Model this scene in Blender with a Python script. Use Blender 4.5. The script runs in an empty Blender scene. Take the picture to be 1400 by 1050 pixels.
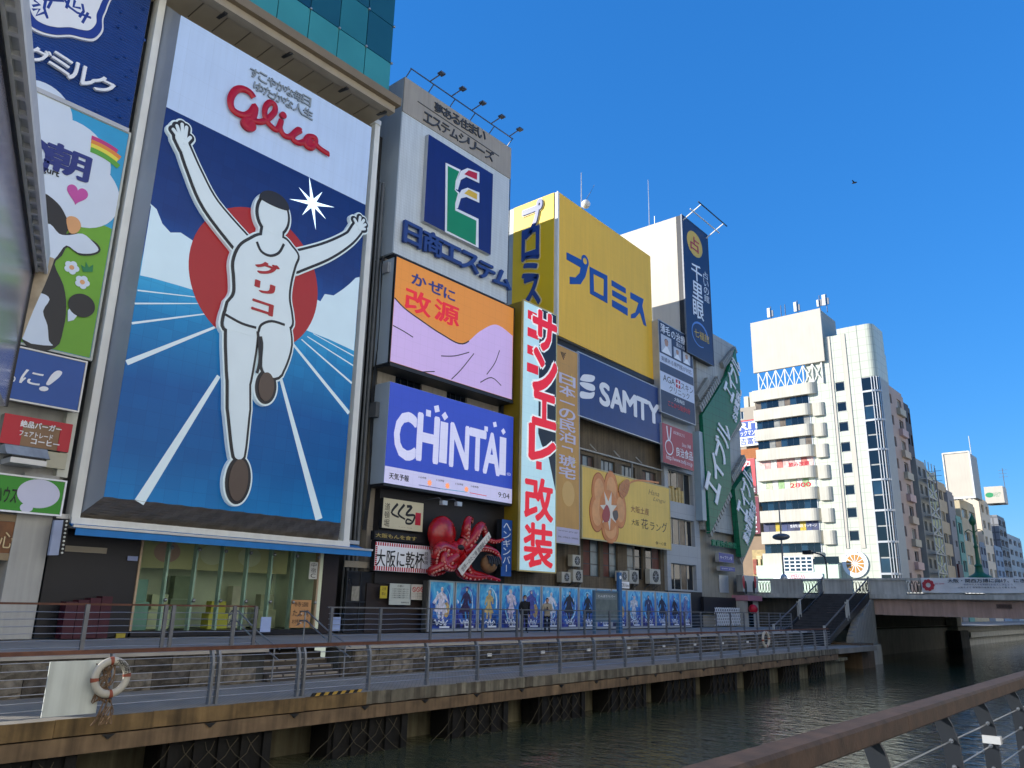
import bpy, math, random
from mathutils import Vector as V, Matrix

# ------------------------------------------------------------------ camera, sky, sun, exposure
sc = bpy.context.scene
COL = sc.collection
FPX = 1073.0                                   # focal length in pixels of the 1400 px wide photograph
CAM = V((0.0, 0.0, 4.0))
Zc = V((80, 3825, -FPX)).normalized()
Yc = V((950, -321, -FPX)); Yc = (Yc - Zc * Yc.dot(Zc)).normalized()
Xc = Yc.cross(Zc)
ROT = Matrix((Xc, Yc, Zc))                     # camera axes -> world axes (X across the canal, Y along it)
cam = bpy.data.cameras.new("camera"); cam_o = bpy.data.objects.new("camera", cam); COL.objects.link(cam_o)
cam_o.matrix_world = Matrix.Translation(CAM) @ ROT.to_4x4()
cam.sensor_width = 36.0; cam.lens = FPX / 1400.0 * 36.0; cam.clip_start = 0.05; cam.clip_end = 6000
sc.camera = cam_o

SUN_EL, SUN_VEC = math.radians(22), V((-0.72, -0.69, 0)).normalized()
w = bpy.data.worlds.new("World"); sc.world = w; w.use_nodes = True
nt = w.node_tree; bg = nt.nodes["Background"]
sky = nt.nodes.new("ShaderNodeTexSky"); sky.sky_type = 'NISHITA'; sky.sun_disc = False
sky.sun_elevation = SUN_EL; sky.sun_rotation = math.atan2(SUN_VEC.x, SUN_VEC.y)
sky.air_density = 1.0; sky.dust_density = 0.0; sky.ozone_density = 8.0; sky.altitude = 0
# one even grade over the whole sky: softer range between zenith and horizon, deeper blue
bw = nt.nodes.new("ShaderNodeRGBToBW"); pw_ = nt.nodes.new("ShaderNodeMath"); pw_.operation = 'POWER'; pw_.inputs[1].default_value = -0.45
mul = nt.nodes.new("ShaderNodeVectorMath"); mul.operation = 'SCALE'; hs = nt.nodes.new("ShaderNodeHueSaturation"); hs.inputs["Saturation"].default_value = 1.12
nt.links.new(sky.outputs[0], bw.inputs[0]); nt.links.new(bw.outputs[0], pw_.inputs[0]); nt.links.new(sky.outputs[0], mul.inputs[0]); nt.links.new(pw_.outputs[0], mul.inputs["Scale"])
nt.links.new(mul.outputs[0], hs.inputs["Color"]); nt.links.new(hs.outputs[0], bg.inputs[0]); bg.inputs[1].default_value = 0.105
sun = bpy.data.lights.new("sun", 'SUN'); sun_o = bpy.data.objects.new("sun", sun); COL.objects.link(sun_o)
sun.energy = 3.1; sun.angle = math.radians(0.53); sun.color = (1.0, 0.94, 0.85)
sd = V((SUN_VEC.x * math.cos(SUN_EL), SUN_VEC.y * math.cos(SUN_EL), math.sin(SUN_EL)))
sun_o.rotation_euler = sd.to_track_quat('Z', 'Y').to_euler()
sc.view_settings.view_transform = 'Standard'; sc.view_settings.look = 'None'
sc.view_settings.exposure = 1.45; sc.view_settings.gamma = 1.0; sc.view_settings.use_curve_mapping = False
sc.cycles.max_bounces = 8; sc.cycles.use_denoising = True
rnd = random.Random(7)

# ------------------------------------------------------------------ levels (metres above the water)
Z_WATER, Z_LOW, Z_UP, Z_BANK, Z_ROAD = 0.4, 1.84, 2.70, 2.45, 5.25

# ------------------------------------------------------------------ helpers
def ray(x, y): return ROT @ V((x - 700.0, 525.0 - y, -FPX))
class Plane:
    def __init__(s, o, u, n): s.o, s.u, s.n, s.v = V(o), V(u).normalized(), V(n).normalized(), V((0, 0, 1))
    def px(s, x, y):
        d = ray(x, y); t = (s.o - CAM).dot(s.n) / d.dot(s.n); p = CAM + d * t - s.o
        return (p.dot(s.u), p.dot(s.v))
    def at(s, u, v, d=0.0): return s.o + s.u * u + s.v * v + s.n * d
def F(X): return Plane((X, 0, 0), (0, 1, 0), (1, 0, 0))         # facing the canal: u = world y
def S(Y): return Plane((0, Y, 0), (1, 0, 0), (0, -1, 0))        # facing the camera along the canal: u = world x
def FR(X, Y0, deg):                                             # canal front turned a little away beyond Y0
    a = math.radians(deg); u = V((-math.sin(a), math.cos(a), 0)); n = V((math.cos(a), math.sin(a), 0))
    return Plane(V((X, Y0, 0)), u, n)

def lin(c):
    if isinstance(c, str): c = tuple(int(c[i:i + 2], 16) for i in (0, 2, 4))
    return tuple((x / 255 / 12.92 if x / 255 <= 0.04045 else ((x / 255 + 0.055) / 1.055) ** 2.4) for x in c)
MATS = {}
def M(name, c, rough=0.6, noise=0.06, scale=1.5, bump=0.0, bscale=30.0, metal=0.0, emis=0.0, spec=0.4, streak=0.0,
      grid=None, gridc=0.75, wave=None, alpha=None):
    """procedural surface: base colour with mottling, optional vertical dirt streaks, joints and relief"""
    if name in MATS: return MATS[name]
    m = bpy.data.materials.new(name); m.use_nodes = True; t = m.node_tree; N = t.nodes; L = t.links
    b = N["Principled BSDF"]; r, g, bl = lin(c)
    geo = N.new("ShaderNodeNewGeometry"); pos = geo.outputs["Position"]
    tex = N.new("ShaderNodeTexNoise"); tex.inputs["Scale"].default_value = scale; tex.inputs["Detail"].default_value = 6
    L.new(pos, tex.inputs["Vector"])
    mr = N.new("ShaderNodeMapRange"); mr.inputs[1].default_value = 0.3; mr.inputs[2].default_value = 0.7
    mr.inputs[3].default_value = 1 - noise; mr.inputs[4].default_value = 1 + noise * 0.6
    L.new(tex.outputs[0], mr.inputs[0]); val = mr.outputs[0]
    if streak > 0:
        mp = N.new("ShaderNodeMapping"); mp.inputs["Scale"].default_value = (5, 5, 0.35); L.new(pos, mp.inputs[0])
        t2 = N.new("ShaderNodeTexNoise"); t2.inputs["Scale"].default_value = 1.0; t2.inputs["Detail"].default_value = 5
        L.new(mp.outputs[0], t2.inputs["Vector"])
        m2 = N.new("ShaderNodeMapRange"); m2.inputs[1].default_value = 0.35; m2.inputs[2].default_value = 0.68
        m2.inputs[3].default_value = 1.0; m2.inputs[4].default_value = 1 - streak; L.new(t2.outputs[0], m2.inputs[0])
        mu = N.new("ShaderNodeMath"); mu.operation = 'MULTIPLY'; L.new(val, mu.inputs[0]); L.new(m2.outputs[0], mu.inputs[1]); val = mu.outputs[0]
    if grid:
        # joints: (period along y+x, period along z, joint width)
        sep = N.new("ShaderNodeSeparateXYZ"); L.new(pos, sep.inputs[0])
        ad = N.new("ShaderNodeMath"); ad.operation = 'ADD'; L.new(sep.outputs[0], ad.inputs[0]); L.new(sep.outputs[1], ad.inputs[1])
        prev = None
        for sock, per in ((ad.outputs[0], grid[0]), (sep.outputs[2], grid[1])):
            md = N.new("ShaderNodeMath"); md.operation = 'PINGPONG'; md.inputs[1].default_value = per / 2; L.new(sock, md.inputs[0])
            gt = N.new("ShaderNodeMath"); gt.operation = 'GREATER_THAN'; gt.inputs[1].default_value = grid[2]; L.new(md.outputs[0], gt.inputs[0])
            if prev is None: prev = gt.outputs[0]
            else:
                mn = N.new("ShaderNodeMath"); mn.operation = 'MINIMUM'; L.new(prev, mn.inputs[0]); L.new(gt.outputs[0], mn.inputs[1]); prev = mn.outputs[0]
        m3 = N.new("ShaderNodeMapRange"); m3.inputs[3].default_value = gridc; m3.inputs[4].default_value = 1.0; L.new(prev, m3.inputs[0])
        mu = N.new("ShaderNodeMath"); mu.operation = 'MULTIPLY'; L.new(val, mu.inputs[0]); L.new(m3.outputs[0], mu.inputs[1]); val = mu.outputs[0]
    mix = N.new("ShaderNodeVectorMath"); mix.operation = 'SCALE'; mix.inputs[0].default_value = (r, g, bl); L.new(val, mix.inputs["Scale"])
    L.new(mix.outputs[0], b.inputs["Base Color"])
    b.inputs["Roughness"].default_value = rough; b.inputs["Metallic"].default_value = metal
    b.inputs["Specular IOR Level"].default_value = spec
    if emis > 0:
        L.new(mix.outputs[0], b.inputs["Emission Color"]); b.inputs["Emission Strength"].default_value = emis
    if alpha is not None: b.inputs["Alpha"].default_value = alpha
    h = None
    if wave:
        # ribs: (axis index, period)
        sep = N.new("ShaderNodeSeparateXYZ"); L.new(pos, sep.inputs[0])
        sn = N.new("ShaderNodeMath"); sn.operation = 'MULTIPLY'; sn.inputs[1].default_value = 2 * math.pi / wave[1]; L.new(sep.outputs[wave[0]], sn.inputs[0])
        s2 = N.new("ShaderNodeMath"); s2.operation = 'SINE'; L.new(sn.outputs[0], s2.inputs[0]); h = s2.outputs[0]
        bp = N.new("ShaderNodeBump"); bp.inputs["Strength"].default_value = 0.8; bp.inputs["Distance"].default_value = wave[1] * 0.18
        L.new(h, bp.inputs["Height"]); L.new(bp.outputs[0], b.inputs["Normal"])
    elif bump > 0:
        t4 = N.new("ShaderNodeTexNoise"); t4.inputs["Scale"].default_value = bscale; t4.inputs["Detail"].default_value = 5; L.new(pos, t4.inputs["Vector"])
        bp = N.new("ShaderNodeBump"); bp.inputs["Strength"].default_value = 0.7; bp.inputs["Distance"].default_value = bump
        L.new(t4.outputs[0], bp.inputs["Height"]); L.new(bp.outputs[0], b.inputs["Normal"])
    MATS[name] = m; return m

class MB:
    """collects faces, then links them as ONE mesh object"""
    def __init__(s): s.v, s.f, s.smooth = [], [], False
    def add(s, vs, fs):
        k = len(s.v); s.v += [tuple(p) for p in vs]; s.f += [tuple(i + k for i in f) for f in fs]; return s
    def quad(s, a, b, c, d): return s.add((a, b, c, d), ((0, 1, 2, 3),))
    def hexa(s, P):
        return s.add(P, ((0, 3, 2, 1), (4, 5, 6, 7), (0, 1, 5, 4), (1, 2, 6, 5), (2, 3, 7, 6), (3, 0, 4, 7)))
    def box(s, x0, x1, y0, y1, z0, z1):
        return s.hexa([V(p) for p in ((x0, y0, z0), (x1, y0, z0), (x1, y1, z0), (x0, y1, z0), (x0, y0, z1), (x1, y0, z1), (x1, y1, z1), (x0, y1, z1))])
    def pbox(s, pl, u0, u1, v0, v1, d0, d1):
        a = pl.at
        return s.hexa([a(u0, v0, d0), a(u1, v0, d0), a(u1, v1, d0), a(u0, v1, d0), a(u0, v0, d1), a(u1, v0, d1), a(u1, v1, d1), a(u0, v1, d1)])
    def prism(s, pl, pts, d0, d1):
        ar = sum(pts[i][0] * pts[(i + 1) % len(pts)][1] - pts[(i + 1) % len(pts)][0] * pts[i][1] for i in range(len(pts)))
        if ar < 0: pts = pts[::-1]
        n = len(pts); vs = [pl.at(u, v, d1) for u, v in pts] + [pl.at(u, v, d0) for u, v in pts]
        return s.add(vs, [tuple(range(n))] + [(i, i + n, (i + 1) % n + n, (i + 1) % n) for i in range(n)])
    def sweep(s, pts, r, n=8, up=None, ry=None, cap=True):
        """tube along 3-D points; r a number or a list; ry flattens it along `up`"""
        pts = [V(p) for p in pts]; m = len(pts); rs = r if isinstance(r, (list, tuple)) else [r] * m
        k = len(s.v)
        for i, p in enumerate(pts):
            t = (pts[min(i + 1, m - 1)] - pts[max(i - 1, 0)])
            t = t.normalized() if t.length > 1e-9 else V((0, 0, 1))
            a = V(up) if up is not None else (V((0, 0, 1)) if abs(t.z) < 0.9 else V((1, 0, 0)))
            b = t.cross(a); b = b.normalized() if b.length > 1e-6 else V((1, 0, 0)); c = b.cross(t)
            q = ry if ry is not None else None
            for j in range(n):
                an = 2 * math.pi * j / n
                s.v.append(tuple(p + b * (rs[i] * math.cos(an)) + c * ((rs[i] if q is None else q) * math.sin(an))))
        for i in range(m - 1):
            for j in range(n):
                s.f.append((k + i * n + j, k + i * n + (j + 1) % n, k + (i + 1) * n + (j + 1) % n, k + (i + 1) * n + j))
        if cap:
            s.f.append(tuple(k + j for j in range(n))[::-1]); s.f.append(tuple(k + (m - 1) * n + j for j in range(n)))
        s.smooth = s.smooth or n >= 8
        return s
    def bar(s, p, q, wd, hd):
        p, q = V(p), V(q); t = (q - p).normalized(); a = V((0, 0, 1)) if abs(t.z) < 0.95 else V((1, 0, 0))
        b = t.cross(a).normalized() * wd / 2; c = b.cross(t).normalized() * hd / 2
        return s.hexa([p - b - c, p + b - c, p + b + c, p - b + c, q - b - c, q + b - c, q + b + c, q - b + c])
    def sphere(s, c, rx, ry=None, rz=None, n=14, m=9):
        c = V(c); ry = ry or rx; rz = rz or rx; k = len(s.v)
        for i in range(m + 1):
            th = math.pi * i / m
            for j in range(n):
                ph = 2 * math.pi * j / n
                s.v.append((c.x + rx * math.sin(th) * math.cos(ph), c.y + ry * math.sin(th) * math.sin(ph), c.z + rz * math.cos(th)))
        for i in range(m):
            for j in range(n):
                s.f.append((k + i * n + j, k + (i + 1) * n + j, k + (i + 1) * n + (j + 1) % n, k + i * n + (j + 1) % n))
        s.smooth = True; return s
    def mesh(s, name):
        me = bpy.data.meshes.new(name); me.from_pydata(s.v, [], s.f); me.validate()
        if s.smooth:
            for p in me.polygons: p.use_smooth = True
            try: me.set_sharp_from_angle(angle=math.radians(40))
            except Exception: pass
        return me
    def build(s, name, mat, parent=None):
        me = s.mesh(name); me.materials.append(mat)
        return link(name, me, parent)
WPOS = {}
def link(name, me, parent=None, loc=(0, 0, 0)):
    """meshes are written in world metres; a child sits at minus its parents' offset"""
    o = bpy.data.objects.new(name, me); COL.objects.link(o)
    if parent is not None:
        o.parent = parent; o.location = V(loc) - WPOS.get(parent.name, V((0, 0, 0)))
    else: o.location = V(loc)
    WPOS[o.name] = V(loc); return o
def tag(o, label, cat, group=None):
    o["label"] = label; o["category"] = cat
    if group: o["group"] = group
    return o
def thing(name, label, cat, loc, group=None):
    o = bpy.data.objects.new(name, None); COL.objects.link(o); o.location = V(loc); WPOS[o.name] = V(loc)
    o.empty_display_size = 0.3
    return tag(o, label, cat, group)
def struct(name, mb, mat):
    o = mb.build(name, mat); o["kind"] = "structure"; return o
def piece(name, me, mat, parent, loc, rz=0.0, scale=None):
    """one more object that shares mesh data"""
    if not me.materials: me.materials.append(mat)
    o = link(name, me, parent, loc)
    if rz: o.rotation_euler.z = rz
    if scale: o.scale = scale
    return o

TCACHE = {}
def glyphs(body, off=0.0, shear=0.0, space=1.0):
    key = (body, off, shear, space)
    if key in TCACHE: return TCACHE[key]
    cu = bpy.data.curves.new("lettering", 'FONT'); cu.body = body; cu.offset = off; cu.shear = shear; cu.space_character = space
    cu.resolution_u = 3; cu.fill_mode = 'FRONT'
    ob = bpy.data.objects.new("lettering", cu)
    me = bpy.data.meshes.new_from_object(ob)
    vs = [(p.co.x, p.co.y) for p in me.vertices]; fs = [tuple(p.vertices) for p in me.polygons]
    # outline edges, for the sides of raised letters
    cnt = {}
    for f in fs:
        for i in range(len(f)):
            a, b = f[i], f[(i + 1) % len(f)]; cnt.setdefault((min(a, b), max(a, b)), []).append((a, b))
    ed = [e[0] for e in cnt.values() if len(e) == 1]
    bpy.data.objects.remove(ob); bpy.data.curves.remove(cu); bpy.data.meshes.remove(me)
    TCACHE[key] = (vs, fs, ed); return TCACHE[key]
def put_glyphs(mb, pl, body, mapuv, d, th, off, shear, space=1.0):
    vs, fs, ed = glyphs(body, 0.0, shear, space)
    if not vs: return
    n = len(vs); dirs = [(0, 0)]
    if off > 0: dirs += [(off * math.cos(a), off * math.sin(a)) for a in [k * math.pi / 4 + .39 for k in range(8)]]   # heavier strokes
    for k, (ox, oy) in enumerate(dirs):
        uv = [mapuv(x + ox, y + oy) for x, y in vs]; dd = d + th + 0.0015 * ((k * 5) % 9); ff = list(fs)
        P = [pl.at(u, v, dd) for u, v in uv]
        if th > 0.004:
            P += [pl.at(u, v, d) for u, v in uv]; ff += [(b, a, a + n, b + n) for a, b in ed]
        mb.add(P, ff)
def text(pl, body, tl, br, mat, parent, d=0.02, th=0.003, off=0.0, shear=0.0, name="lettering", uv=False, space=1.0, slope=None):
    """one line of writing stretched between two photo points (or two u,v points) of its board"""
    (u0, v1), (u1, v0) = (tl, br) if uv else (pl.px(*tl), pl.px(*br))
    vs, _, _ = glyphs(body, 0.0, shear, space)
    if not vs: return None
    xs = [p[0] for p in vs]; ys = [p[1] for p in vs]; x0, x1, y0, y1 = min(xs), max(xs), min(ys), max(ys)
    sx, sy = (u1 - u0) / max(x1 - x0, 1e-6), (v1 - v0) / max(y1 - y0, 1e-6)
    mb = MB(); put_glyphs(mb, pl, body, lambda x, y: (u0 + (x - x0) * sx, v0 + (y - y0) * sy), d, th, off, shear, space)
    return mb.build(name, mat, parent)
def vtext(pl, body, tl, br, mat, parent, d=0.02, th=0.003, off=0.0, name="lettering", uv=False, shear=0.0):
    """a column of characters"""
    (u0, v1), (u1, v0) = (tl, br) if uv else (pl.px(*tl), pl.px(*br))
    n = len(body); ch = (v1 - v0) / n; mb = MB()
    for i, c in enumerate(body):
        top = v1 - ch * i
        vs, _, _ = glyphs(c, 0.0, 0.0)
        if not vs: continue
        xs = [p[0] for p in vs]; ys = [p[1] for p in vs]; x0, x1, y0, y1 = min(xs), max(xs), min(ys), max(ys)
        if c in "ー-「」":
            cx, cy = (x0 + x1) / 2, (y0 + y1) / 2; s = (u1 - u0)
            f = lambda x, y: ((u0 + u1) / 2 + (y - cy) * s, top - ch / 2 - (x - cx) * ch)
        elif c in "・.1一":
            cx, cy = (x0 + x1) / 2, (y0 + y1) / 2
            f = lambda x, y: ((u0 + u1) / 2 + (x - cx) * (u1 - u0), top - ch / 2 + (y - cy) * ch)
        else:
            f = lambda x, y: (u0 + (x - x0) / (x1 - x0) * (u1 - u0), top - ch * 0.95 + (y - y0) / (y1 - y0) * ch * 0.9)
        put_glyphs(mb, pl, c, f, d, th, off, 0.0)
    return mb.build(name, mat, parent)
def slt(pl, ch, x0, x1, yt, h, slope, mat, parent, **k):
    """a character of a slanting line: photo x range, top at its left, height, slope of the line"""
    return text(pl, ch, (x0, yt), (x1, yt + h + slope * (x1 - x0)), mat, parent, name="letter", **k)
def crom(pts, k=6, closed=False):
    n = len(pts); out = []
    rng = range(n) if closed else range(n - 1)
    for i in rng:
        if closed: p0, p1, p2, p3 = (pts[(i + j) % n] for j in (-1, 0, 1, 2))
        else: p0, p1, p2, p3 = pts[max(i - 1, 0)], pts[i], pts[i + 1], pts[min(i + 2, n - 1)]
        for j in range(k):
            t = j / k
            out.append(tuple(0.5 * (2 * b + (c - a) * t + (2 * a - 5 * b + 4 * c - e) * t * t + (3 * b - a - 3 * c + e) * t ** 3) for a, b, c, e in zip(p0, p1, p2, p3)))
    if not closed: out.append(tuple(pts[-1]))
    return out
def art(pl, pts, mat, parent, d, th=0.004, name="print", smooth=0, uv=False):
    """one flat shape of a sign's print, given by photo points on the board"""
    if smooth: pts = crom(pts, smooth, True)
    p = list(pts) if uv else [pl.px(*q) for q in pts]
    return MB().prism(pl, p, d - th, d).build(name, mat, parent)
def disc(pl, c, ru, rv, mat, parent, d, th=0.004, name="print", uv=False, n=36):
    cu, cv = c if uv else pl.px(*c)
    return MB().prism(pl, [(cu + ru * math.cos(2 * math.pi * i / n), cv + rv * math.sin(2 * math.pi * i / n)) for i in range(n)], d - th, d).build(name, mat, parent)
def stroke(pl, pts, wid, mat, parent, d, name="line", smooth=4, ry=0.006, uv=False, taper=None):
    """a drawn line: flattened rod lying on the board, width in metres"""
    p = list(pts) if uv else [pl.px(*q) for q in pts]
    if smooth and len(p) > 2: p = crom(p, smooth)
    P = [pl.at(u, v, d) for u, v in p]; m = len(P)
    r = wid / 2 if taper is None else [wid / 2 * (1 + (taper - 1) * i / (m - 1)) for i in range(m)]
    return MB().sweep(P, r, 8, up=pl.n, ry=ry).build(name, mat, parent)
def rect_px(pl, tl, br):
    (u0, v1), (u1, v0) = pl.px(*tl), pl.px(*br); return u0, u1, v0, v1
def quad_px(pl, tl, tr, bl, br):
    """upright rectangle fitted to four photo corners"""
    a, b, c, e = pl.px(*tl), pl.px(*tr), pl.px(*bl), pl.px(*br)
    return (a[0] + c[0]) / 2, (b[0] + e[0]) / 2, (c[1] + e[1]) / 2, (a[1] + b[1]) / 2
def board(name, label, cat, pl, R, depth, fmat, smat, frame=None, fw=0.06, group=None, back=None):
    """signboard: body box behind the face, face panel, four frame bars"""
    u0, u1, v0, v1 = R; t = thing(name, label, cat, pl.at((u0 + u1) / 2, v0, -depth), group)
    MB().pbox(pl, u0, u1, v0, v1, -depth, -0.012).build("box", smat, t)
    MB().pbox(pl, u0 + 0.01, u1 - 0.01, v0 + 0.01, v1 - 0.01, -0.011, 0.0).build("panel", fmat, t)
    if frame:
        for a in ((u0 - fw, u1 + fw, v1, v1 + fw), (u0 - fw, u1 + fw, v0 - fw, v0), (u0 - fw, u0, v0, v1), (u1, u1 + fw, v0, v1)):
            MB().pbox(pl, *a, -min(depth * 0.6, 0.1), 0.02).build("frame_bar", frame, t)
    return t
def holed_wall(name, pl, u0, u1, v0, v1, holes, mat, parent, depth=0.25, thick=0.4, d=0.0):
    """wall with real openings: holes = (u0,u1,v0,v1)"""
    us = sorted({u0, u1} | {min(max(h[i], u0), u1) for h in holes for i in (0, 1)})
    vs = sorted({v0, v1} | {min(max(h[i], v0), v1) for h in holes for i in (2, 3)})
    mb = MB(); at = pl.at
    for a, b in zip(us, us[1:]):
        for c, e in zip(vs, vs[1:]):
            mu, mv = (a + b) / 2, (c + e) / 2
            if any(h[0] < mu < h[1] and h[2] < mv < h[3] for h in holes): continue
            mb.quad(at(a, c, d), at(b, c, d), at(b, e, d), at(a, e, d))
    for a, b, c, e in holes:
        p = [(a, c), (b, c), (b, e), (a, e)]
        for i in range(4):
            q, r = p[i], p[(i + 1) % 4]
            mb.quad(at(*r, d), at(*q, d), at(*q, d - depth), at(*r, d - depth))
    P = [(u0, v0), (u1, v0), (u1, v1), (u0, v1)]
    for i in range(4):
        q, r = P[i], P[(i + 1) % 4]; mb.quad(at(*q, d), at(*q, d - thick), at(*r, d - thick), at(*r, d))
    return mb.build(name, mat, parent)
def window(pl, h, parent, frame, pane, nx=2, ny=1, d=-0.14, bw=0.05, name="window"):
    a, b, c, e = h; fr = MB()
    us = [a + (b - a) * i / nx for i in range(nx + 1)]; vs = [c + (e - c) * i / ny for i in range(ny + 1)]
    for i, u in enumerate(us):
        x0 = u if i == 0 else (u - bw if i == nx else u - bw / 2); fr.pbox(pl, x0, x0 + bw, c, e, d - 0.03, d + 0.035)
    for i, v in enumerate(vs):
        y0 = v if i == 0 else (v - bw if i == ny else v - bw / 2); fr.pbox(pl, a, b, y0, y0 + bw, d - 0.025, d + 0.03)
    o = fr.build(name, frame, parent)
    for i in range(nx):
        MB().quad(pl.at(us[i], c, d), pl.at(us[i + 1], c, d), pl.at(us[i + 1], e, d), pl.at(us[i], e, d)).build("pane", pane[(i + int(abs(a) * 7)) % len(pane)] if isinstance(pane, (list, tuple)) else pane, o)
    return o
# ================================================================== MATERIALS shared
m_conc = M("concrete", "8a8a84", 0.85, 0.16, 0.8, 0.01, 12, streak=0.25)
m_concd = M("concrete_dark", "4a4b47", 0.9, 0.25, 0.9, 0.02, 8, streak=0.4)
m_concl = M("concrete_light", "b4b4ac", 0.85, 0.12, 0.9, 0.006, 14, streak=0.22)
m_white = M("white_paint", "dcdcd6", 0.5, 0.05, 1.2, streak=0.10)
m_offw = M("off_white", "bdb7aa", 0.6, 0.05, 0.5, streak=0.06)
m_black = M("black_paint", "17181a", 0.5, 0.15)
m_dark = M("dark_metal", "2a2d31", 0.45, 0.12, 3, metal=0.3)
m_steel = M("grey_steel", "6d7075", 0.45, 0.12, 4, metal=0.6)
m_stain = M("stainless", "9a9ca0", 0.3, 0.08, 4, metal=0.9)
m_alu = M("aluminium", "b8babb", 0.4, 0.06, 2, metal=0.5)
m_paint = M("sign_white", "e8ebee", 0.45, 0.02)
m_navy = M("sign_navy", "15306f", 0.4, 0.05)
m_red = M("sign_red", "b5152c", 0.4, 0.05)
m_ink = M("sign_ink", "16161a", 0.5, 0.05)
m_glass = M("dark_glass", "10161c", 0.06, 0.2, 0.6, spec=0.8)
m_glassb = M("blue_glass", "22384a", 0.06, 0.3, 0.5, spec=0.9)
m_curt = M("curtained_glass", "8d8c84", 0.18, 0.35, 1.3, spec=0.7)
m_wood = M("rail_wood", "5b3a2c", 0.7, 0.25, 5, 0.002, 60)
m_glow = M("lamp_tube", "f4f1e2", 0.5, 0.02, emis=26.0)

# ================================================================== SETTING
g = MB(); g.quad((-2500, -400, Z_UP - 0.03), (-19.9, -400, Z_UP - 0.03), (-19.9, 4000, Z_UP - 0.03), (-2500, 4000, Z_UP - 0.03))
struct("ground", g, M("paving", "8f8a83", 0.8, 0.15, 0.7, 0.004, 20, grid=(0.9, 50, 0.008)))
g = MB(); g.quad((-1.62, -60, Z_BANK), (60, -60, Z_BANK), (60, 400, Z_BANK), (-1.62, 400, Z_BANK))
g.quad((-1.62, -60, Z_BANK), (-1.62, 400, Z_BANK), (-1.62, 400, -2), (-1.62, -60, -2))
struct("near_quay", g, M("quay_paving", "6f6d6a", 0.8, 0.15, 0.7, 0.004, 20))
# unseen blocks behind the viewer, added to bounce sunlight onto the far facades
g = MB()
for k, (a, b, h, x) in enumerate(((-90, -52, 34, 10), (-51, -22, 41, 11), (-21, 6, 36, 9.5), (7, 34, 43, 10.5), (35, 58, 38, 9.5), (110, 150, 40, 10), (151, 210, 36, 11))):
    g.box(x, x + 14, a, b, Z_BANK + .02, h)
    for i in range(int((b - a) / 3.2)):
        for j in range(int(h / 3.6)): g.box(x - .12, x - .001, a + .6 + i * 3.2, a + 2.6 + i * 3.2, 5 + j * 3.5, 5.5 + j * 3.5)
struct("near_bank_bounce_blocks", g, M("bounce_block_render", "e6e2d8", 0.7, 0.06, 0.3))
def water_mat():
    m = bpy.data.materials.new("canal_water"); m.use_nodes = True; t = m.node_tree; N = t.nodes; L = t.links; b = N["Principled BSDF"]
    b.inputs["Base Color"].default_value = (0.050, 0.056, 0.032, 1); b.inputs["Roughness"].default_value = 0.02; b.inputs["IOR"].default_value = 1.33
    b.inputs["Specular IOR Level"].default_value = 0.5
    geo = N.new("ShaderNodeNewGeometry"); prev = None
    for sc_, dist, k in (((0.55, 0.9, 1), 0.03, 1.0), ((1.6, 3.4, 1), 0.042, 1.0), ((6, 10, 1), 0.005, 1.0)):
        mp = N.new("ShaderNodeMapping"); mp.inputs["Scale"].default_value = sc_; mp.inputs["Rotation"].default_value = (0, 0, 0.5); L.new(geo.outputs["Position"], mp.inputs[0])
        tx = N.new("ShaderNodeTexNoise"); tx.inputs["Scale"].default_value = 1; tx.inputs["Detail"].default_value = 3; tx.inputs["Distortion"].default_value = 0.6
        L.new(mp.outputs[0], tx.inputs["Vector"])
        bp = N.new("ShaderNodeBump"); bp.inputs["Strength"].default_value = k; bp.inputs["Distance"].default_value = dist; L.new(tx.outputs[0], bp.inputs["Height"])
        if prev: L.new(prev, bp.inputs["Normal"])
        prev = bp.outputs[0]
    L.new(prev, b.inputs["Normal"]); return m
g = MB(); g.quad((-24, -400, Z_WATER), (80, -400, Z_WATER), (80, 4000, Z_WATER), (-24, 4000, Z_WATER)); struct("water", g, water_mat())
# quay wall of the far bank
g = MB(); g.box(-20.2, -17.35, -120, 52, -1.5, 1.12); g.box(-20.2, -17.15, -120, 52, 1.12, 1.30); g.box(-20.2, -19.6, -120, 62, 1.3, Z_LOW - .15)
struct("quay_wall", g, M("quay_wall", "807a62", 0.9, 0.3, 0.8, 0.02, 6, streak=0.5))
g = MB(); g.box(-22.6, -21.9, 62.01, 900, -1.5, Z_UP); struct("far_quay_wall", g, m_concl)
XE = lambda y: -15.86 - 0.026 * (y - 5)                     # canal edge of the lower deck drifts a little
# lower deck
m_deck = M("deck_boards", "8a857b", 0.75, 0.2, 1.2, 0.003, 30, grid=(0.145, 90, 0.006), gridc=0.5)
g = MB()
ys = [-30 + 2 * i for i in range(41)]
for a, b in zip(ys, ys[1:]):
    if b > 50.2: b = 50.2
    if a >= 50.2: break
    g.hexa([V(p) for p in ((-20.15, a, Z_LOW - 0.14), (XE(a) - 0.05, a, Z_LOW - 0.14), (XE(b) - 0.05, b, Z_LOW - 0.14), (-20.15, b, Z_LOW - 0.14), (-20.15, a, Z_LOW), (XE(a) - 0.05, a, Z_LOW), (XE(b) - 0.05, b, Z_LOW), (-20.15, b, Z_LOW))])
low_deck = struct("lower_walkway", g, m_deck)
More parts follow.
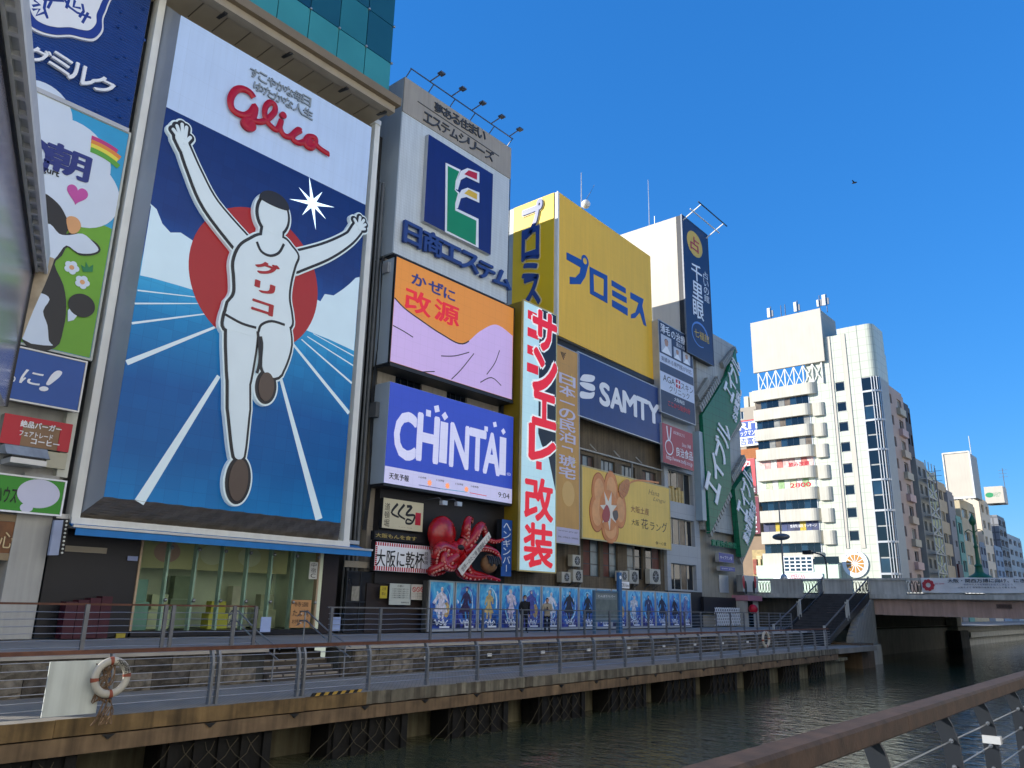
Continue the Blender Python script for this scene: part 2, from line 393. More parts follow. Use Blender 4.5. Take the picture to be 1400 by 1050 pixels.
# fascia: single planks
pm = [MB().box(-0.02, 0.02, -0.098, 0.098, -0.29, 0.0).mesh("plank") for _ in range(3)]
for i, c in enumerate(("757062", "625c50", "858070")): pm[i].materials.append(M("plank_%d" % i, c, 0.85, 0.35, 3, 0.006, 25, streak=0.5))
y = 13.35
while y < 50.1:
    o = link("plank", pm[rnd.choice((0, 0, 1, 2))], low_deck, (XE(y) + rnd.uniform(-0.008, 0.006), y, Z_LOW + 0.012 + rnd.uniform(-0.012, 0.006))); y += 0.205
bm_ = MB().box(-0.025, 0.025, -0.89, 0.89, -0.29, 0.0).mesh("fascia_board"); bm_.materials.append(M("fascia_board", "7a6340", 0.75, 0.4, 2.5, 0.006, 25, streak=0.6))
y = -9.1
while y < 12.6:
    link("fascia_board", bm_, low_deck, (XE(y), y, Z_LOW + 0.008)); y += 1.805
# hazard strip where boards and planks meet
hz = MB(); hk = MB()
for i in range(12):
    yy = 11.75 + i * 0.125; (hz if i % 2 else hk).hexa([V((XE(yy) + 0.03, yy + dy + (0.06 if q else 0), Z_LOW + 0.02 + 0.07 * q)) + V((dx, 0, 0)) for dx in (0, 0.012) for dy, q in ((0, 0), (0.12, 0), (0.12, 1), (0, 1))])
hz.build("hazard_stripe", M("hazard_yellow", "a98a3c", 0.7), low_deck); hk.build("hazard_stripe", m_black, low_deck)
# steel edge beam with brackets
g = MB()
for a, b in zip(ys, ys[1:]):
    if a >= 50.2: break
    b = min(b, 50.2)
    g.hexa([V(p) for p in ((XE(a) - 0.35, a, 1.24), (XE(a) + 0.03, a, 1.24), (XE(b) + 0.03, b, 1.24), (XE(b) - 0.35, b, 1.24), (XE(a) - 0.35, a, 1.53), (XE(a) + 0.03, a, 1.53), (XE(b) + 0.03, b, 1.53), (XE(b) - 0.35, b, 1.53))])
beam = g.build("edge_beam", M("edge_beam", "7a654c", 0.75, 0.4, 1.8, 0.006, 15, streak=0.5), low_deck)
bk = MB().add([(0.031, -.12, 0), (0.031, .12, 0), (0.031, 0, -.09), (0.06, -.12, 0), (0.06, .12, 0), (0.06, 0, -.09)], [(3, 5, 4), (0, 1, 2), (0, 2, 5, 3), (1, 4, 5, 2), (0, 3, 4, 1)]).mesh("bracket")
bk.materials.append(m_black)
for i in range(24): link("bracket", bk, low_deck, (XE(1 + i * 2.07), 1 + i * 2.07, 1.53))
# fender piers under the deck, each with a hanging net
m_pile = M("shaded_pile", "0d0c0a", 0.7, 0.4, 2, 0.02, 8, streak=0.3); m_net = M("net_rope", "4a4436", 0.9, 0.3)  # near-black piles: the shadow under the deck is put into their colour
for i in range(11):
    yc = 5.55 + i * 4.13; wd = 1.22 if i < 8 else 0.95; x = XE(yc)
    t = thing("fender_pier", "dark timber fender pier under the wharf, %s from the left edge" % ("first second third fourth fifth sixth seventh eighth ninth tenth eleventh".split()[i]), "pier", (x - .5, yc, -1), "fender piers under the lower walkway")
    MB().box(x - 0.9, x - 0.22, yc - wd, yc + wd, -1.0, 1.24).build("pile", m_pile, t)
    for k in range(5): MB().box(x - 0.22, x - 0.14, yc - wd + 0.1 + k * wd * 0.44, yc - wd + 0.1 + k * wd * 0.44 + 0.2, -0.8, 1.2).build("fender_timber", m_pile, t)
    nb = MB()
    for k in range(9):
        a = yc - wd + 0.1 + k * wd / 5
        nb.sweep([(x - 0.10, a + rnd.uniform(-.05, .05) + q * 0.09 * (1 if k % 2 else -1) * (1 + q * .2), 1.15 - q * 0.16) for q in range(6)], 0.009, 5)
    nb.build("net", m_net, t)
# upper promenade edge: granite blocks in two courses, each block its own piece
m_gran = [M("granite_%d" % i, c, 0.9, 0.5, 5, 0.06, 9, streak=0.2) for i, c in enumerate(("6a655c", "524d46", "7a7367", "45413b"))]
def rough_block(seed, w_, h_, d_):
    r = random.Random(seed); mb = MB(); nx, nz = 5, 4; P = {}
    for i in range(nx):
        for k in range(nz):
            ed = i in (0, nx - 1) or k in (0, nz - 1)
            P[i, k] = len(mb.v); mb.v.append(((0.0 if ed else r.uniform(0.02, 0.11)), -w_ / 2 + w_ * i / (nx - 1), h_ * k / (nz - 1)))
    for i in range(nx - 1):
        for k in range(nz - 1): mb.f.append((P[i, k], P[i + 1, k], P[i + 1, k + 1], P[i, k + 1]))
    mb.box(-d_, -0.002, -w_ / 2, w_ / 2, 0, h_); return mb.mesh("stone_block")
blk = []
for s_ in range(6):
    me = rough_block(s_, 0.93, 0.385, 0.3); me.materials.append(m_gran[s_ % 4]); blk.append(me)
g = MB(); g.box(-20.4, -19.75, -30, 12.9, 1.6, Z_UP - .08); g.box(-20.4, -19.75, 15.4, 52, 1.6, Z_UP - .08); g.box(-21.8, -21.6, 12.9, 15.4, 1.6, Z_UP - .08)
ret = struct("retaining_wall", g, m_concd)
for row in range(2):
    y = -3.0 + row * 0.47
    while y < 49.5:
        if not (12.35 < y < 15.9): link("stone_block", blk[rnd.randrange(6)], ret, (-19.62 + rnd.uniform(-.02, .02), y, Z_LOW + 0.005 + row * 0.395))
        y += 0.945
g = MB(); g.box(-20.5, -19.5, -30, 12.85, Z_UP - .075, Z_UP + 0.0); g.box(-20.5, -19.5, 15.45, 52, Z_UP - .075, Z_UP)
g.build("coping", M("coping", "a09b92", 0.8, 0.15, 1.5, 0.003, 20), ret)
lm = MB().box(0, 0.035, -0.11, 0.11, -0.05, 0.05).mesh("foot_lamp"); lm.materials.append(M("foot_lamp", "d6d4cc", 0.4, 0.05))
for i in range(9): link("foot_lamp", lm, ret, (-19.56, 18.8 + i * 3.05, Z_LOW + 0.42))
# steps from the promenade down to the lower deck
st = thing("stone_steps", "grey stone steps with pale nosings between the two railings", "steps", (-20.4, 14.1, Z_LOW))
for k in range(5):
    x0 = -19.6 - k * 0.32; z1 = Z_LOW + (k + 1) * 0.172
    MB().box(-21.5, x0, 12.95, 15.35, Z_LOW - .02, z1 - .001 * k).build("step", M("step_stone", "4b4743", 0.85, 0.3, 2, 0.01, 12), st)
    for q in range(5): MB().box(x0 - 0.05, x0 + 0.006, 13.0 + q * 0.47, 13.40 + q * 0.47, z1 - 0.05, z1 + 0.004).build("nosing", M("nosing", "8d857a", 0.7, 0.2, 3), st)
# ------------------------------------------------------------------ railings
def post_mesh(h, w_=0.055, d_=0.11, lean=0.10):
    """flat bar that bows towards the walkway at its head"""
    mb = MB(); pr = [(0, 0), (0, h * 0.72), (-lean * 0.25, h * 0.86), (-lean, h)]
    n = len(pr)
    for sx in (0, 1):
        for (x, z) in pr: mb.v += [(x + sx * d_ - d_ / 2, -w_ / 2, z), (x + sx * d_ - d_ / 2, w_ / 2, z)]
    for k in range(n - 1):
        a, b = 2 * k, 2 * (k + n)
        mb.f += [(a, a + 2, a + 3, a + 1), (b, b + 1, b + 3, b + 2), (a, b, b + 2, a + 2), (a + 1, a + 3, b + 3, b + 1)]
    mb.f += [(0, 1, 2 * n + 1, 2 * n), (2 * n - 2, 4 * n - 2, 4 * n - 1, 2 * n - 1)]
    return mb.mesh("post")
low_post = post_mesh(1.08); low_post.materials.append(M("post_paint", "787b7f", 0.45, 0.15, 4, metal=0.4))
def railing(label, XF, y0, y1, z, posts, h, top, topmat, cables, cmat, pmesh, group):
    t = thing("railing", label, "railing", (XF(y0), y0, z), group)
    for y in posts: link("post", pmesh, t, (XF(y), y, z))
    seg = [y0 + (y1 - y0) * i / 12 for i in range(13)]
    tb = MB(); 
    for a, b in zip(seg, seg[1:]):
        xa, xb = XF(a) - 0.09, XF(b) - 0.09
        tb.hexa([V(p) for p in ((xa - top[0], a, z + h - top[1]), (xa + top[0], a, z + h - top[1]), (xb + top[0], b, z + h - top[1]), (xb - top[0], b, z + h - top[1]), (xa - top[0], a, z + h + .0), (xa + top[0], a, z + h), (xb + top[0], b, z + h), (xb - top[0], b, z + h))])
    tb.build("top_rail", topmat, t)
    for c in cables: MB().sweep([(XF(y) + 0.0, y, z + c - (0.012 * ((i % 2)))) for i, y in enumerate(seg)], 0.009, 6).build("cable", cmat, t)
    return t
XR = lambda y: XE(y) - 0.32
lp = [0.9 + 2.10 * i for i in range(6)]; lp = [-1.2, 0.9, 3.0, 5.15, 7.28, 9.39, 9.55, 11.61, 11.77] + [13.78 + 2.085 * i for i in range(18)]
railing("long wharf railing with brown handrail and bowed grey posts beside the water", XR, -2, 49.9, Z_LOW, [p for p in lp if p < 49.8], 1.16, (0.045, 0.075), m_wood, [0.16 + 0.135 * k for k in range(7)], m_stain, low_post, "promenade railings")
up_post = MB().box(-.03, .03, -.045, .045, 0, 1.1).mesh("post"); up_post.materials.append(m_steel)
XU = lambda y: -19.85
GR = "promenade railings"
railing("upper promenade railing in front of the brown shop shutter and glass shop", XU, 1.5, 12.6, Z_UP, [2.5, 4.3, 6.2, 8.11, 10.0, 10.2, 11.9, 12.55], 1.12, (0.035, 0.045), m_wood, [0.15 + 0.155 * k for k in range(6)], m_stain, up_post, GR)
railing("upper promenade railing in front of the notices and left posters", XU, 15.0, 23.8, Z_UP, [15.1, 17.0, 19.2, 21.13, 21.79, 23.7], 1.12, (0.035, 0.04), m_steel, [0.15 + 0.155 * k for k in range(6)], m_stain, up_post, GR)
railing("upper promenade railing in front of the right half of the posters", XU, 23.95, 36.4, Z_UP, [24.0, 26.28, 28.1, 29.98, 31.59, 33.24, 34.9, 36.3], 1.12, (0.035, 0.04), m_steel, [0.15 + 0.155 * k for k in range(6)], m_stain, up_post, GR)
railing("upper promenade railing below the green slanted building, near the bridge", XU, 36.6, 50.5, Z_UP, [36.7 + 1.72 * i for i in range(9)], 1.12, (0.035, 0.04), m_steel, [0.15 + 0.155 * k for k in range(6)], m_stain, up_post, GR)
for sgn, y in ((-1, 12.95), (1, 15.35)):
    t = thing("stair_handrail", "bent stainless double handrail at the %s side of the stone steps" % ("left" if sgn < 0 else "right"), "handrail", (-20.4, y, Z_LOW), "handrails of the stone steps")
    for dz in (0, -0.28):
        MB().sweep([(-21.7, y, Z_UP + 0.88 + dz), (-21.9, y, Z_UP + .8 + dz), (-21.75, y, Z_UP + 0.95 + dz), (-21.4, y, Z_UP + .95 + dz), (-20.3, y, Z_UP + .42 + dz), (-19.3, y, Z_LOW + .92 + dz), (-19.15, y, Z_LOW + .86 + dz)], 0.022, 8).build("rail", m_stain, t)
    for x, z0, h in ((-21.5, Z_UP, .95), (-19.4, Z_LOW, .92)): MB().sweep([(x, y, z0), (x, y, z0 + h)], 0.022, 8).build("post", m_stain, t)
    MB().box(-19.95, -19.93, y - .16, y + .16, Z_UP + .42, Z_UP + .82).build("notice", M("blue_notice", "8fa3cf", 0.5, 0.08), t)
# ------------------------------------------------------------------ foreground railing on the near quay
XN = -1.43
t = thing("quay_railing", "near railing with thick brown wooden handrail over dark posts at lower right", "railing", (XN, 5, Z_BANK))
m_nw = M("near_wood", "3a2b22", 0.75, 0.5, 9, 0.004, 50)
tb = MB(); prof = [(-0.065, -0.05), (0.065, -0.05), (0.075, -0.04), (0.075, 0.035), (0.06, 0.05), (-0.06, 0.05), (-0.075, 0.035), (-0.075, -0.04)]
zr = 3.41
for a, b in ((-3, 1.0), (1.0, 5.02), (5.025, 9.05), (9.055, 13.1), (13.105, 17.2), (17.205, 30)):
    k = len(tb.v)
    for yy in (a, b): tb.v += [(XN + px_, yy, zr + pz) for px_, pz in prof]
    tb.f += [(k + j, k + (j + 1) % 8, k + 8 + (j + 1) % 8, k + 8 + j) for j in range(8)] + [tuple(k + j for j in range(8))[::-1], tuple(k + 8 + j for j in range(8))]
tb.build("handrail", m_nw, t)
np_ = MB(); pr = [(0.02, 0), (0.02, 0.60), (0.012, 0.74), (-0.02, 0.86), (-0.07, 0.955)]; n = len(pr)
for sx in (0, 1):
    for (x, z) in pr: np_.v += [(x + sx * 0.10 - .02, -.012, z), (x + sx * 0.10 - .02, .012, z)]
for k in range(n - 1):
    a, b = 2 * k, 2 * (k + n); np_.f += [(a, a + 2, a + 3, a + 1), (b, b + 1, b + 3, b + 2), (a, b, b + 2, a + 2), (a + 1, a + 3, b + 3, b + 1)]
np_.f += [(0, 1, 2 * n + 1, 2 * n), (2 * n - 2, 4 * n - 2, 4 * n - 1, 2 * n - 1)]
npm = np_.mesh("post"); npm.materials.append(M("near_post", "22262c", 0.4, 0.1, 6, metal=0.4))
bolt = MB().sweep([(0, -0.03, 0), (0, 0.03, 0)], 0.014, 8).mesh("cable_stop"); bolt.materials.append(m_stain)
for y in (1.7, 3.2, 4.6, 6.05, 7.2, 8.5, 9.7, 11.1, 12.5, 14, 15.5, 17, 18.5):
    p = link("post", npm, t, (XN, y, Z_BANK))
    for k in range(5): link("cable_stop", bolt, p, (XN + 0.05, y, Z_BANK + 0.14 + k * 0.155))
for k in range(5): MB().sweep([(XN + .05, 4.6, Z_BANK + 0.14 + k * 0.155), (XN + .05, 12, Z_BANK + .135 + k * 0.155), (XN + .05, 25, Z_BANK + .14 + k * .155)], 0.005, 6).build("cable", m_stain, t)
MB().box(XN + .055, XN + .085, 2.3, 4.5, Z_BANK + .1, Z_BANK + .62).build("side_panel", M("side_panel", "7d7a68", 0.5, 0.15, 2), t)
MB().box(XN + .0, XN + .10, 4.63, 4.69, Z_BANK + .38, Z_BANK + .56).build("clamp", m_steel, t)
for z in (.36, .62):
    MB().box(XN + .0, XN + .12, 7.17, 7.23, Z_BANK + z, Z_BANK + z + .055).build("clamp", m_alu, t)
MB().sweep([(XN + .2, 2.5, Z_BANK + .1), (XN + .2, 25, Z_BANK + .1)], 0.03, 8).build("foot_rail", m_alu, t)

# ------------------------------------------------------------------ life ring, board, far rings
def life_ring(label, c, r, nrm, loops=True):
    t = thing("life_ring", label, "life ring", c, "white life rings on the wharf railing")
    c = V(c); nrm = V(nrm).normalized(); u = V((0, 0, 1)).cross(nrm).normalized(); v = nrm.cross(u)
    ring = MB(); P = [c + u * (r * math.cos(a)) + v * (r * math.sin(a)) for a in [2 * math.pi * i / 36 for i in range(37)]]
    k = 0; n = 12; rm = r * 0.24
    for i in range(36):
        a = 2 * math.pi * i / 36; rad = u * math.cos(a) + v * math.sin(a)
        for j in range(n):
            b = 2 * math.pi * j / n; ring.v.append(tuple(c + rad * (r + rm * math.cos(b)) + nrm * (rm * 0.75 * math.sin(b))))
    for i in range(36):
        for j in range(n): ring.f.append((i * n + j, ((i + 1) % 36) * n + j, ((i + 1) % 36) * n + (j + 1) % n, i * n + (j + 1) % n))
    ring.smooth = True; ring.build("ring", M("ring_white", "b0aca0", 0.6, 0.14, 5, 0.002, 40), t)
    for q in range(4):
        a0 = math.pi / 4 * 0 + q * math.pi / 2 + 0.1; bnd = MB(); m_ = 4
        for i in range(m_):
            a = a0 + (i - 1.5) * 0.07; rad = u * math.cos(a) + v * math.sin(a)
            for j in range(n):
                b = 2 * math.pi * j / n; bnd.v.append(tuple(c + rad * (r + (rm + .006) * math.cos(b)) + nrm * ((rm * .75 + .006) * math.sin(b))))
        for i in range(m_ - 1):
            for j in range(n): bnd.f.append((i * n + j, (i + 1) * n + j, (i + 1) * n + (j + 1) % n, i * n + (j + 1) % n))
        bnd.smooth = True; bnd.build("band", M("ring_band", "8a4a38", 0.7, 0.2), t)
    return t, u, v
XB = -15.45
pl = F(XB)
ctr = pl.px(151, 926); rr = abs(pl.px(170, 926)[0] - pl.px(132, 926)[0]) * 0.56
t, u_, v_ = life_ring("white life ring with brown bands hanging beside the white board", (XB + .02, ctr[0], ctr[1]), rr * 1.02, (1, 0, 0))
for i, ch in enumerate("大阪市管理"):
    a = 1.25 - i * 0.22; text(pl, ch, (ctr[0] + rr * 1.03 * math.cos(a) - .05, ctr[1] + rr * 1.03 * math.sin(a) + .05), (ctr[0] + rr * 1.03 * math.cos(a) + .05, ctr[1] + rr * 1.03 * math.sin(a) - .05), m_ink, t, d=0.02 + rr * .185, uv=True)
rp = MB()
for k in range(14):
    q = [(XB - .03 + rnd.uniform(-.03, .03), ctr[0] - .12 + rnd.uniform(-.16, .2), ctr[1] + .22 - i * .16 + rnd.uniform(-.03, .03)) for i in range(5)]; rp.sweep(crom(q, 4), 0.011, 6)
for k in range(6):
    a = ctr[0] - .02 + rnd.uniform(-.1, .12); rp.sweep(crom([(XB, a, ctr[1] - .3), (XB + .03, a + rnd.uniform(-.15, .15), ctr[1] - .62), (XB, a + rnd.uniform(-.2, .2), ctr[1] - .8), (XB, a + .05, ctr[1] - .5)], 5), 0.011, 6)
rp.build("rope", M("rope", "6b5642", 0.9, 0.3, 8), t)
R_ = quad_px(F(-15.55), (68, 907), (148, 900), (57, 981), (125, 976))
t = thing("white_board", "blank white board hung outside the wharf railing beside life ring", "board", (-15.55, (R_[0] + R_[1]) / 2, R_[2]))
MB().pbox(F(-15.55), *R_, -0.03, 0).build("panel", M("weathered_board", "c4cac4", 0.5, 0.08, 2, streak=0.22), t)
for sy in (R_[0] + .12, R_[1] - .12): MB().box(-15.95, -15.57, sy - .02, sy + .02, R_[3] - .14, R_[3] - .1).build("bracket", m_steel, t)
for (x_, y_), lb in (((1045, 874), "small far life ring on the wharf railing near the stairs"),):
    p = F(XR(38)).px(x_, y_); life_ring(lb, (XR(p[0]) + .12, p[0], p[1]), 0.33, (1, -.05, 0))
# ================================================================== BRIDGE
YB = 63.0; pl = S(YB)
m_gird = M("girder_paint", "b89c8e", 0.6, 0.12, 0.8, streak=0.25)
m_par = M("parapet_stone", "bcbdb6", 0.85, 0.2, 0.8, 0.008, 10, streak=0.3)
br = thing("road_bridge", "wide road bridge with brown girder and grey stone parapet over the canal", "bridge", (-15, YB, Z_WATER))
for i in range(26):
    x0 = -22.0 + i * 2.0; dz = 0.00035 * (x0 + 4) ** 2
    MB().box(x0 + .012, x0 + 1.988, YB + .2, YB + .8, 3.72 + dz, 4.9).build("girder_panel", m_gird, br)
    MB().box(x0 - .03, x0 + .03, YB + .14, YB + .2, 3.74 + dz, 4.9).build("stiffener", m_gird, br)
MB().box(-34, 32, YB - .15, YB + 44, 4.9, Z_ROAD).build("deck_slab", m_par, br)
for k in range(9): MB().box(-22, 32, YB + 4 + k * 4.6, YB + 4.5 + k * 4.6, 4.1, 4.9).build("cross_girder", M("girder_dark", "4a413b", 0.7, 0.2), br)
MB().box(-34, 32, YB - .35, YB + .25, Z_ROAD - .32, Z_ROAD - .02).build("cornice", m_par, br)
# parapet: solid panels with dark openwork grilles
xs = -30.0
grm = M("grille_iron", "22252a", 0.6, 0.2)
while xs < 30:
    MB().box(xs, xs + 2.55, YB - .12, YB + .2, Z_ROAD, Z_ROAD + .98).build("parapet_panel", m_par, br)
    gr_ = MB()
    for a in range(5):
        x = xs + 2.6 + a * .24
        gr_.sweep(crom([(x + .12 + .10 * math.cos(q), YB + .05, Z_ROAD + .5 + .4 * math.sin(q)) for q in [i * math.pi / 3 for i in range(7)]], 3), 0.025, 5)
    gr_.box(xs + 2.55, xs + 3.75, YB + .0, YB + .1, Z_ROAD, Z_ROAD + .08)
    gr_.build("grille", grm, br); xs += 3.75
MB().box(-31, 32, YB - .2, YB + .28, Z_ROAD + .98, Z_ROAD + 1.14).build("coping", m_par, br)
MB().box(-31, 32, YB + 43.5, YB + 43.8, Z_ROAD, Z_ROAD + 1.1).build("far_parapet", m_par, br)
R_ = rect_px(S(YB + .1), (1362, 826), (1384, 832))
MB().pbox(S(YB + .12), *R_, 0, 0.03).build("name_plate", M("plate", "5d4a42", 0.6), br)
text(S(YB + .12), "道頓堀橋", (R_[0] + .1, R_[3] - .06), (R_[1] - .1, R_[2] + .06), m_ink, br, d=0.03, uv=True)
# abutments and side wall under the bridge
m_abut = M("abutment", "90918c", 0.85, 0.12, 0.6, streak=0.2, wave=(1, 0.35))
MB().box(-40, -22.0, YB + .9, YB + 43, -1, 4.9).build("abutment_wall", M("abutment_dark", "5d5a50", 0.9, 0.25, 0.6, streak=0.4), br)
MB().box(-22.3, -20.5, YB + 36, YB + 40, -1, 2.2).build("pier_base", m_concd, br)
MB().box(-22.2, -20.9, YB + 37, YB + 39, 2.2, 4.9).build("pier", m_concl, br)
struct("road", MB().box(-90, -34.01, YB - 2, YB + 43, Z_UP, Z_ROAD), M("asphalt", "3a3a3b", 0.85, 0.2, 1.5, 0.01, 20))
# stairs from the wharf to the bridge
m_stp = M("stair_step", "3c3d40", 0.8, 0.25, 2, 0.004, 20)
st = thing("bridge_stairs", "dark steel stairs with grey side rails climbing to the bridge", "stairs", (-19.7, 53, Z_LOW))
X0, X1, y0, y1 = -21.9, -18.7, 53.0, 62.4; ns = 20
def zst(y): return Z_LOW + (Z_ROAD - Z_LOW) * min(max((y - y0) / (y1 - y0), 0), 1)
for k in range(ns):
    ya = y0 + (y1 - y0) * k / ns; z = Z_LOW + (Z_ROAD - Z_LOW) * (k + 1) / ns
    MB().box(X0, X1, ya, ya + (y1 - y0) / ns + .03, z - .17, z - .0005 * k).build("step", m_stp, st)
for x in (X0 - .06, X1 + .06):
    s_ = MB(); s_.hexa([V(p) for p in ((x - .05, y0 - .3, Z_LOW - .1), (x + .05, y0 - .3, Z_LOW - .1), (x + .05, y1, Z_ROAD - .45), (x - .05, y1, Z_ROAD - .45), (x - .05, y0 - .3, Z_LOW + .25), (x + .05, y0 - .3, Z_LOW + .25), (x + .05, y1, Z_ROAD + .1), (x - .05, y1, Z_ROAD + .1))]); s_.build("stringer", m_dark, st)
    for ya, yb in ((y0 - .3, 57.2), (57.6, y1 + .2)):
        za, zb = zst(ya), zst(yb)
        for hh in (1.12, .15): MB().bar((x, ya, za + hh), (x, yb, zb + hh), .07, .07).build("rail", M("stair_rail", "5d5a58", 0.5, 0.15), st)
        for i in range(int((yb - ya) / .13)):
            y = ya + .06 + i * .13; MB().box(x - .012, x + .012, y - .02, y + .02, zst(y) + .15, zst(y) + 1.1).build("baluster", m_dark, st) if i % 2 == 0 else None
        for y in (ya, yb): MB().box(x - .06, x + .06, y - .06, y + .06, zst(y), zst(y) + 1.25).build("newel", m_par, st)
# white ribbed side wall that carries the stairs
ab = MB(); Y_ = [(57.6, Z_LOW - .1), (63.0, Z_LOW - .1), (63.0, 4.85), (62.3, 4.85), (60.2, 3.75), (59.4, 3.55), (57.9, 2.35)]
p_ = F(-18.5); ab.prism(p_, Y_, -.5, 0); abt = ab.build("stair_wall", m_abut, st)
MB().box(-19.4, -18.35, 58.9, 63.2, -1, Z_LOW - .12).build("wall_base", m_concl, st)
MB().box(-20.3, -17.6, 56.2, 58.88, -1, Z_LOW + .1).build("landing_block", M("rusty_concrete", "6a5a48", 0.9, 0.25, 1, 0.01, 8, streak=0.3), st)
struct("stair_landing", MB().box(-22.2, -17.0, 50.21, 57.5, Z_LOW - .3, Z_LOW - .004), m_deck)
# banner on the parapet
pb = S(YB - .22)
R_ = quad_px(pb, (1259, 790), (1400, 789), (1261, 809), (1400, 811)); R_ = (R_[0], R_[1] + 14, R_[2] - .02, R_[3])
t = thing("banner", "long white cloth banner with red emblem tied to the bridge parapet", "banner", pb.at(R_[0], R_[2]))
bn = MB(); nb = 60
for i in range(nb + 1):
    u = R_[0] + (R_[1] - R_[0]) * i / nb; w_ = 0.05 * math.sin(i * 0.9) + .03 * math.sin(i * 2.1)
    for q in range(5): bn.v.append(tuple(pb.at(u, R_[3] + (R_[2] - R_[3]) * q / 4 - .03 * abs(math.sin(i * .35)), 0.06 + w_ * (q / 4))))
for i in range(nb):
    for q in range(4): a = i * 5 + q; bn.f.append((a, a + 1, a + 6, a + 5))
bn.smooth = True; bn.build("cloth", M("banner_cloth", "d8dcde", 0.7, 0.08, 1.5), t)
e0 = pb.px(1270, 800); 
for i in range(9):
    a = 2 * math.pi * i / 9; disc(pb, (e0[0] + .28 * math.cos(a), e0[1] + .28 * math.sin(a)), .13, .13, M("emblem_red", "b23a45", 0.6), t, .17 + .001 * i, uv=True, name="emblem", n=14)
text(pb, "大阪・関西万博に向け、にぎわい", (1296, 791.5), (1420, 796.5), m_ink, t, d=.16, off=.01)
text(pb, "世界中の人々を笑顔でお迎えしましょう", (1318, 798), (1385, 800.5), m_navy, t, d=.16)
text(pb, "大阪ミナミ 御堂筋の未来をみんなで考える会", (1310, 802), (1390, 804.5), m_ink, t, d=.16)
text(pb, "2025 OSAKA", (1279, 797), (1292, 799), m_red, t, d=.16)
# green ornamental lamp standard and a slim street lamp on the bridge
g0 = S(YB + .6); b0 = g0.px(1340, 790)
t = thing("bridge_lamp", "ornate green cast iron lamp standard on the bridge parapet", "lamp", g0.at(b0[0], Z_ROAD + 1.1))
m_gr = M("lamp_green", "1d5a3a", 0.45, 0.12, 4)
prof = [(1.1, 0), (1.0, .12), (.55, .3), (.38, .42), (.3, .75), (.36, .85), (.2, 1.0), (.15, 2.0), (.22, 2.15), (.12, 2.3), (.10, 3.6), (.26, 3.75), (.32, 3.95), (.2, 4.15), (.05, 4.35), (.0, 4.6)]
P = [g0.at(b0[0], Z_ROAD + 1.12 + h) for _, h in prof]; MB().sweep(P, [r_ * .75 for r_, _ in prof], 12).build("standard", m_gr, t)
for sx in (-1, 1):
    q = g0.at(b0[0], Z_ROAD + 4.2); MB().sweep(crom([q, q + V((sx * .3, 0, .25)), q + V((sx * .55, 0, .1)), q + V((sx * .55, 0, -.1))], 5), .03, 6).build("arm", m_gr, t)
p0 = S(YB + 1).px(1072, 792)
t = thing("street_lamp", "slim grey street lamp on the bridge left of the stairs", "lamp", S(YB + 1).at(p0[0], Z_ROAD)); p1 = S(YB + 1).px(1065, 686)
b_ = S(YB + 1).at(p0[0], Z_ROAD); MB().sweep([b_, b_ + V((0, 0, p1[1] - Z_ROAD))], [.09, .05], 8).build("pole", m_steel, t)
MB().sphere(b_ + V((0, 0, 4.5)), .75, .4, .28).build("lamp_head", m_steel, t); MB().sphere(b_ + V((0, 0, 1.2)), .28, .28, .35).build("junction", m_alu, t)
p0 = S(YB + 1).px(1131, 792); b_ = S(YB + 1).at(p0[0], Z_ROAD + .5)
t = thing("flood_lamp", "small hooded flood lamp on a bent post at stair top", "lamp", b_)
MB().sweep(crom([b_, b_ + V((0, 0, 2.0)), b_ + V((-.3, 0, 2.5)), b_ + V((-1.1, 0, 2.7))], 4), .06, 8).build("post", m_dark, t); MB().box(b_.x - 1.7, b_.x - 1.0, b_.y - .25, b_.y + .25, b_.z + 2.55, b_.z + 2.85).build("hood", m_dark, t)
# ================================================================== LEFT BUILDING with the dairy hoardings
XF_ = -27.0
b1 = thing("corner_building", "pale concrete building behind the dairy hoardings at left edge", "building", (-30, 3, Z_UP))
m_pil = M("pillar_white", "a9a9a4", 0.7, 0.08, 1, streak=0.15)
MB().box(-42, -27.3, -4, 9.75, 6.6, 34).build("wall", m_pil, b1)
MB().box(-42, -28.6, -4, 9.75, Z_UP, 6.6).build("ground_floor", m_concd, b1)
MB().box(-28.6, -27.0, 8.55, 9.55, Z_UP, 7.6).build("pillar", m_pil, b1)
MB().box(-28.6, -27.3, -4, 8.55, 6.2, 6.6).build("lintel", m_pil, b1)
MB().box(-27.3, -27.02, 9.45, 9.78, 7.6, 34).build("corner_post", M("corner_post", "c9cbbf", 0.6, 0.08, 2, streak=0.1), b1)
# roller shutter: slats
for k in range(30): MB().box(-28.3 + .015 * (k % 2), -28.22 + .015 * (k % 2), 3.0, 8.0, Z_UP + k * .098, Z_UP + k * .098 + .094).build("shutter_slat", M("shutter", "8f8474", 0.55, 0.08, 2), b1)
MB().box(-28.3, -27.9, 8.0, 8.5, Z_UP, 6.2).build("door_jamb", M("tan_jamb", "9a846a", 0.6, 0.1), b1)
MB().box(-27.35, -27.1, 2, 8.4, 5.36, 5.55).build("beam", M("tan_beam", "8c7d68", 0.6, 0.1), b1)

pl = F(-26.85)
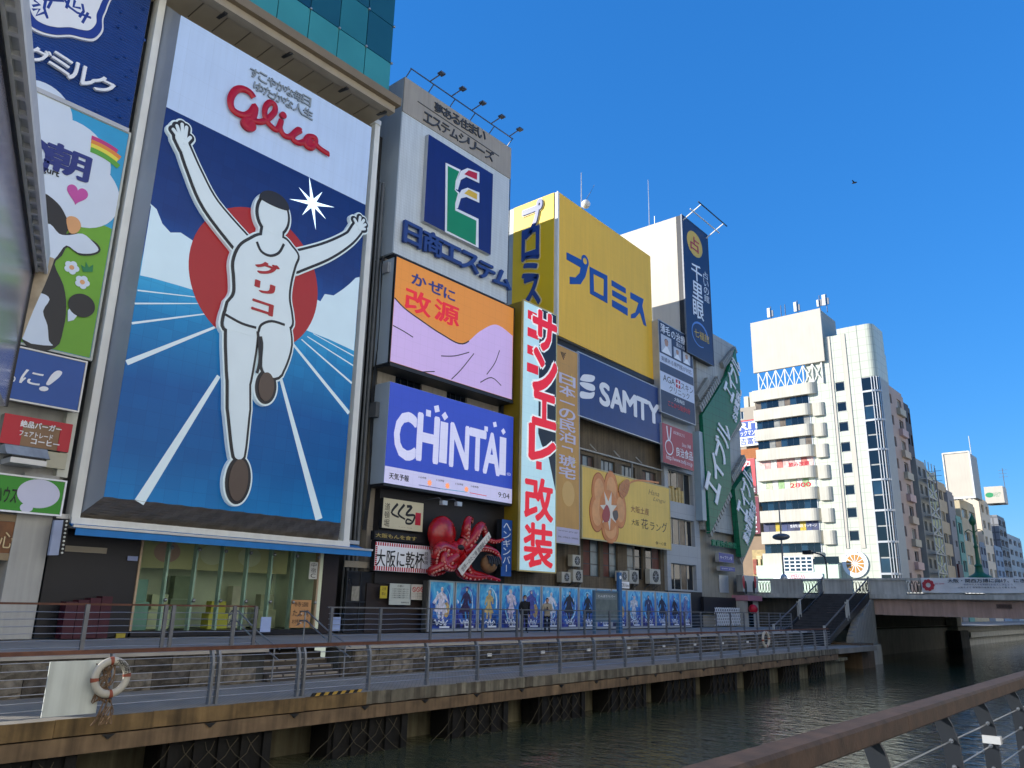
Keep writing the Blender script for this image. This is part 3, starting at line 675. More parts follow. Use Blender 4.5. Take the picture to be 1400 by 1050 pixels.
# 1 blue corrugated milk hoarding
R_ = quad_px(pl, (40, -60), (213, -20), (40, 118), (179, 178)); R_ = (3.0, R_[1] - .08, pl.px(179, 178)[1], 30)
m_blue = M("corrugated_blue", "123f86", 0.4, 0.10, 1, wave=(2, .105))
t = board("milk_hoarding", "dark blue corrugated hoarding with white snow emblem and white katakana", "billboard", pl, R_, .4, m_blue, m_conc)
emb = [(30, -30), (60, -40), (110, -35), (150, -12), (146, 12), (140, 28), (139, 45), (128, 57), (112, 56), (95, 52), (72, 52), (50, 46), (34, 34), (26, 10)]
art(pl, emb, m_paint, t, .10, .10, "emblem_plate", 6)
cx, cy = 88, 5
art(pl, [(cx + (x - cx) * .955, cy + (y - cy) * .945) for x, y in emb], M("emblem_blue", "1c3a8c", 0.4, 0.04), t, .125, .02, "emblem_band", 6)
art(pl, [(cx + (x - cx) * .80, cy + (y - cy) * .74) for x, y in emb], m_paint, t, .15, .02, "emblem_field", 6)
m_eb = MATS["emblem_blue"]
for q in ([(56, 2), (85, 4)], [(44, 3), (52, 9), (42, 11)], [(42, 16), (52, 15), (47, 24), (58, 20), (63, 28)], [(60, 3), (58, 14), (62, 26)], [(68, 4), (63, 14)], [(86, 2), (92, 12), (103, 20), (122, 27)], [(100, 3), (98, 12), (108, 14)], [(110, 8), (112, 18), (106, 26)], [(118, 20), (110, 34)], [(92, 2), (88, 14)]):
    stroke(pl, q, .09, m_eb, t, .152, smooth=0, name="snow_crystal")
text(pl, "グミルク", (37, 62), (153, 128), m_paint, t, d=.12, th=.10, off=.01, name="letter") if False else None
for ch, x0, x1, yt, hh in (("グ", 37, 64, 60, 23), ("ミ", 68, 93, 70, 24), ("ル", 95, 124, 84, 26), ("ク", 126, 152, 101, 22)): slt(pl, ch, x0, x1, yt, hh, .5, m_paint, t, d=.06, th=.10, off=.02)
blt = MB().sphere((0, 0, 0), .06).mesh("bolt"); blt.materials.append(m_blue)
for x, y in ((161, 37), (165, 17), (195, 13), (186, 37), (197, 55), (166, 53), (159, 79), (171, 78), (181, 97), (172, 104), (159, 117), (160, 136), (176, 136), (132, 152), (164, 160)):
    q = pl.px(x, y); link("bolt", blt, t, pl.at(q[0], q[1], .02))
MB().pbox(pl, R_[0], R_[1], R_[2] - .16, R_[2], -.3, .06).build("ledge", M("ledge_white", "b4b8bd", 0.6, 0.08), t)
# 2 yoghurt hoarding
R_ = (3.0, pl.px(150, 330)[0] + .02, pl.px(118, 489)[1], R_[2] - .18)
m_sky = M("print_sky", "2d9ccc", 0.4, 0.04)
t = board("yoghurt_hoarding", "yoghurt hoarding with clouds, rainbow, green meadow and a black and white cow", "billboard", pl, R_, .4, m_sky, m_conc, M("hoarding_frame", "b9beb6", 0.6, 0.06), .07)
uR, vB, vT = R_[1], R_[2], R_[3]
m_lime = M("print_lime", "6aa52c", 0.4, 0.05); m_cloud = M("print_cloud", "cfdcea", 0.4, 0.02); m_cow = M("print_black", "1d1f24", 0.4, 0.05)
hor = pl.px(150, 312)[1]
art(pl, [(R_[0] + .02, vB + .02), (uR - .02, vB + .02), (uR - .02, pl.px(150, 312)[1]), (pl.px(84, 282)[0], pl.px(84, 282)[1]), (R_[0] + .02, pl.px(40, 262)[1])], m_lime, t, .006, uv=True)
for k, (x, y, r) in enumerate(((55, 150, 1.0), (40, 185, 1.5), (95, 215, 1.35), (112, 262, 1.25), (70, 250, 1.4))):
    disc(pl, (x, y), r, r * 1.02, m_cloud, t, .010 + .002 * k)
rb = pl.px(120, 262)
for k, c in enumerate(("c0397a", "e08a3c", "e7d84a", "5aa33c")):
    r0 = 2.55 - .20 * k; seg = [(rb[0] - .05 + r0 * math.cos(a) * .85 , rb[1] + .15 + r0 * math.sin(a) * .72) for a in [math.radians(q) for q in range(40, 100, 6)]]
    seg = [q for q in seg if q[0] < uR - .1]
    if len(seg) > 2: stroke(pl, seg, .2, M("rainbow_%d" % k, c, 0.4, .03), t, .02 + .002 * k, smooth=3, ry=.003, uv=True, name="rainbow_band")
text(pl, "の", (36, 186), (62, 242), M("print_navy", "1f2f78", 0.4, 0.03), t, d=.03, off=.055); text(pl, "朝", (67, 192), (118, 250), MATS["print_navy"], t, d=.03, off=.035)
text(pl, "yogurt", (44, 222), (79, 245), m_ink, t, d=.03, off=.02); text(pl, "おいしさ", (30, 168), (54, 178), m_ink, t, d=.03)
hq = pl.px(105, 266); art(pl, [(hq[0] + .021 * 16 * math.sin(a) ** 3, hq[1] + .024 * (13 * math.cos(a) - 5 * math.cos(2 * a) - 2 * math.cos(3 * a) - math.cos(4 * a))) for a in [2 * math.pi * i / 40 for i in range(40)]], M("print_pink", "c04c9c", 0.4, 0.03), t, .034, uv=True)
# a plain cow, cut off by the cabinet in front
art(pl, [(58, 264), (78, 278), (88, 293), (94, 310), (90, 320), (100, 318), (128, 330), (137, 342), (128, 349), (108, 349), (92, 338), (84, 350), (74, 362), (86, 390), (90, 420), (86, 450), (74, 476), (30, 466), (30, 300), (44, 275)], m_cow, t, .040, smooth=3)
art(pl, [(54, 310), (68, 307), (80, 320), (94, 322), (112, 320), (126, 331), (134, 342), (124, 347), (106, 346), (90, 336), (78, 350), (66, 362), (52, 362), (46, 335)], m_cloud, t, .044, smooth=3)
art(pl, [(90, 300), (97, 296), (106, 300), (110, 310), (104, 319), (94, 318)], M("print_tan", "d9a06c", 0.4, 0.05), t, .048, smooth=3)
art(pl, [(42, 370), (56, 358), (64, 372), (60, 388), (46, 392)], M("print_rose", "d98fa4", 0.4, 0.04), t, .048, smooth=3)
art(pl, [(42, 402), (58, 402), (67, 410), (58, 426), (64, 445), (66, 466), (70, 473), (30, 464), (30, 420)], m_cloud, t, .048, smooth=3)
art(pl, [(92, 425), (96, 420), (106, 430), (100, 438), (92, 440)], m_cloud, t, .046); disc(pl, (111, 418), .42, .40, m_cow, t, .050)
for x, y in ((97.5, 366), (112, 386)):
    for k in range(5):
        c = pl.px(x, y); a = k * 2 * math.pi / 5; disc(pl, (c[0] + .13 * math.cos(a), c[1] + .13 * math.sin(a)), .11, .11, m_cloud, t, .03 + .001 * k, uv=True, n=14, name="flower")
    disc(pl, (x, y), .08, .08, MATS["print_tan"], t, .038, n=12, name="flower")
art(pl, [(113, 372), (110, 362), (116, 366), (117, 358), (121, 366), (127, 362), (126, 372)], M("print_leaf", "1e7a4a", 0.4), t, .03)
# 3 blue "に!" board
pl = F(-26.6)
R_ = (3.0, pl.px(112, 527)[0], (pl.px(60, 553)[1] + pl.px(107, 562)[1]) / 2, (pl.px(30, 478)[1] + pl.px(117, 494)[1]) / 2)
t = board("blue_slogan_board", "plain blue board with white brush kana below the cow hoarding", "billboard", pl, R_, .55, M("print_blue", "1a4f9c", 0.4, 0.05), m_conc, m_alu, .05)
text(pl, "に", (30, 504), (56, 529), m_paint, t, d=.01, off=.012, shear=.2); text(pl, "!", (60, 503), (78, 538), m_paint, t, d=.01, off=.02, shear=.35)
text(pl, "ら", (10, 505), (20, 524), m_paint, t, d=.01)
# 4 burger and coffee sign
pl = F(-26.9)
R_ = quad_px(pl, (5, 565), (100, 580), (0, 607), (93, 617))
t = board("burger_sign", "brown and red burger and coffee sign above the grey awning box", "sign", pl, R_, .3, M("print_brown", "8a6a4c", 0.5, 0.1), m_conc)
for a, b in (((R_[0], R_[0] + .55), (R_[2], R_[3])), ((R_[1] - .34, R_[1]), (R_[2], R_[3])), ((R_[0] + .55, R_[1] - .34), (R_[3] - .16, R_[3]))): MB().pbox(pl, *a, *b, .002, .02).build("border", m_red, t)
text(pl, "絶品バーガー", (29, 574), (83, 592), m_paint, t, d=.01, off=.03); text(pl, "フェアトレード", (27, 588), (71, 602), m_paint, t, d=.01, off=.02); text(pl, "コーヒー", (43, 599), (80, 612), m_paint, t, d=.01, off=.03)
# 5 awning box, electric box, green sign, wooden sign
pl = F(-26.6); R_ = rect_px(pl, (8, 606), (62, 640))
t = thing("awning_box", "light grey folded awning casing mounted under the burger sign", "awning", (-26.8, R_[0], R_[2]))
h = MB(); h.prism(S(R_[0]), [(-27.2, R_[2] + .35), (-26.3, R_[2] + .25), (-26.35, R_[3] - .35), (-26.7, R_[3]), (-27.2, R_[3])], -(R_[1] - R_[0]), 0); h.build("casing", M("awning_case", "9aa3ab", 0.5, 0.12, 2, streak=0.2), t)
MB().box(-27.1, -26.25, R_[0] + .1, R_[1] - .1, R_[2] + .0, R_[2] + .16).build("front_bar", m_alu, t); MB().box(-27.1, -26.35, R_[0] + .15, R_[1] - .15, R_[2] + .16, R_[2] + .25).build("rolled_cloth", m_black, t)
R_ = rect_px(F(-27), (65, 617), (88, 642))
t = tag(MB().box(-27.3, -26.95, R_[0], R_[1], R_[2], R_[3]).build("meter_box", M("meter_box", "b9b69f", 0.5, 0.08)), "small beige electric meter box beside the awning casing", "meter box")
pl = F(-26.75); R_ = (3.0, (pl.px(88, 659)[0] + pl.px(83, 704)[0]) / 2, pl.px(83, 704)[1], pl.px(88, 659)[1])
t = board("green_house_sign", "bright green sign with white speech bubble above the wooden sign", "sign", pl, R_, .3, M("print_green", "2b8a1e", 0.4, 0.05), m_conc, m_paint, .05)
e = pl.px(53, 675); disc(pl, e, .60, .44, M("bubble", "c3c6dc", 0.4, 0.02), t, .008, uv=True); disc(pl, (36, 694), .18, .14, MATS["bubble"], t, .012)
text(pl, "ハウス", (-4, 664), (21, 688), m_ink, t, d=.008, off=.01)
pl = F(-27.05); R_ = (3.0, pl.px(55, 735)[0], pl.px(30, 758)[1], pl.px(52, 716)[1])
t = board("carved_wood_sign", "brown carved wooden shop sign above the roller shutter", "sign", pl, R_, .12, M("varnish_wood", "6e4320", 0.4, 0.35, 3, 0.004, 30), m_conc, M("wood_frame", "8b7a5f", 0.6, 0.15), .2)
text(pl, "心", (1, 727), (17, 750), M("carved", "c9b48a", 0.5), t, d=.01, th=.03); text(pl, "田", (20, 728), (44, 750), MATS["carved"], t, d=.01, th=.03)
pl = F(-26.55); a = pl.px(65, 758); b = pl.px(92, 712)
t = thing("slanted_lightbox", "narrow blue grey light box sign leaning on the white pillar", "sign", (-26.6, a[0], a[1]))
MB().hexa([pl.at(*pl.px(67, 759), -.15), pl.at(*pl.px(80, 759), -.15), pl.at(*pl.px(87, 711), -.15), pl.at(*pl.px(75, 711), -.15), pl.at(*pl.px(67, 759), 0), pl.at(*pl.px(80, 759), 0), pl.at(*pl.px(87, 711), 0), pl.at(*pl.px(75, 711), 0)]).build("panel", M("lightbox", "93a0bd", 0.4, .1), t)
MB().hexa([pl.at(*pl.px(80.5, 759), -.25), pl.at(*pl.px(87, 760), -.25), pl.at(*pl.px(95, 709), -.25), pl.at(*pl.px(87.5, 710), -.25), pl.at(*pl.px(80.5, 759), .03), pl.at(*pl.px(87, 760), .03), pl.at(*pl.px(95, 709), .03), pl.at(*pl.px(87.5, 710), .03)]).build("casing", m_black, t)
bl_ = MB().sphere((0, 0, 0), .035, n=8, m=6).mesh("bulb"); bl_.materials.append(M("bulb", "d8d8cc", .3))
for k in range(9): q = pl.px(84 + k * .8, 756 - k * 5.4); link("bulb", bl_, t, pl.at(q[0], q[1], .05))
# ------------------------------------------------------------------ overhead cabinet that cuts in at the left edge
dv = ray(107, 818); dv = V((dv.x, dv.y, 0)).normalized(); nv = V((dv.y, -dv.x, 0))       # along it, and its right-hand side
if nv.dot(V((1, 1, 0))) < 0: nv = -nv
def pt(x, y, X): d_ = ray(x, y); return CAM + d_ * ((X - CAM.x) / d_.x)
P1 = pt(44, 374, -24.2); P2 = pt(11, 556, -24.2); L_ = 13.0
t = thing("screen_cabinet", "overhead mirror clad screen cabinet with ribbed grey soffit at upper left corner", "screen", P2)
m_mir = M("mirror_panel", "c9c6d6", 0.2, 0.06, .3, metal=0.6)
for k in range(6):
    a, b = P1 - dv * (L_ * k / 6 + .006), P1 - dv * (L_ * (k + 1) / 6)
    z0 = P2.z + 0.0; z1 = P1.z
    q = MB(); q.hexa([V((a.x, a.y, z0)) - nv * .5, V((a.x, a.y, z0)), V((b.x, b.y, z0)), V((b.x, b.y, z0)) - nv * .5, V((a.x, a.y, z1)) - nv * .5, V((a.x, a.y, z1)), V((b.x, b.y, z1)), V((b.x, b.y, z1)) - nv * .5]); q.build("cladding_panel", m_mir, t)
MB().bar(P1 + nv * .03 + V((0, 0, .04)), P1 + nv * .03 - dv * L_ + V((0, 0, .04)), .08, .10).build("edge_seal", m_black, t)
MB().bar(V((P1.x, P1.y, P2.z)) + dv * .03, P1 + dv * .03, .09, .09).build("corner_seal", m_black, t)
sw = .27; m_cof = M("coffer_grey", "c4c8cc", 0.5, .1, 2); m_rib = M("coffer_rib", "d2d4d2", 0.5, .1, 2)
E0 = P1 + nv * .08 + V((0, 0, .10))
MB().hexa([E0 - dv * L_ + V((0, 0, .10)), E0 - dv * L_ + nv * sw + V((0, 0, .10)), E0 + nv * sw + V((0, 0, .10)), E0 + V((0, 0, .10)), E0 - dv * L_ + V((0, 0, .6)), E0 - dv * L_ + nv * sw + V((0, 0, .6)), E0 + nv * sw + V((0, 0, .6)), E0 + V((0, 0, .6))]).build("soffit", m_cof, t)
for k in range(20): MB().bar(E0 - dv * (k * .66 + .08) + V((0, 0, .05)), E0 - dv * (k * .66 + .08) + nv * sw + V((0, 0, .05)), .13, .12).build("rib", m_rib, t)
for o_ in (.02, sw - .02): MB().bar(E0 + nv * o_ + V((0, 0, .03)), E0 + nv * o_ - dv * L_ + V((0, 0, .03)), .08, .14).build("edge_rib", m_rib, t)
wr = MB(); c0 = E0 + nv * .2 + dv * .05
for i in range(7):
    for j in range(10):
        a = 2 * math.pi * j / 10; r_ = (.19 - .015 * i) * (1 + .12 * math.sin(3 * a + i)); wr.v.append(tuple(c0 + nv * (r_ * math.cos(a)) + dv * (.35 * r_ * math.sin(a)) + V((0, 0, .5 - i * .42)) - nv * (.05 * i)))
for i in range(6):
    for j in range(10): wr.f.append((i * 10 + j, (i + 1) * 10 + j, (i + 1) * 10 + (j + 1) % 10, i * 10 + (j + 1) % 10))
wr.f.append(tuple(range(60, 70))); wr.smooth = True; wr.build("cover_cloth", M("beige_cloth", "b5a78e", 0.9, .2, 3, .01, 9), t)
for k in (1.2, 4.0): MB().bar(V((P1.x, P1.y, P2.z + k)) - nv * .25, V((-27.2, P1.y + (P1.x + 27.2) * dv.y / dv.x * -1 * 0 + .6, P2.z + k)), .14, .14).build("bracket_arm", m_steel, t)
# ================================================================== CONFECTIONER BUILDING (big running track sign)
YL, YR = 10.1, 20.98
gb = thing("sign_building", "tall building with green glass top carrying the giant running track sign", "building", (-33, 15.5, Z_UP))
m_body = M("body_grey", "8d9092", 0.7, .08, .6, streak=.15)
ZFB, ZFT = CAM.z + 2.37, CAM.z + 22.2
MB().box(-37, -27.3, YL, YR, ZFB, 40).build("wall", m_body, gb)
# canopy above the sign: soffit panels, fascia and brackets
pc = F(-25.6)
zc = pc.px(530, 152)[1]; yc1 = pc.px(532, 152)[0]
m_sof = M("soffit_beige", "a89d88", .7, .1, .8)
MB().box(-27.3, -25.75, YL - 2, yc1, zc - .05, zc + .1).build("soffit", M("soffit_dark", "6b6456", .7, .12, .8), gb)
for k in range(12): MB().box(-27.2, -25.8, YL - 1.9 + k * 1.03, YL - .93 + k * 1.03, zc - .075, zc - .05).build("soffit_panel", m_sof, gb)
MB().box(-25.75, -25.3, YL - 2, yc1 + .1, zc - .12, zc + .22).build("fascia", M("fascia_beige", "9b917e", .6, .1), gb)
MB().box(-25.9, -25.05, YL - 2, yc1 + .25, zc + .22, zc + .62).build("cornice", M("cornice_tan", "7d6f58", .6, .1), gb)
MB().box(-27.3, -27.05, YL - 2, YR, ZFT + .1, zc - .08).build("lintel", m_sof, gb)
for k in range(4):
    q = pc.px((305, 395, 472, 525)[k], (35, 85, 137, 165)[k])[0]; MB().bar((-27.2, q, ZFT + .25), (-25.5, q, zc - .12), .14, .16).build("bracket", m_dark, gb)
# glass storeys over the canopy
pg = F(-25.75); yg1 = pg.px(536, 60)[0]; zg = zc + .64
m_gg = [M("green_glass_%d" % i, c, .05, .12, .4, spec=.9) for i, c in enumerate(("1d4f55", "2c6f70", "153f4a", "3f8c88"))]
MB().box(-36, -26.3, YL - 2, yg1 - .06, zg, 44).build("core", M("core_teal", "3f6f70", .6, .15), gb)
for i in range(8):
    for k in range(7):
        a = yg1 - 1.55 * (i + 1); z = zg + k * 2.1
        MB().box(-25.77, -25.72, a + .02, a + 1.53, z + .02, z + 2.08).build("pane", m_gg[3 if k == 0 and i < 7 else (0 if i == 0 else (1 if (i * 3 + k) % 4 == 0 else (2 if (i + k) % 3 else 0)))], gb)
for k in range(7):
    z = zg + k * 2.1
    for q in range(6): MB().box(-25.77 - .9 * (q + 1) + .02, -25.77 - .9 * q, yg1 - .05, yg1, z + .02, z + 2.08).build("pane", m_gg[0], gb)
sp = MB().sphere((0, 0, 0), .07, n=8, m=6).mesh("glass_fixing"); sp.materials.append(m_stain)
for i in range(7):
    for k in range(1, 5): link("glass_fixing", sp, gb, (-25.68, yg1 - 1.55 * i, zg + k * 2.1))
# white frame of the sign
m_frm = M("sign_frame", "e2e4de", .45, .06, 1.5, streak=.08)
for a in ((YL - .1, YL + .16, ZFB, ZFT + .2), (YR - .32, YR - .02, ZFB - .1, ZFT + .2), (YL - .1, YR - .02, ZFT, ZFT + .25), (YL - .1, YR - .02, ZFB - .32, ZFB)):
    MB().box(-27.28, -26.75 if a[2] < ZFT - 1 and a[3] - a[2] > 3 else -26.7, *a).build("frame_bar", m_frm, gb)
# ---- the sign itself
XS = -26.0; pl = F(XS)
q = [pl.px(251, 23), pl.px(508, 174), pl.px(137.6, 679), pl.px(466, 715)]
u0, u1, v0, v1 = (q[0][0] + q[2][0]) / 2, (q[1][0] + q[3][0]) / 2, (q[2][1] + q[3][1]) / 2, (q[0][1] + q[1][1]) / 2
sg = thing("giant_runner_sign", "giant LED sign of a runner with raised arms over blue track lanes", "billboard", pl.at((u0 + u1) / 2, v0, -1))
sky_v = (pl.px(228, 148)[1] + pl.px(500, 279)[1]) / 2
LED = .10
def sign_mat():
    m = bpy.data.materials.new("track_print"); m.use_nodes = True; t_ = m.node_tree; N = t_.nodes; L = t_.links; b = N["Principled BSDF"]
    geo = N.new("ShaderNodeNewGeometry"); sep = N.new("ShaderNodeSeparateXYZ"); L.new(geo.outputs["Position"], sep.inputs[0])
    mr = N.new("ShaderNodeMapRange"); mr.inputs[1].default_value = v0; mr.inputs[2].default_value = sky_v; L.new(sep.outputs[2], mr.inputs[0])
    rp = N.new("ShaderNodeValToRGB"); L.new(mr.outputs[0], rp.inputs[0]); e = rp.color_ramp.elements
    def col(c): r, g_, bb = lin(c); return (r, g_, bb, 1)
    e[0].position = 0; e[0].color = col("0f6ba6"); e[1].position = 1; e[1].color = col("082a63")
    for p_, c in ((.12, "085490"), (.28, "075291"), (.46, "147ab0"), (.57, "38a0cc"), (.6, "164f96"), (.72, "0b3270")):
        x = e.new(p_); x.color = col(c)
    # faint seams of the LED cabinets and slightly uneven cabinets
    br_ = N.new("ShaderNodeTexBrick"); br_.offset = 0; br_.inputs["Scale"].default_value = 1; br_.inputs["Brick Width"].default_value = .5; br_.inputs["Row Height"].default_value = .5; br_.inputs["Mortar Size"].default_value = .006
    br_.inputs["Color1"].default_value = (1, 1, 1, 1); br_.inputs["Color2"].default_value = (.80, .84, .88, 1); br_.inputs["Mortar"].default_value = (.6, .66, .72, 1)
    cb = N.new("ShaderNodeCombineXYZ"); L.new(sep.outputs[1], cb.inputs[0]); L.new(sep.outputs[2], cb.inputs[1]); L.new(cb.outputs[0], br_.inputs["Vector"])
    mx = N.new("ShaderNodeMix"); mx.data_type = 'RGBA'; mx.blend_type = 'MULTIPLY'; mx.inputs[0].default_value = .9; L.new(rp.outputs[0], mx.inputs[6]); L.new(br_.outputs[0], mx.inputs[7])
    L.new(mx.outputs[2], b.inputs["Base Color"]); L.new(mx.outputs[2], b.inputs["Emission Color"]); b.inputs["Emission Strength"].default_value = LED; b.inputs["Roughness"].default_value = .35; b.inputs["Specular IOR Level"].default_value = .25
    return m
MB().pbox(pl, u0, u1, v0, sky_v, -.05, 0).build("led_screen", sign_mat(), sg)
MB().pbox(pl, u0, u1, sky_v, v1, -.05, 0).build("header_panel", M("header_blue", "b3c8e4", .3, .04, .4, emis=.06, grid=(1.0, 1.0, .006), gridc=.88, streak=.06), sg)
MB().pbox(pl, u0, u1, v0, v1, -.9, -.051).build("cabinet", m_body, sg)
# chamfered side and ribbed skirt
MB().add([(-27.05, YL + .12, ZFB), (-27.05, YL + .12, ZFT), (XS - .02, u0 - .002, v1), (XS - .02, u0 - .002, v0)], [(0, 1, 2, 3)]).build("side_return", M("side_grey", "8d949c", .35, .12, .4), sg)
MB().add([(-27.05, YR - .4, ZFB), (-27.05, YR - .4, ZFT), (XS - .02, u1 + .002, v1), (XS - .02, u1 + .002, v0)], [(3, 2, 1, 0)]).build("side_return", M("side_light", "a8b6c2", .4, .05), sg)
nr = 9; m_sk = M("skirt_slat", "7a7269", .5, .2, 2)
for k in range(nr):
    a, b = k / nr, (k + .86) / nr
    def sk(tt, out): return (XS - .03 + (-27.05 - XS) * tt + out, u0 + (YL + .12 - u0) * tt, u1 + (YR - .4 - u1) * tt, v0 + (ZFB - v0) * tt)
    A, B = sk(a, .05), sk(b, .05); C_, D_ = sk(a, 0), sk(b, 0); mb = MB(); n_ = 40
    for i in range(n_ + 1):
        w_ = .018 * math.sin(i * 1.9 + k)
        for Q in (A, B): mb.v.append((Q[0], Q[1] + (Q[2] - Q[1]) * i / n_, Q[3] + w_))
        mb.v.append((D_[0] - .02, D_[1] + (D_[2] - D_[1]) * i / n_, D_[3] + w_ - .02))
    for i in range(n_): c_ = i * 3; mb.f += [(c_, c_ + 1, c_ + 4, c_ + 3), (c_ + 1, c_ + 2, c_ + 5, c_ + 4)]
    mb.build("skirt_slat", m_sk, sg)
MB().quad((XS - .08, u0 + .05, v0 - .02), (XS - .08, u1 - .05, v0 - .02), (-27.12, YR - .45, ZFB), (-27.12, YL + .2, ZFB)).build("skirt_back", m_black, sg)
# print on the screen
def led(name, c, e_=LED): return M(name, c, .35, .03, 1, emis=e_)
l_white, l_red, l_ink = led("led_white", "c3d4da"), led("led_red", "92181f"), led("led_black", "1a1d24", .05)
l_cl = led("led_cloud", "bcd3de")
art(pl, [(pl.px(205, 278)), (pl.px(214, 286)), (pl.px(222, 306)), (pl.px(233, 318)), (pl.px(247, 318)), (pl.px(262, 328)), (pl.px(300, 360)), (pl.px(300, 408)), (pl.px(250, 392)), (pl.px(208, 380)), (u0 + .02, pl.px(190, 376)[1]), (u0 + .02, pl.px(200, 280)[1])], l_cl, sg, .006, uv=True)
art(pl, [pl.px(430, 408), pl.px(438, 412), pl.px(444, 402), pl.px(456, 404), pl.px(468, 396), pl.px(478, 388), pl.px(486, 380), (u1 - .02, pl.px(490, 378)[1]), (u1 - .02, pl.px(485, 480)[1]), pl.px(450, 464), pl.px(420, 452), pl.px(405, 445)], l_cl, sg, .006, uv=True)
dc = pl.px(352, 381); disc(pl, dc, 2.80, 2.85, l_red, sg, .012, uv=True, n=64)
def lane(a, b, w0, w1):
    p, q_ = V(pl.px(*a)), V(pl.px(*b)); d_ = (q_ - p).normalized(); n_ = V((-d_.y, d_.x))
    art(pl, [tuple(p + n_ * w0 / 2), tuple(q_ + n_ * w1 / 2), tuple(q_ - n_ * w1 / 2), tuple(p - n_ * w0 / 2)], l_white, sg, .009, uv=True, name="lane_line")
for a in (((190, 687), (299, 514), .34, .15), ((173, 496), (302, 444), .18, .08), ((180, 442), (290, 428), .08, .04), ((184, 415), (280, 415), .06, .03), ((188, 397), (275, 407), .05, .03),
          ((436, 710), (383, 515), .33, .13), ((477, 565), (400, 470), .17, .10), ((481, 524), (412, 464), .09, .05), ((483, 500), (420, 460), .06, .04), ((484, 487), (428, 456), .05, .03)): lane(*a)
sc_ = pl.px(427, 278); pts = []
for i in range(16):
    a = math.pi * 2 * i / 16 + .25; r_ = (1.15 if i % 4 == 0 else .85) if i % 2 == 0 else .22; pts.append((sc_[0] + r_ * math.cos(a), sc_[1] + r_ * math.sin(a)))
art(pl, pts, led("led_star", "d8f0fa", .5), sg, .012, uv=True, name="star")
# plain figure of a runner: three layers (pale rim, dark outline, body)
limbs = [([(248, 200), (262, 236), (285, 283), (330, 338)], [12, 17, 23, 30]), ([(244, 192), (249, 206)], [17, 13]), ([(486, 316), (470, 330), (440, 346), (398, 360)], [11, 16, 22, 28]), ([(485, 312), (476, 324)], [15, 12]),
         ([(242, 192), (233, 180)], [5, 4.5]), ([(243, 190), (238, 175)], [5, 4.5]), ([(246, 190), (245, 173)], [5, 4.5]), ([(249, 191), (251, 177)], [5, 4.5]), ([(249, 198), (256, 191)], [5, 4.5]), ([(486, 311), (488, 299)], [5, 4.5]), ([(487, 311), (493, 303)], [5, 4.5]), ([(488, 313), (495, 309)], [5, 4.5]), ([(487, 315), (494, 315)], [5, 4.5]), ([(484, 309), (480, 302)], [5, 4.5]),
         ([(328, 430), (325, 480), (322, 525)], [50, 42, 30]), ([(322, 520), (322, 560), (322, 622)], [30, 30, 14]), ([(368, 440), (374, 470), (368, 502)], [52, 46, 34]), ([(370, 300), (366, 340)], [30, 34])]
mpp = abs(pl.px(360, 400)[1] - pl.px(360, 410)[1]) / 10; mpu = abs(pl.px(365, 400)[0] - pl.px(355, 400)[0]) / 10
torso = [(354, 324), (338, 330), (324, 340), (316, 360), (317, 382), (317, 402), (310, 416), (303, 434), (303, 450), (322, 456), (347, 462), (370, 456), (392, 448), (393, 432), (390, 414), (390, 400), (393, 382), (398, 364), (402, 352), (394, 340), (382, 328)]
def grown(pts, g_):
    P = [V(p) for p in crom([pl.px(*p) for p in pts], 4, True)]; n_ = len(P); out = []
    ar = sum(P[i].x * P[(i + 1) % n_].y - P[(i + 1) % n_].x * P[i].y for i in range(n_)); sg_ = 1 if ar > 0 else -1
    for i in range(n_):
        d_ = (P[(i + 1) % n_] - P[i - 1]).normalized(); out.append(tuple(P[i] + V((d_.y, -d_.x)) * (sg_ * g_)))
    return out
def capsule(path, ws, grow):
    P = [V(pl.px(*p)) for p in crom(path, 5)] if len(path) > 2 else [V(pl.px(*p)) for p in path]
    n_ = len(P); W = [mpp * (ws[0] + grow) / 2 if n_ < 2 else 0] * n_; m_ = len(ws) - 1
    for i in range(n_):
        f_ = i / (n_ - 1) * m_; k = min(int(f_), m_ - 1); W[i] = mpp * (ws[k] + (ws[k + 1] - ws[k]) * (f_ - k) + grow) / 2 * .92
    Lf, Rt = [], []
    for i in range(n_):
        d_ = (P[min(i + 1, n_ - 1)] - P[max(i - 1, 0)]).normalized(); nn = V((-d_.y, d_.x)); Lf.append(P[i] + nn * W[i]); Rt.append(P[i] - nn * W[i])
    d1 = (P[-1] - P[-2]).normalized(); d0 = (P[1] - P[0]).normalized(); out = Lf[:]
    for k in range(1, 8): a = math.pi / 2 - math.pi * k / 8; out.append(P[-1] + V((-d1.y, d1.x)) * (W[-1] * math.sin(a)) + d1 * (W[-1] * math.cos(a)))
    out += Rt[::-1]
    for k in range(1, 8): a = -math.pi / 2 + math.pi * k / 8; out.append(P[0] + V((-d0.y, d0.x)) * (W[0] * math.sin(a)) - d0 * (W[0] * math.cos(a)))
    return [tuple(p) for p in out]
l_skin = led("led_body", "c0ced4"); l_shoe = led("led_shoe", "4b3f38", .08)
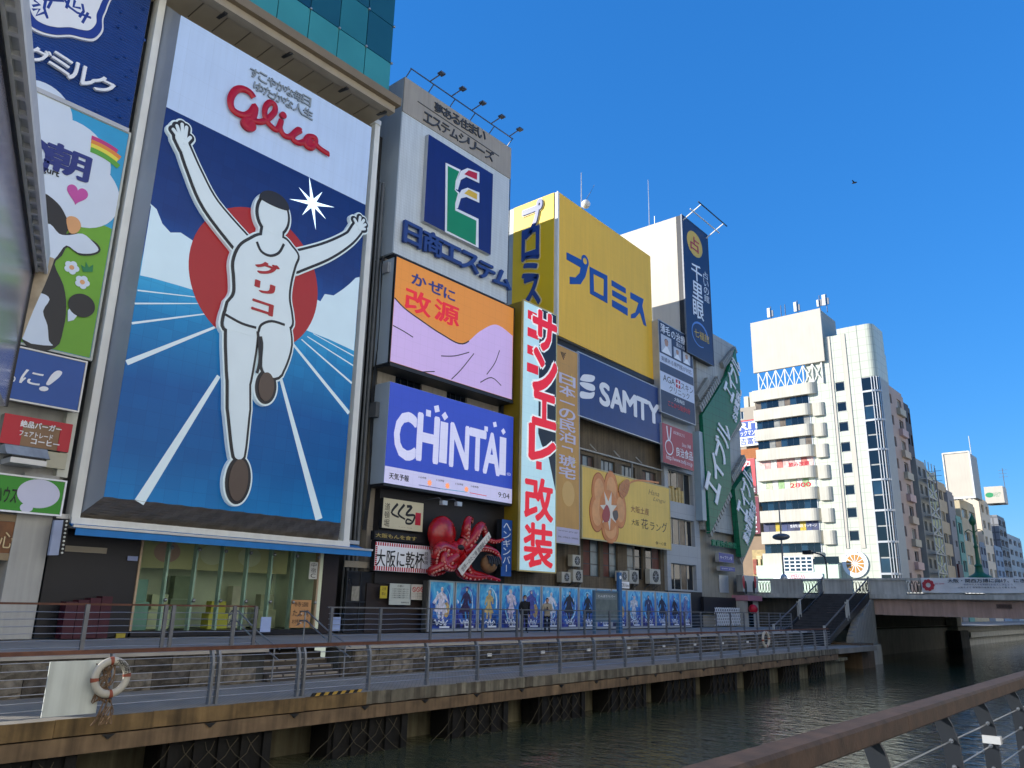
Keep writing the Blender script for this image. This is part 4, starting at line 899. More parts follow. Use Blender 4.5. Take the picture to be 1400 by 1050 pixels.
for lay, (grow, mt, d_) in enumerate(((13, l_white, .16), (8, l_ink, .19), (0, l_skin, .22))):
    nm = ("figure_rim", "figure_outline", "figure_body")[lay]
    for k, (p_, w_) in enumerate(limbs): MB().prism(pl, capsule(p_, w_, grow), .0 if lay == 0 else d_ - .03, d_ + .0022 * k).build(nm, mt, sg)
    MB().prism(pl, grown(torso, mpp * grow / 2), .0 if lay == 0 else d_ - .03, d_ + .0375).build(nm, mt, sg)
    for k, (c, a_, b_) in enumerate((((369, 296), 21, 29), ((321, 657), 12, 27), ((359, 530), 10.5, 20))):
        mt2 = mt if lay < 2 or k == 0 else l_shoe
        disc(pl, c, mpu * (a_ + grow / 2), mpp * (b_ + grow / 2) * .95, mt2, sg, d_ + .042 + .002 * k, .2 if lay == 0 else .03, nm if mt2 is mt else "shoe")
hc = pl.px(370, 281); art(pl, [(hc[0] + mpu * 22 * math.cos(a), hc[1] + mpp * 17 * math.sin(a) * (1 if math.sin(a) > 0 else .25)) for a in [2 * math.pi * i / 24 for i in range(24)]], l_ink, sg, .275, .02, "hair", uv=True)
for ch, a, b in (("グ", (346, 356), (374, 384)), ("リ", (345, 385), (368, 407)), ("コ", (341, 411), (366, 434))): text(pl, ch, a, b, l_red, sg, d=.262, th=.02, off=.04, name="letter")
stroke(pl, [(346, 333), (352, 346), (364, 352), (376, 348), (383, 336)], .11, l_ink, sg, .266, name="figure_outline"); stroke(pl, [(303, 432), (325, 444), (345, 450)], .10, l_ink, sg, .266, name="figure_outline"); stroke(pl, [(348, 456), (352, 446), (366, 441), (384, 446)], .10, l_ink, sg, .268, name="figure_outline")
stroke(pl, [(347, 455), (350, 490), (346, 512)], .12, l_ink, sg, .268, name="figure_outline")
# header lettering: tagline and red script
tg = M("tag_silver", "8d979e", .4, .05)
for ln, A, B in (("すこやかな毎日、", (341, 92), (436, 158)), ("ゆたかな人生", (346, 111), (427, 166))):
    n_ = len(ln)
    for i, ch in enumerate(ln):
        if ch == "、": continue
        w_ = (B[0] - A[0]) / n_; x = A[0] + w_ * i; y = A[1] + .52 * (x - A[0]); slt(pl, ch, x + .6, x + w_ - 1.0, y, 13, .52, tg, sg, d=.03, th=.05, off=.012)
z5 = lambda x, y: (200 + x / 4.118, y / 4.118)
scr = [[(598, 556), (575, 525), (535, 506), (495, 515), (468, 560), (472, 610), (500, 640), (545, 655), (580, 640), (605, 605), (600, 650), (580, 690), (565, 712)], [(606, 605), (588, 660), (566, 715), (545, 700), (560, 672), (610, 690), (660, 685), (712, 640), (716, 600), (690, 582), (662, 612), (662, 670), (690, 712), (726, 735), (748, 700), (752, 680)],
       [(752, 685), (745, 725), (765, 765), (800, 775), (830, 750), (850, 735), (862, 742)], [(860, 740), (822, 762), (818, 792), (850, 810), (885, 800), (905, 775), (940, 780), (945, 810), (920, 838), (890, 825), (888, 795), (905, 775)], [(930, 800), (965, 838), (1010, 868), (1018, 872)]]
m_scr = M("script_red", "b01229", .3, .04)
for k, s_ in enumerate(scr): stroke(pl, [z5(*p) for p in s_], .26 if k != 0 else .30, m_scr, sg, .10 + .004 * k, name="script_letter", smooth=5, ry=.07)
disc(pl, z5(566, 708), .33, .28, m_scr, sg, .16, .12, "script_letter"); disc(pl, z5(762, 655), .15, .15, m_scr, sg, .15, .12, "script_letter"); disc(pl, z5(906, 808), .24, .22, m_scr, sg, .16, .12, "script_letter")
# ---- ground floor shop
zt = 5.98
aw = thing("blue_awning", "long bright blue shop awning under the giant sign", "awning", (-26.6, 15, zt))
pa = F(-26.15); a0 = pa.px(100, 742); a1 = pa.px(506, 766)
MB().prism(S(a0[0]), [(-27.2, zt + .32), (-26.1, zt + .02), (-26.1, zt - .2), (-26.14, zt - .2), (-26.14, zt - .01), (-27.2, zt + .28)], -(a1[0] - a0[0]), 0).build("canvas", M("awning_blue", "1f74b8", .6, .1, 2), aw)
MB().box(-26.16, -26.06, a0[0] - .1, a1[0] + .05, zt + .03, zt + .11).build("front_bar", m_alu, aw); MB().box(-27.2, -27.0, a0[0] - .3, a1[0] + .05, zt + .33, zt + .48).build("casing", m_alu, aw)
MB().box(-33, -27.25, YL, YR + .1, zt + .35, ZFB - .35).build("lower_soffit", m_black, gb)
XSH = -27.4; ps = F(XSH)
yl, yr, yr2 = ps.px(187, 800)[0], ps.px(432, 800)[0], ps.px(440, 800)[0]
m_iron = M("shop_black", "191a20", .45, .12)
MB().box(-27.8, XSH, 9.75, yl - .06, Z_UP, zt + .3).build("black_wall", m_iron, gb); MB().box(-27.8, XSH, yr2, 21.0, Z_UP, zt + .3).build("brown_wall", M("shop_brown", "2b2221", .5, .15), gb)
for yy in (yl - .06, yr): MB().box(-27.6, XSH + .06, yy, yy + .07, Z_UP + .18, zt + .2).build("door_frame", M("frame_tan", "b09a7e", .5), gb)
MB().box(-33, XSH + .03, yl, yr2, Z_UP, Z_UP + .18).build("plinth", m_iron, gb)
m_sg = bpy.data.materials.new("shop_glass"); m_sg.use_nodes = True; b_ = m_sg.node_tree.nodes["Principled BSDF"]
b_.inputs["Base Color"].default_value = (.82, .95, .86, 1); b_.inputs["Transmission Weight"].default_value = 1; b_.inputs["Roughness"].default_value = .02; b_.inputs["IOR"].default_value = 1.1
npn = 7
for i in range(npn):
    a, b = yl + .02 + (yr - yl) * i / npn, yl + (yr - yl) * (i + 1) / npn - .02
    MB().quad((XSH, a, Z_UP + .2), (XSH, b, Z_UP + .2), (XSH, b, zt + .2), (XSH, a, zt + .2)).build("shop_pane", m_sg, gb)
    for z in (Z_UP + 1.2, zt - .3): link("glass_fixing", sp, gb, (XSH + .04, b + .02, z))
    if i: MB().box(XSH - .35, XSH - .1, a - .06, a + .02, Z_UP + .18, zt + .2).build("glass_fin", M("fin_green", "9fb8a8", .3, .1), gb)
m_in = M("shop_inside", "dfe8cc", .7, .12, 1); MB().box(-30.9, -30.7, yl, yr, Z_UP, zt + .3).build("back_wall", m_in, gb); MB().box(-31.6, XSH - .02, yl - .3, yl - .06, Z_UP, zt + .3).build("side_wall", m_in, gb); MB().box(-31.6, XSH - .02, yr + .07, yr2 + .2, Z_UP, zt + .3).build("side_wall", m_in, gb)
MB().box(-31.4, -27.5, yl, yr, zt + .25, zt + .32).build("shop_ceiling", M("ceil_white", "cfd2b8", .7), gb)
for k in range(4): MB().box(-30.8, -28.2, yl + .6 + k * 1.7, yl + .75 + k * 1.7, zt + .19, zt + .24).build("lamp_tube", m_glow, gb)
t = thing("shop_banner", "yellow and white printed banner hanging inside the shop window", "banner", (-29, 14, 4.9))
MB().box(-29.05, -29, yl + .4, yr - .5, 5.0, zt + .1).build("cloth", M("banner_yellow", "cfca96", .7, .1, .8), t); 
for k, y in enumerate((yl + 1.6, yl + 3.4, yl + 5.0)): disc(F(-28.99), (y, 5.6), .5, .38, M("banner_pink", "c9a294", .7) if k == 0 else M("banner_cream", "d9d8b4", .7), t, .01, uv=True)
for k, (y, x, h_, c) in enumerate(((yl + .5, -28.6, 1.7, "7fa89a"), (yl + 1.7, -29.5, 1.2, "c9cfa6"), (yl + 2.7, -30, 1.9, "8b9a7c"), (yl + 3.9, -29.2, 1.0, "c8c04e"), (yl + 5.2, -30.1, 1.6, "dcd9c0"), (yl + 6.0, -29.2, 1.3, "a7ab8c"))):
    t = thing("display_stand", "%s display stand inside the glass shop, %s from the left" % (("teal", "cream", "olive", "yellow", "ivory", "grey green")[k], "first second third fourth fifth sixth".split()[k]), "stand", (x, y, Z_UP + .18), "display stands in the glass shop")
    mt = M("stand_%d" % k, c, .6, .15, 2)
    MB().box(x - .3, x + .3, y - .4, y + .4, Z_UP + .18, Z_UP + .18 + h_ * .55).build("cabinet", mt, t); MB().box(x - .22, x + .22, y - .3, y + .3, Z_UP + .19 + h_ * .55, Z_UP + .18 + h_).build("upper_shelf", mt, t)
# vents, posters and door at both ends of the shop
for a, b in (((89, 746), (145, 757)), ((471, 766), (507, 777))):
    R_ = rect_px(F(XSH + .05), a, b); t = thing("louvre_vent", "pale louvred vent above the %s end of the shop" % ("left" if a[0] < 200 else "right"), "vent", (XSH + .05, R_[0], R_[2]), "louvred vents")
    MB().pbox(F(XSH + .05), *R_, -.05, -.01).build("back", m_black, t)
    for k in range(6): z = R_[2] + (R_[3] - R_[2]) * k / 6; MB().pbox(F(XSH + .05), R_[0], R_[1], z, z + .035, -.01, .03).build("louvre", M("louvre", "a89f8c", .6, .1), t)
pe = F(XSH + .06)
def poster(name, label, tl, br, c, lines=(), cat="notice", pl_=pe, ink=m_ink, group=None, th=.02):
    R_ = rect_px(pl_, tl, br); t = thing(name, label, cat, pl_.at(R_[0], R_[2]), group)
    MB().pbox(pl_, *R_, -th, 0).build("sheet", M("sheet_" + c, c, .6, .05), t)
    for s_, f0, f1, f2, f3 in lines: text(pl_, s_, (R_[0] + (R_[1] - R_[0]) * f0, R_[3] - (R_[3] - R_[2]) * f1), (R_[0] + (R_[1] - R_[0]) * f2, R_[3] - (R_[3] - R_[2]) * f3), ink, t, d=.002, uv=True)
    return t
poster("menu_poster", "orange menu poster behind the right end of the shop glass", (399, 820), (423, 858), "b98a5a", (("特選", .15, .08, .85, .25), ("たこ焼", .1, .35, .9, .6), ("お持ち帰り", .1, .7, .9, .85)), pl_=F(XSH + .03))
poster("vertical_shop_sign", "small white vertical sign hanging at right end of shop window", (424, 768), (433, 792), "c2c4bd", (("中", .2, .05, .8, .3), ("宿", .2, .36, .8, .62), ("C", .2, .68, .8, .92)), "sign", pl_=F(XSH + .1))
poster("blue_sticker", "small blue and white sticker on the black shop wall", (175, 760), (188, 767), "8d9ac2", (), "sticker"); poster("yellow_blue_sticker", "yellow and navy square sticker low on the black shop wall", (159, 866), (170, 878), "a89a3a", (), "sticker")
R_ = rect_px(F(XSH + .05), (82, 814), (126, 852)); t = thing("red_crate_stack", "dark red crates stacked in front of the black shop wall", "crates", (-27.2, R_[0], Z_UP))
for k in range(4): MB().box(-27.2, -26.75, R_[0] + .35 * k, R_[0] + .33 + .35 * k, Z_UP, R_[3] - .06 * (3 - k)).build("crate", M("crate_red", "3f1020", .5, .2, 3), t)
R_ = rect_px(F(XSH + .05), (474, 780), (506, 868)); t = thing("restaurant_door", "dark glazed restaurant door under the right louvred vent", "door", (XSH + .05, R_[0], Z_UP))
window(F(XSH + .06), (R_[0], R_[1], Z_UP, R_[3]), t, m_dark, M("door_glass", "2c2a28", .1, .5, 2), 2, 2, .02); MB().pbox(F(XSH + .1), R_[0] + .3, R_[0] + .7, 4.0, 4.6, 0, .02).build("menu_card", M("menu_card", "8d8a7e", .6, .3, 8), t)
# ================================================================== HOUSING COMPANY BUILDING (white top, screens below)
pl = F(-27.0)
eu0, eu1, ev0, ev1 = quad_px(pl, (553, 106), (697.5, 202), (538, 345), (693, 392)); ev0 = pl.px(538, 345)[1]
eb = thing("white_clad_building", "narrow building with white ribbed top and beige windowed wall behind two screens", "building", (-31, (eu0 + eu1) / 2, Z_UP))
m_clad = M("white_clad", "cdd6d8", .45, .04, .8, grid=(.11, .16, .014), gridc=.88, streak=.12); m_clads = M("clad_side", "aab8c2", .5, .05, .5, streak=.08)
zband = pl.px(550, 152)[1]
MB().box(-36.5, -27.0, eu0 + .02, eu1, ev0, zband).build("clad_box", m_clad, eb)
MB().box(-36.4, -26.96, eu0 - .02, eu1 + .06, zband + .004, ev1).build("parapet_band", M("band_beige", "a39c8f", .6, .06, .7, streak=.12, grid=(1.4, 50, .01), gridc=.85), eb)
MB().box(-36.5, -27.02, eu0 - .03, eu0 + .015, ev0 + .01, ev1 - .02).build("side_wall", m_clads, eb)
MB().box(-36.5, -27.05, eu0 + .1, eu1 - .1, ev0 - .12, ev0 - .002).build("base_trim", m_dark, eb)
# wall behind the screens
zk0 = F(-27.6).px(600, 520)[1]
holes = [(eu0 + 1.15, eu0 + 2.9, 13.9, 15.5), (eu0 + 4.6, eu0 + 6.1, 13.9, 15.5)]
holed_wall("wall", F(-27.6), eu0 + .05, eu1 + .3, Z_UP, ev0 - .13, holes, M("wall_beige", "9d9586", .75, .1, .8, .004, 16, streak=.25, grid=(1.5, 2.4, .012), gridc=.8), eb, thick=8)
for h in holes: window(F(-27.6), h, eb, m_dark, m_glass, 4, 1)
pr_ = [(eu0 - .75, .07), (eu0 - .5, .05), (eu0 - .3, .09), (eu0 - .95, .045)]
t = thing("drain_pipes", "grey drain pipes in the dark gap beside the giant sign", "pipe", (-27.6, eu0 - .6, Z_UP))
for y, r_ in pr_: MB().sweep([(-27.7 - .12 * r_, y, Z_UP), (-27.75, y, 24)], r_, 8).build("pipe", M("pipe_grey", "5a6064", .5, .15, 2), t)
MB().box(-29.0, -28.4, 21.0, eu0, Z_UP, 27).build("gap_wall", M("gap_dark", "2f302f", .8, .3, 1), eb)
cb = MB()
for k in range(4): y = eu0 - .25 + k * .05; cb.sweep(crom([(-27.5, y, 20), (-27.42, y + .06, 16), (-27.5, y - .05, 13), (-27.45, y + .1, 9.5), (-27.5, y, 7)], 5), .025, 6)
cb.build("cable", m_dark, t)
# raised logo board and letters
R_ = quad_px(F(-26.75), (585, 183), (674, 238), (581, 303), (671, 348))
p2 = F(-26.75)
t = thing("house_logo_board", "dark blue raised board with green red and yellow letter emblem", "sign", p2.at((R_[0] + R_[1]) / 2, R_[2]))
MB().pbox(p2, R_[0] - .02, R_[1], R_[2], R_[3], -.3, -.01).build("box", m_alu, t); MB().pbox(p2, R_[0], R_[1], R_[2], R_[3], -.01, 0).build("panel", M("logo_navy", "12256b", .4, .08, 1, streak=.12), t)
z8 = lambda x, y: (500 + x / 3.281, 80 + y / 3.281)
zz = lambda L: [z8(*p) for p in L]
art(p2, zz([(358, 468), (425, 500), (408, 545), (403, 590), (420, 602), (408, 645), (405, 672), (505, 720), (505, 850), (355, 778)]), m_paint, t, .02, .02)
art(p2, zz([(367, 482), (418, 508), (402, 550), (398, 590), (412, 606), (400, 650), (400, 682), (495, 728), (492, 838), (363, 773)]), M("logo_green", "138a5a", .4, .04), t, .026)
art(p2, zz([(400, 585), (408, 545), (425, 505), (455, 492), (508, 510), (508, 560), (450, 532), (425, 545), (412, 590)]), m_paint, t, .03, smooth=0); art(p2, zz([(400, 672), (405, 632), (428, 590), (455, 580), (508, 602), (508, 648), (450, 622), (425, 628), (412, 672)]), m_paint, t, .03)
art(p2, zz([(440, 520), (460, 502), (498, 515), (497, 545)]), M("logo_red", "c01f36", .4), t, .036); art(p2, zz([(440, 606), (460, 588), (498, 608), (497, 634)]), M("logo_yellow", "e0b93a", .4), t, .036)
lt = thing("company_lettering", "raised navy company name letters under the emblem board", "lettering", pl.at(eu0 + 2, ev0 + .4), None)
for ch, x0, x1, yt, hh in (("日", 550, 571, 303, 29), ("商", 576, 600, 314, 30), ("エ", 601, 626, 330, 22), ("ス", 627, 650, 342, 24), ("テ", 650, 672, 356, 22), ("ム", 672, 694, 366, 22)): slt(pl, ch, x0, x1, yt, hh, .46, M("letter_navy", "23407f", .4, .05), lt, d=.10, th=.14, off=.03)
lt = thing("slogan_lettering", "dark slogan lettering on the beige band at the roof edge", "lettering", pl.at(eu0 + 2, zband + .3))
p3 = F(-26.955); ls = ("夢ある住まい", (594, 139), (664, 196)), ("エステムシリーズ", (579, 152), (675, 224))
for ln, A, B in ls:
    n_ = len(ln)
    for i, ch in enumerate(ln):
        w_ = (B[0] - A[0]) / n_; x = A[0] + w_ * i; y = A[1] + .60 * (x - A[0]); hh = 13.5
        if ch == "ー": y += 6; hh = 2.0
        slt(p3, ch, x + .4, x + w_ - .8, y, hh, .60, M("letter_grey", "3d3f42", .5), lt, d=.0, th=.04, off=.012)
MB().prism(p3, [p3.px(571, 138), p3.px(682, 213), p3.px(682, 214), p3.px(571, 139)], .0, .02).build("rule_line", MATS["letter_grey"], lt)
# lamps on the roof edge
t = thing("roof_lamps", "row of five thin arm lamps above the white building", "lamp", (-26.9, eu0 + 4, ev1))
MB().bar((-26.7, eu0 + .1, ev1 + .45), (-26.7, eu1 - .1, ev1 + .45), .05, .05).build("rail", m_steel, t)
for k in range(6):
    y = eu0 + .15 + (eu1 - eu0 - .3) * k / 5; MB().bar((-27.3, y, ev1 - .05), (-26.7, y, ev1 + .45), .04, .04).build("strut", m_steel, t)
    if k: MB().bar((-26.7, y - .3, ev1 + .45), (-26.15, y, ev1 + .85), .05, .05).build("arm", m_steel, t); MB().box(-26.3, -26.0, y - .16, y + .16, ev1 + .8, ev1 + .89).build("lamp_head", m_steel, t)
t = thing("roof_ladder", "thin cat ladder on the right edge of white building", "ladder", (-27.2, eu1 + .12, ev0))
for x in (-27.35, -27.05): MB().box(x - .02, x + .02, eu1 + .1, eu1 + .14, ev0, ev1 - 1).build("stile", m_steel, t)
for k in range(30): MB().box(-27.35, -27.05, eu1 + .11, eu1 + .13, ev0 + .2 + k * .3, ev0 + .23 + k * .3).build("rung", m_steel, t)
# ------------------------------------------------------------------ medicine screen
px_ = F(-26.5)
R_ = quad_px(px_, (541.5, 351), (702.5, 421), (533.8, 494), (700, 547))
def ledm(name, c, e_=.12): return M(name, c, .4, .02, 1, emis=e_, grid=(.48, .48, .006), gridc=.86)
t = board("medicine_screen", "orange and lilac LED screen advertising cold medicine", "screen", px_, R_, 1.15, ledm("led_orange", "d98a35"), M("screen_case", "a3b1bb", .5, .06, 1), m_black, .05)
z1 = lambda x, y: (490 + x / 4.564, 330 + y / 4.564)
zq = lambda L: [z1(*p) for p in L]
cur = crom([z1(225, 352), z1(290, 420), z1(400, 500), z1(520, 580), z1(650, 640), z1(760, 560), z1(860, 520), z1(962, 590)], 6)
l_lil = ledm("led_lilac", "c9aedd")
eps = .02
poly = [px_.px(*p) for p in cur]; poly = [(min(max(u, R_[0] + eps), R_[1] - eps), v) for u, v in poly] + [(R_[1] - eps, R_[2] + eps), (R_[0] + eps, R_[2] + eps)]
art(px_, poly, l_lil, t, .006, uv=True); stroke(px_, cur[:27], .07, l_ink, t, .01, smooth=0)
for q in ([(215, 525), (280, 560), (340, 598)], [(515, 715), (600, 715), (690, 692)], [(580, 860), (640, 800), (720, 700)], [(390, 815), (475, 812)], [(880, 680), (850, 760), (800, 830)], [(760, 880), (830, 850), (890, 900)]): stroke(px_, zq(q), .05, l_ink, t, .012)
for ch, a, b in (("か", (335, 192), (420, 298)), ("ぜ", (440, 235), (525, 345)), ("に", (535, 285), (600, 378))): text(px_, ch, z1(*a), z1(*b), ledm("led_navy", "1e2c66", .25), t, d=.008, off=.025)
for ch, a, b in (("改", (298, 282), (445, 478)), ("源", (480, 355), (622, 540))): text(px_, ch, z1(*a), z1(*b), ledm("led_crimson", "b81c2a", .3), t, d=.008, off=.025)
MB().pbox(px_, R_[0] - .02, R_[1] + .05, R_[2] - .2, R_[2] - .06, -1.15, .05).build("tray", m_dark, t)
for (x, y) in ((529, 367),): q = F(-27.2).px(x, y); MB().box(-27.3, -26.9, R_[0] - .16, R_[0] - .005, q[1] - .3, q[1] + .2).build("vent_box", m_alu, t)
# ------------------------------------------------------------------ rental screen
R_ = quad_px(px_, (533, 521), (701, 570), (525, 660), (701, 689))
t = board("rental_screen", "blue LED screen with large white rental agency name and weather strip", "screen", px_, R_, 1.1, ledm("led_royal", "2f45a8", .2), MATS["screen_case"])
z2 = lambda x, y: (490 + x / 5.0, 500 + y / 5.0)
zs_ = (px_.px(*z2(182, 690))[1] + px_.px(*z2(1055, 840))[1]) / 2
MB().pbox(px_, R_[0] + .01, R_[1] - .01, R_[2] + .01, zs_, .001, .005).build("weather_strip", ledm("led_pale", "c4c2e2", .15), t)
l_big = ledm("led_letter", "cfd0ea", .15)
for ch, tl, tr, bl, br_ in (("C", (250, 305), (390, 345), (248, 625), (385, 640)), ("H", (412, 335), (545, 360), (398, 635), (540, 660)), ("I", (560, 375), (610, 395), (552, 660), (605, 670)), ("N", (632, 395), (752, 430), (625, 680), (745, 698)), ("T", (758, 430), (870, 460), (760, 700), (860, 715)), ("A", (860, 455), (965, 485), (855, 725), (960, 742)), ("I", (968, 480), (1010, 500), (960, 742), (1005, 752))):
    r_ = quad_px(px_, z2(*tl), z2(*tr), z2(*bl), z2(*br_))
    if ch == "I": MB().pbox(px_, *r_, .0, .012).build("letter", l_big, t)
    else: text(px_, ch, (r_[0], r_[3]), (r_[1], r_[2]), l_big, t, d=.008, off=.035, uv=True, name="letter")
for (x, y), s_ in (((478, 325), .17), ((535, 295), .17), ((590, 345), .17), ((872, 432), .14), ((932, 402), .14), ((990, 450), .14)):
    c = px_.px(*z2(x, y)); rot = .35 if x in (535, 932) else (.75 if x in (590, 990) else 0)
    art(px_, [(c[0] + s_ * 1.3 * math.cos(rot + a), c[1] + s_ * 1.3 * math.sin(rot + a)) for a in (math.pi / 4, 3 * math.pi / 4, 5 * math.pi / 4, 7 * math.pi / 4)], l_big, t, .014, uv=True, name="letter_accent")
text(px_, "®", z2(1013, 728), z2(1040, 755), l_big, t, d=.01)
text(px_, "天気予報", z2(210, 728), z2(342, 795), l_ink, t, d=.008, off=.01); text(px_, "9:04", z2(955, 862), z2(1030, 912), l_ink, t, d=.008)
for k, (x, y, s_) in enumerate(((438, 765, "10時"), (560, 785, "12時"), (690, 810, "15時"), (795, 828, "18時"))):
    text(px_, s_, z2(x - 26, y - 12), z2(x + 26, y + 12), l_ink, t, d=.008)
    if k < 3:
        c = px_.px(*z2(x + 48, y + 36)); art(px_, [(c[0] + (.17 if i % 2 else .10) * math.cos(i * math.pi / 8), c[1] + (.17 if i % 2 else .10) * math.sin(i * math.pi / 8)) for i in range(16)], ledm("led_sun", "e08a5a", .35), t, .01, uv=True, name="sun_icon")
stroke(px_, [z2(412, 815), z2(560, 840)], .03, ledm("led_line", "3a4a8a"), t, .008, smooth=0); stroke(px_, [z2(560, 840), z2(745, 865)], .03, ledm("led_cyan", "3aa0c0"), t, .008, smooth=0); stroke(px_, [z2(760, 868), z2(875, 890)], .03, ledm("led_crimson", "b81c2a"), t, .008, smooth=0)
MB().box(-27.6, -27.1, R_[0] - .22, R_[0] - .01, R_[3] - 1.6, R_[3] - .9).build("vent_box", M("vent_dark", "55595c", .5), t)
MB().pbox(px_, R_[0], R_[1], R_[2] - .12, R_[2] - .01, -1.05, 0).build("tray", m_dark, t)
# ------------------------------------------------------------------ ground floor: octopus restaurant
z3 = lambda x, y: (490 + x / 4.373, 650 + y / 4.373)
pw = F(-27.2)
wl = thing("restaurant_front", "black restaurant front below the rental screen", "shopfront", (-27.4, 26, Z_UP))
MB().pbox(pw, eu0 + .35, 31.4, 4.75, pw.px(560, 668)[1] + .1, -.35, 0).build("black_panel", M("rest_black", "232122", .6, .2, 1), wl)
MB().pbox(pw, eu0 + .0, 31.4, Z_UP, 4.75, -.35, -.06).build("brown_wall", M("rest_brown", "2a2220", .6, .2, 1), wl)
R_ = quad_px(F(-26.95), z3(150, 133), z3(392, 165), z3(140, 318), z3(382, 335)); pk = F(-26.95)
t = board("cream_name_board", "cream board with black brush kana and small red seal", "sign", pk, R_, .2, M("cream_board", "c9c2a4", .5, .06), m_dark)
for q in ([(235, 170), (198, 222), (240, 250)], [(275, 175), (238, 228), (278, 262)], [(290, 185), (318, 190), (285, 235), (335, 240), (318, 285), (285, 285), (292, 262), (318, 272)]): stroke(pk, [z3(*p) for p in q], .13, m_ink, t, .008, taper=.6)
vtext(pk, "道頓堀", z3(160, 160), z3(182, 310), m_ink, t, d=.004); p_ = rect_px(pk, z3(342, 222), z3(370, 300)); MB().pbox(pk, *p_, 0, .01).build("seal", m_red, t); text(pk, "こんにちは", z3(240, 305), z3(320, 318), m_ink, t, d=.004)
R_ = quad_px(pk, z3(95, 330), z3(440, 362), z3(95, 395), z3(435, 402)); R_ = (R_[0], R_[1], R_[2], R_[3])
t = board("gold_slogan_board", "black strip board with gold kanji above the striped sign", "sign", pk, R_, .25, m_ink, m_dark)
text(pk, "大阪もんを食す", z3(103, 342), z3(345, 392), M("gold_print", "b5a05a", .5), t, d=.006, off=.01)
R_ = quad_px(pk, z3(95, 402), z3(437, 418), z3(82, 572), z3(430, 585))
t = board("striped_toast_sign", "white sign with red striped border and black kanji toast", "sign", F(-26.85), R_, .3, m_paint, m_dark)
n_ = 26; st_ = MB()
for k in range(n_):
    a = R_[0] + (R_[1] - R_[0]) * k / n_; w_ = (R_[1] - R_[0]) / n_ * .55
    st_.pbox(F(-26.85), a, a + w_, R_[2] + .02, R_[2] + .2, .001, .006); st_.pbox(F(-26.85), a, a + w_, R_[3] - .16, R_[3] - .02, .001, .006)
for k in range(10):
    z = R_[2] + .22 + (R_[3] - R_[2] - .4) * k / 10
    for a in (R_[0] + .02, R_[1] - .12): st_.pbox(F(-26.85), a, a + .1, z, z + .06, .001, .006)
st_.build("stripe_border", m_red, t)
text(F(-26.85), "大阪に乾杯", z3(108, 440), z3(388, 560), m_ink, t, d=.006, off=.006); vtext(F(-26.85), "鉄板焼", z3(395, 455), z3(415, 535), m_ink, t, d=.006)
# octopus sculpture
pk = F(-26.2)
def O(x, y, d=0.): q = pk.px(*z3(x, y)); return pk.at(q[0], q[1], d)
t = thing("octopus_sculpture", "big glossy red octopus sculpture holding a white banner", "sculpture", O(560, 600, -.6))
m_oct = M("octopus_red", "a01218", .25, .25, 2.5, .01, 12, spec=.6)
hd = MB(); c = O(530, 355, -.35); rr = .80
ng, mg = 20, 14
for i in range(mg + 1):
    th_ = math.pi * i / mg
    for j in range(ng):
        ph = 2 * math.pi * j / ng; sx = rr * 1.02 * math.sin(th_) * (1 - .18 * math.cos(th_) * -1 * (math.cos(th_) < 0)); 
        hd.v.append(tuple(c + V((.62 * sx * math.cos(ph), sx * math.sin(ph), rr * 1.12 * math.cos(th_) - (.35 * rr if th_ > 2.2 else 0)))))
for i in range(mg):
    for j in range(ng): hd.f.append((i * ng + j, (i + 1) * ng + j, (i + 1) * ng + (j + 1) % ng, i * ng + (j + 1) % ng))
hd.smooth = True; hd.build("head", m_oct, t)
arms = [[(600, 430), (625, 370), (622, 310), (642, 268), (678, 262), (695, 282)], [(610, 440), (665, 380), (700, 325), (742, 300), (768, 340), (780, 380), (812, 397), (848, 382)], [(615, 455), (680, 440), (740, 432), (795, 440), (835, 465), (842, 512)], [(600, 470), (645, 530), (690, 580), (760, 602), (835, 628)], [(590, 480), (600, 550), (640, 598), (700, 612), (748, 606)],
        [(575, 465), (520, 458), (486, 490), (492, 540), (540, 556), (572, 525), (548, 495)], [(560, 450), (490, 425), (445, 445), (440, 500), (462, 535), (505, 548)], [(570, 480), (510, 520), (455, 550), (432, 572), (465, 588), (530, 578)]]
MB().sphere(O(585, 445, -.1), .45, .52, .42).build("body", m_oct, t)
m_suck = M("sucker", "c9877a", .5, .1)
for k, a in enumerate(arms):
    P = crom([tuple(O(x, y, .05 + .22 * math.sin(i * .9 + k) * min(i, 2) / 2)) for i, (x, y) in enumerate(a)], 6); m_ = len(P)
    MB().sweep(P, [.25 * (1 - i / m_) ** .7 + .04 for i in range(m_)], 10); tn_ = MB()
    tn_.sweep(P, [.25 * (1 - i / m_) ** .7 + .04 for i in range(m_)], 10); to_ = tn_.build("tentacle", m_oct, t)
    sk_ = MB()
    for i in range(4, m_ - 2, 2): r9 = .25 * (1 - i / m_) ** .7 + .04; sk_.sphere(V(P[i]) + V((r9 * .75, -.1 * r9, -.55 * r9)), r9 * .32, n=8, m=5)
    sk_.build("suckers", m_suck, to_)
ey = O(585, 432, .30); MB().sphere(ey, .12, .20, .13).build("eye", m_ink, t); MB().sphere(O(622, 355, .25), .2, .17, .17).build("brow", m_oct, t)
R1 = MB(); A, B = [O(x, y, .5) for x, y in ((548, 560), (735, 340), (748, 372), (575, 600))], .03
R1.hexa([p - V((B, 0, 0)) for p in A] + A); sb = R1.build("banner_scroll", M("scroll_white", "d4d2ca", .6, .05), t)
dirv = (A[1] - A[0]).normalized(); upv = V((1, 0, 0)).cross(dirv); upv = upv if upv.z > 0 else -upv
pp = Plane(A[3] + V((.012, 0, 0)), dirv, (1, 0, 0)); pp.v = upv
ll = (A[1] - A[0]).length; text(pp, "世界一のたこ焼 道頓堀くくる", (.12, .34), (ll - .15, .10), m_ink, t, d=0, uv=True)
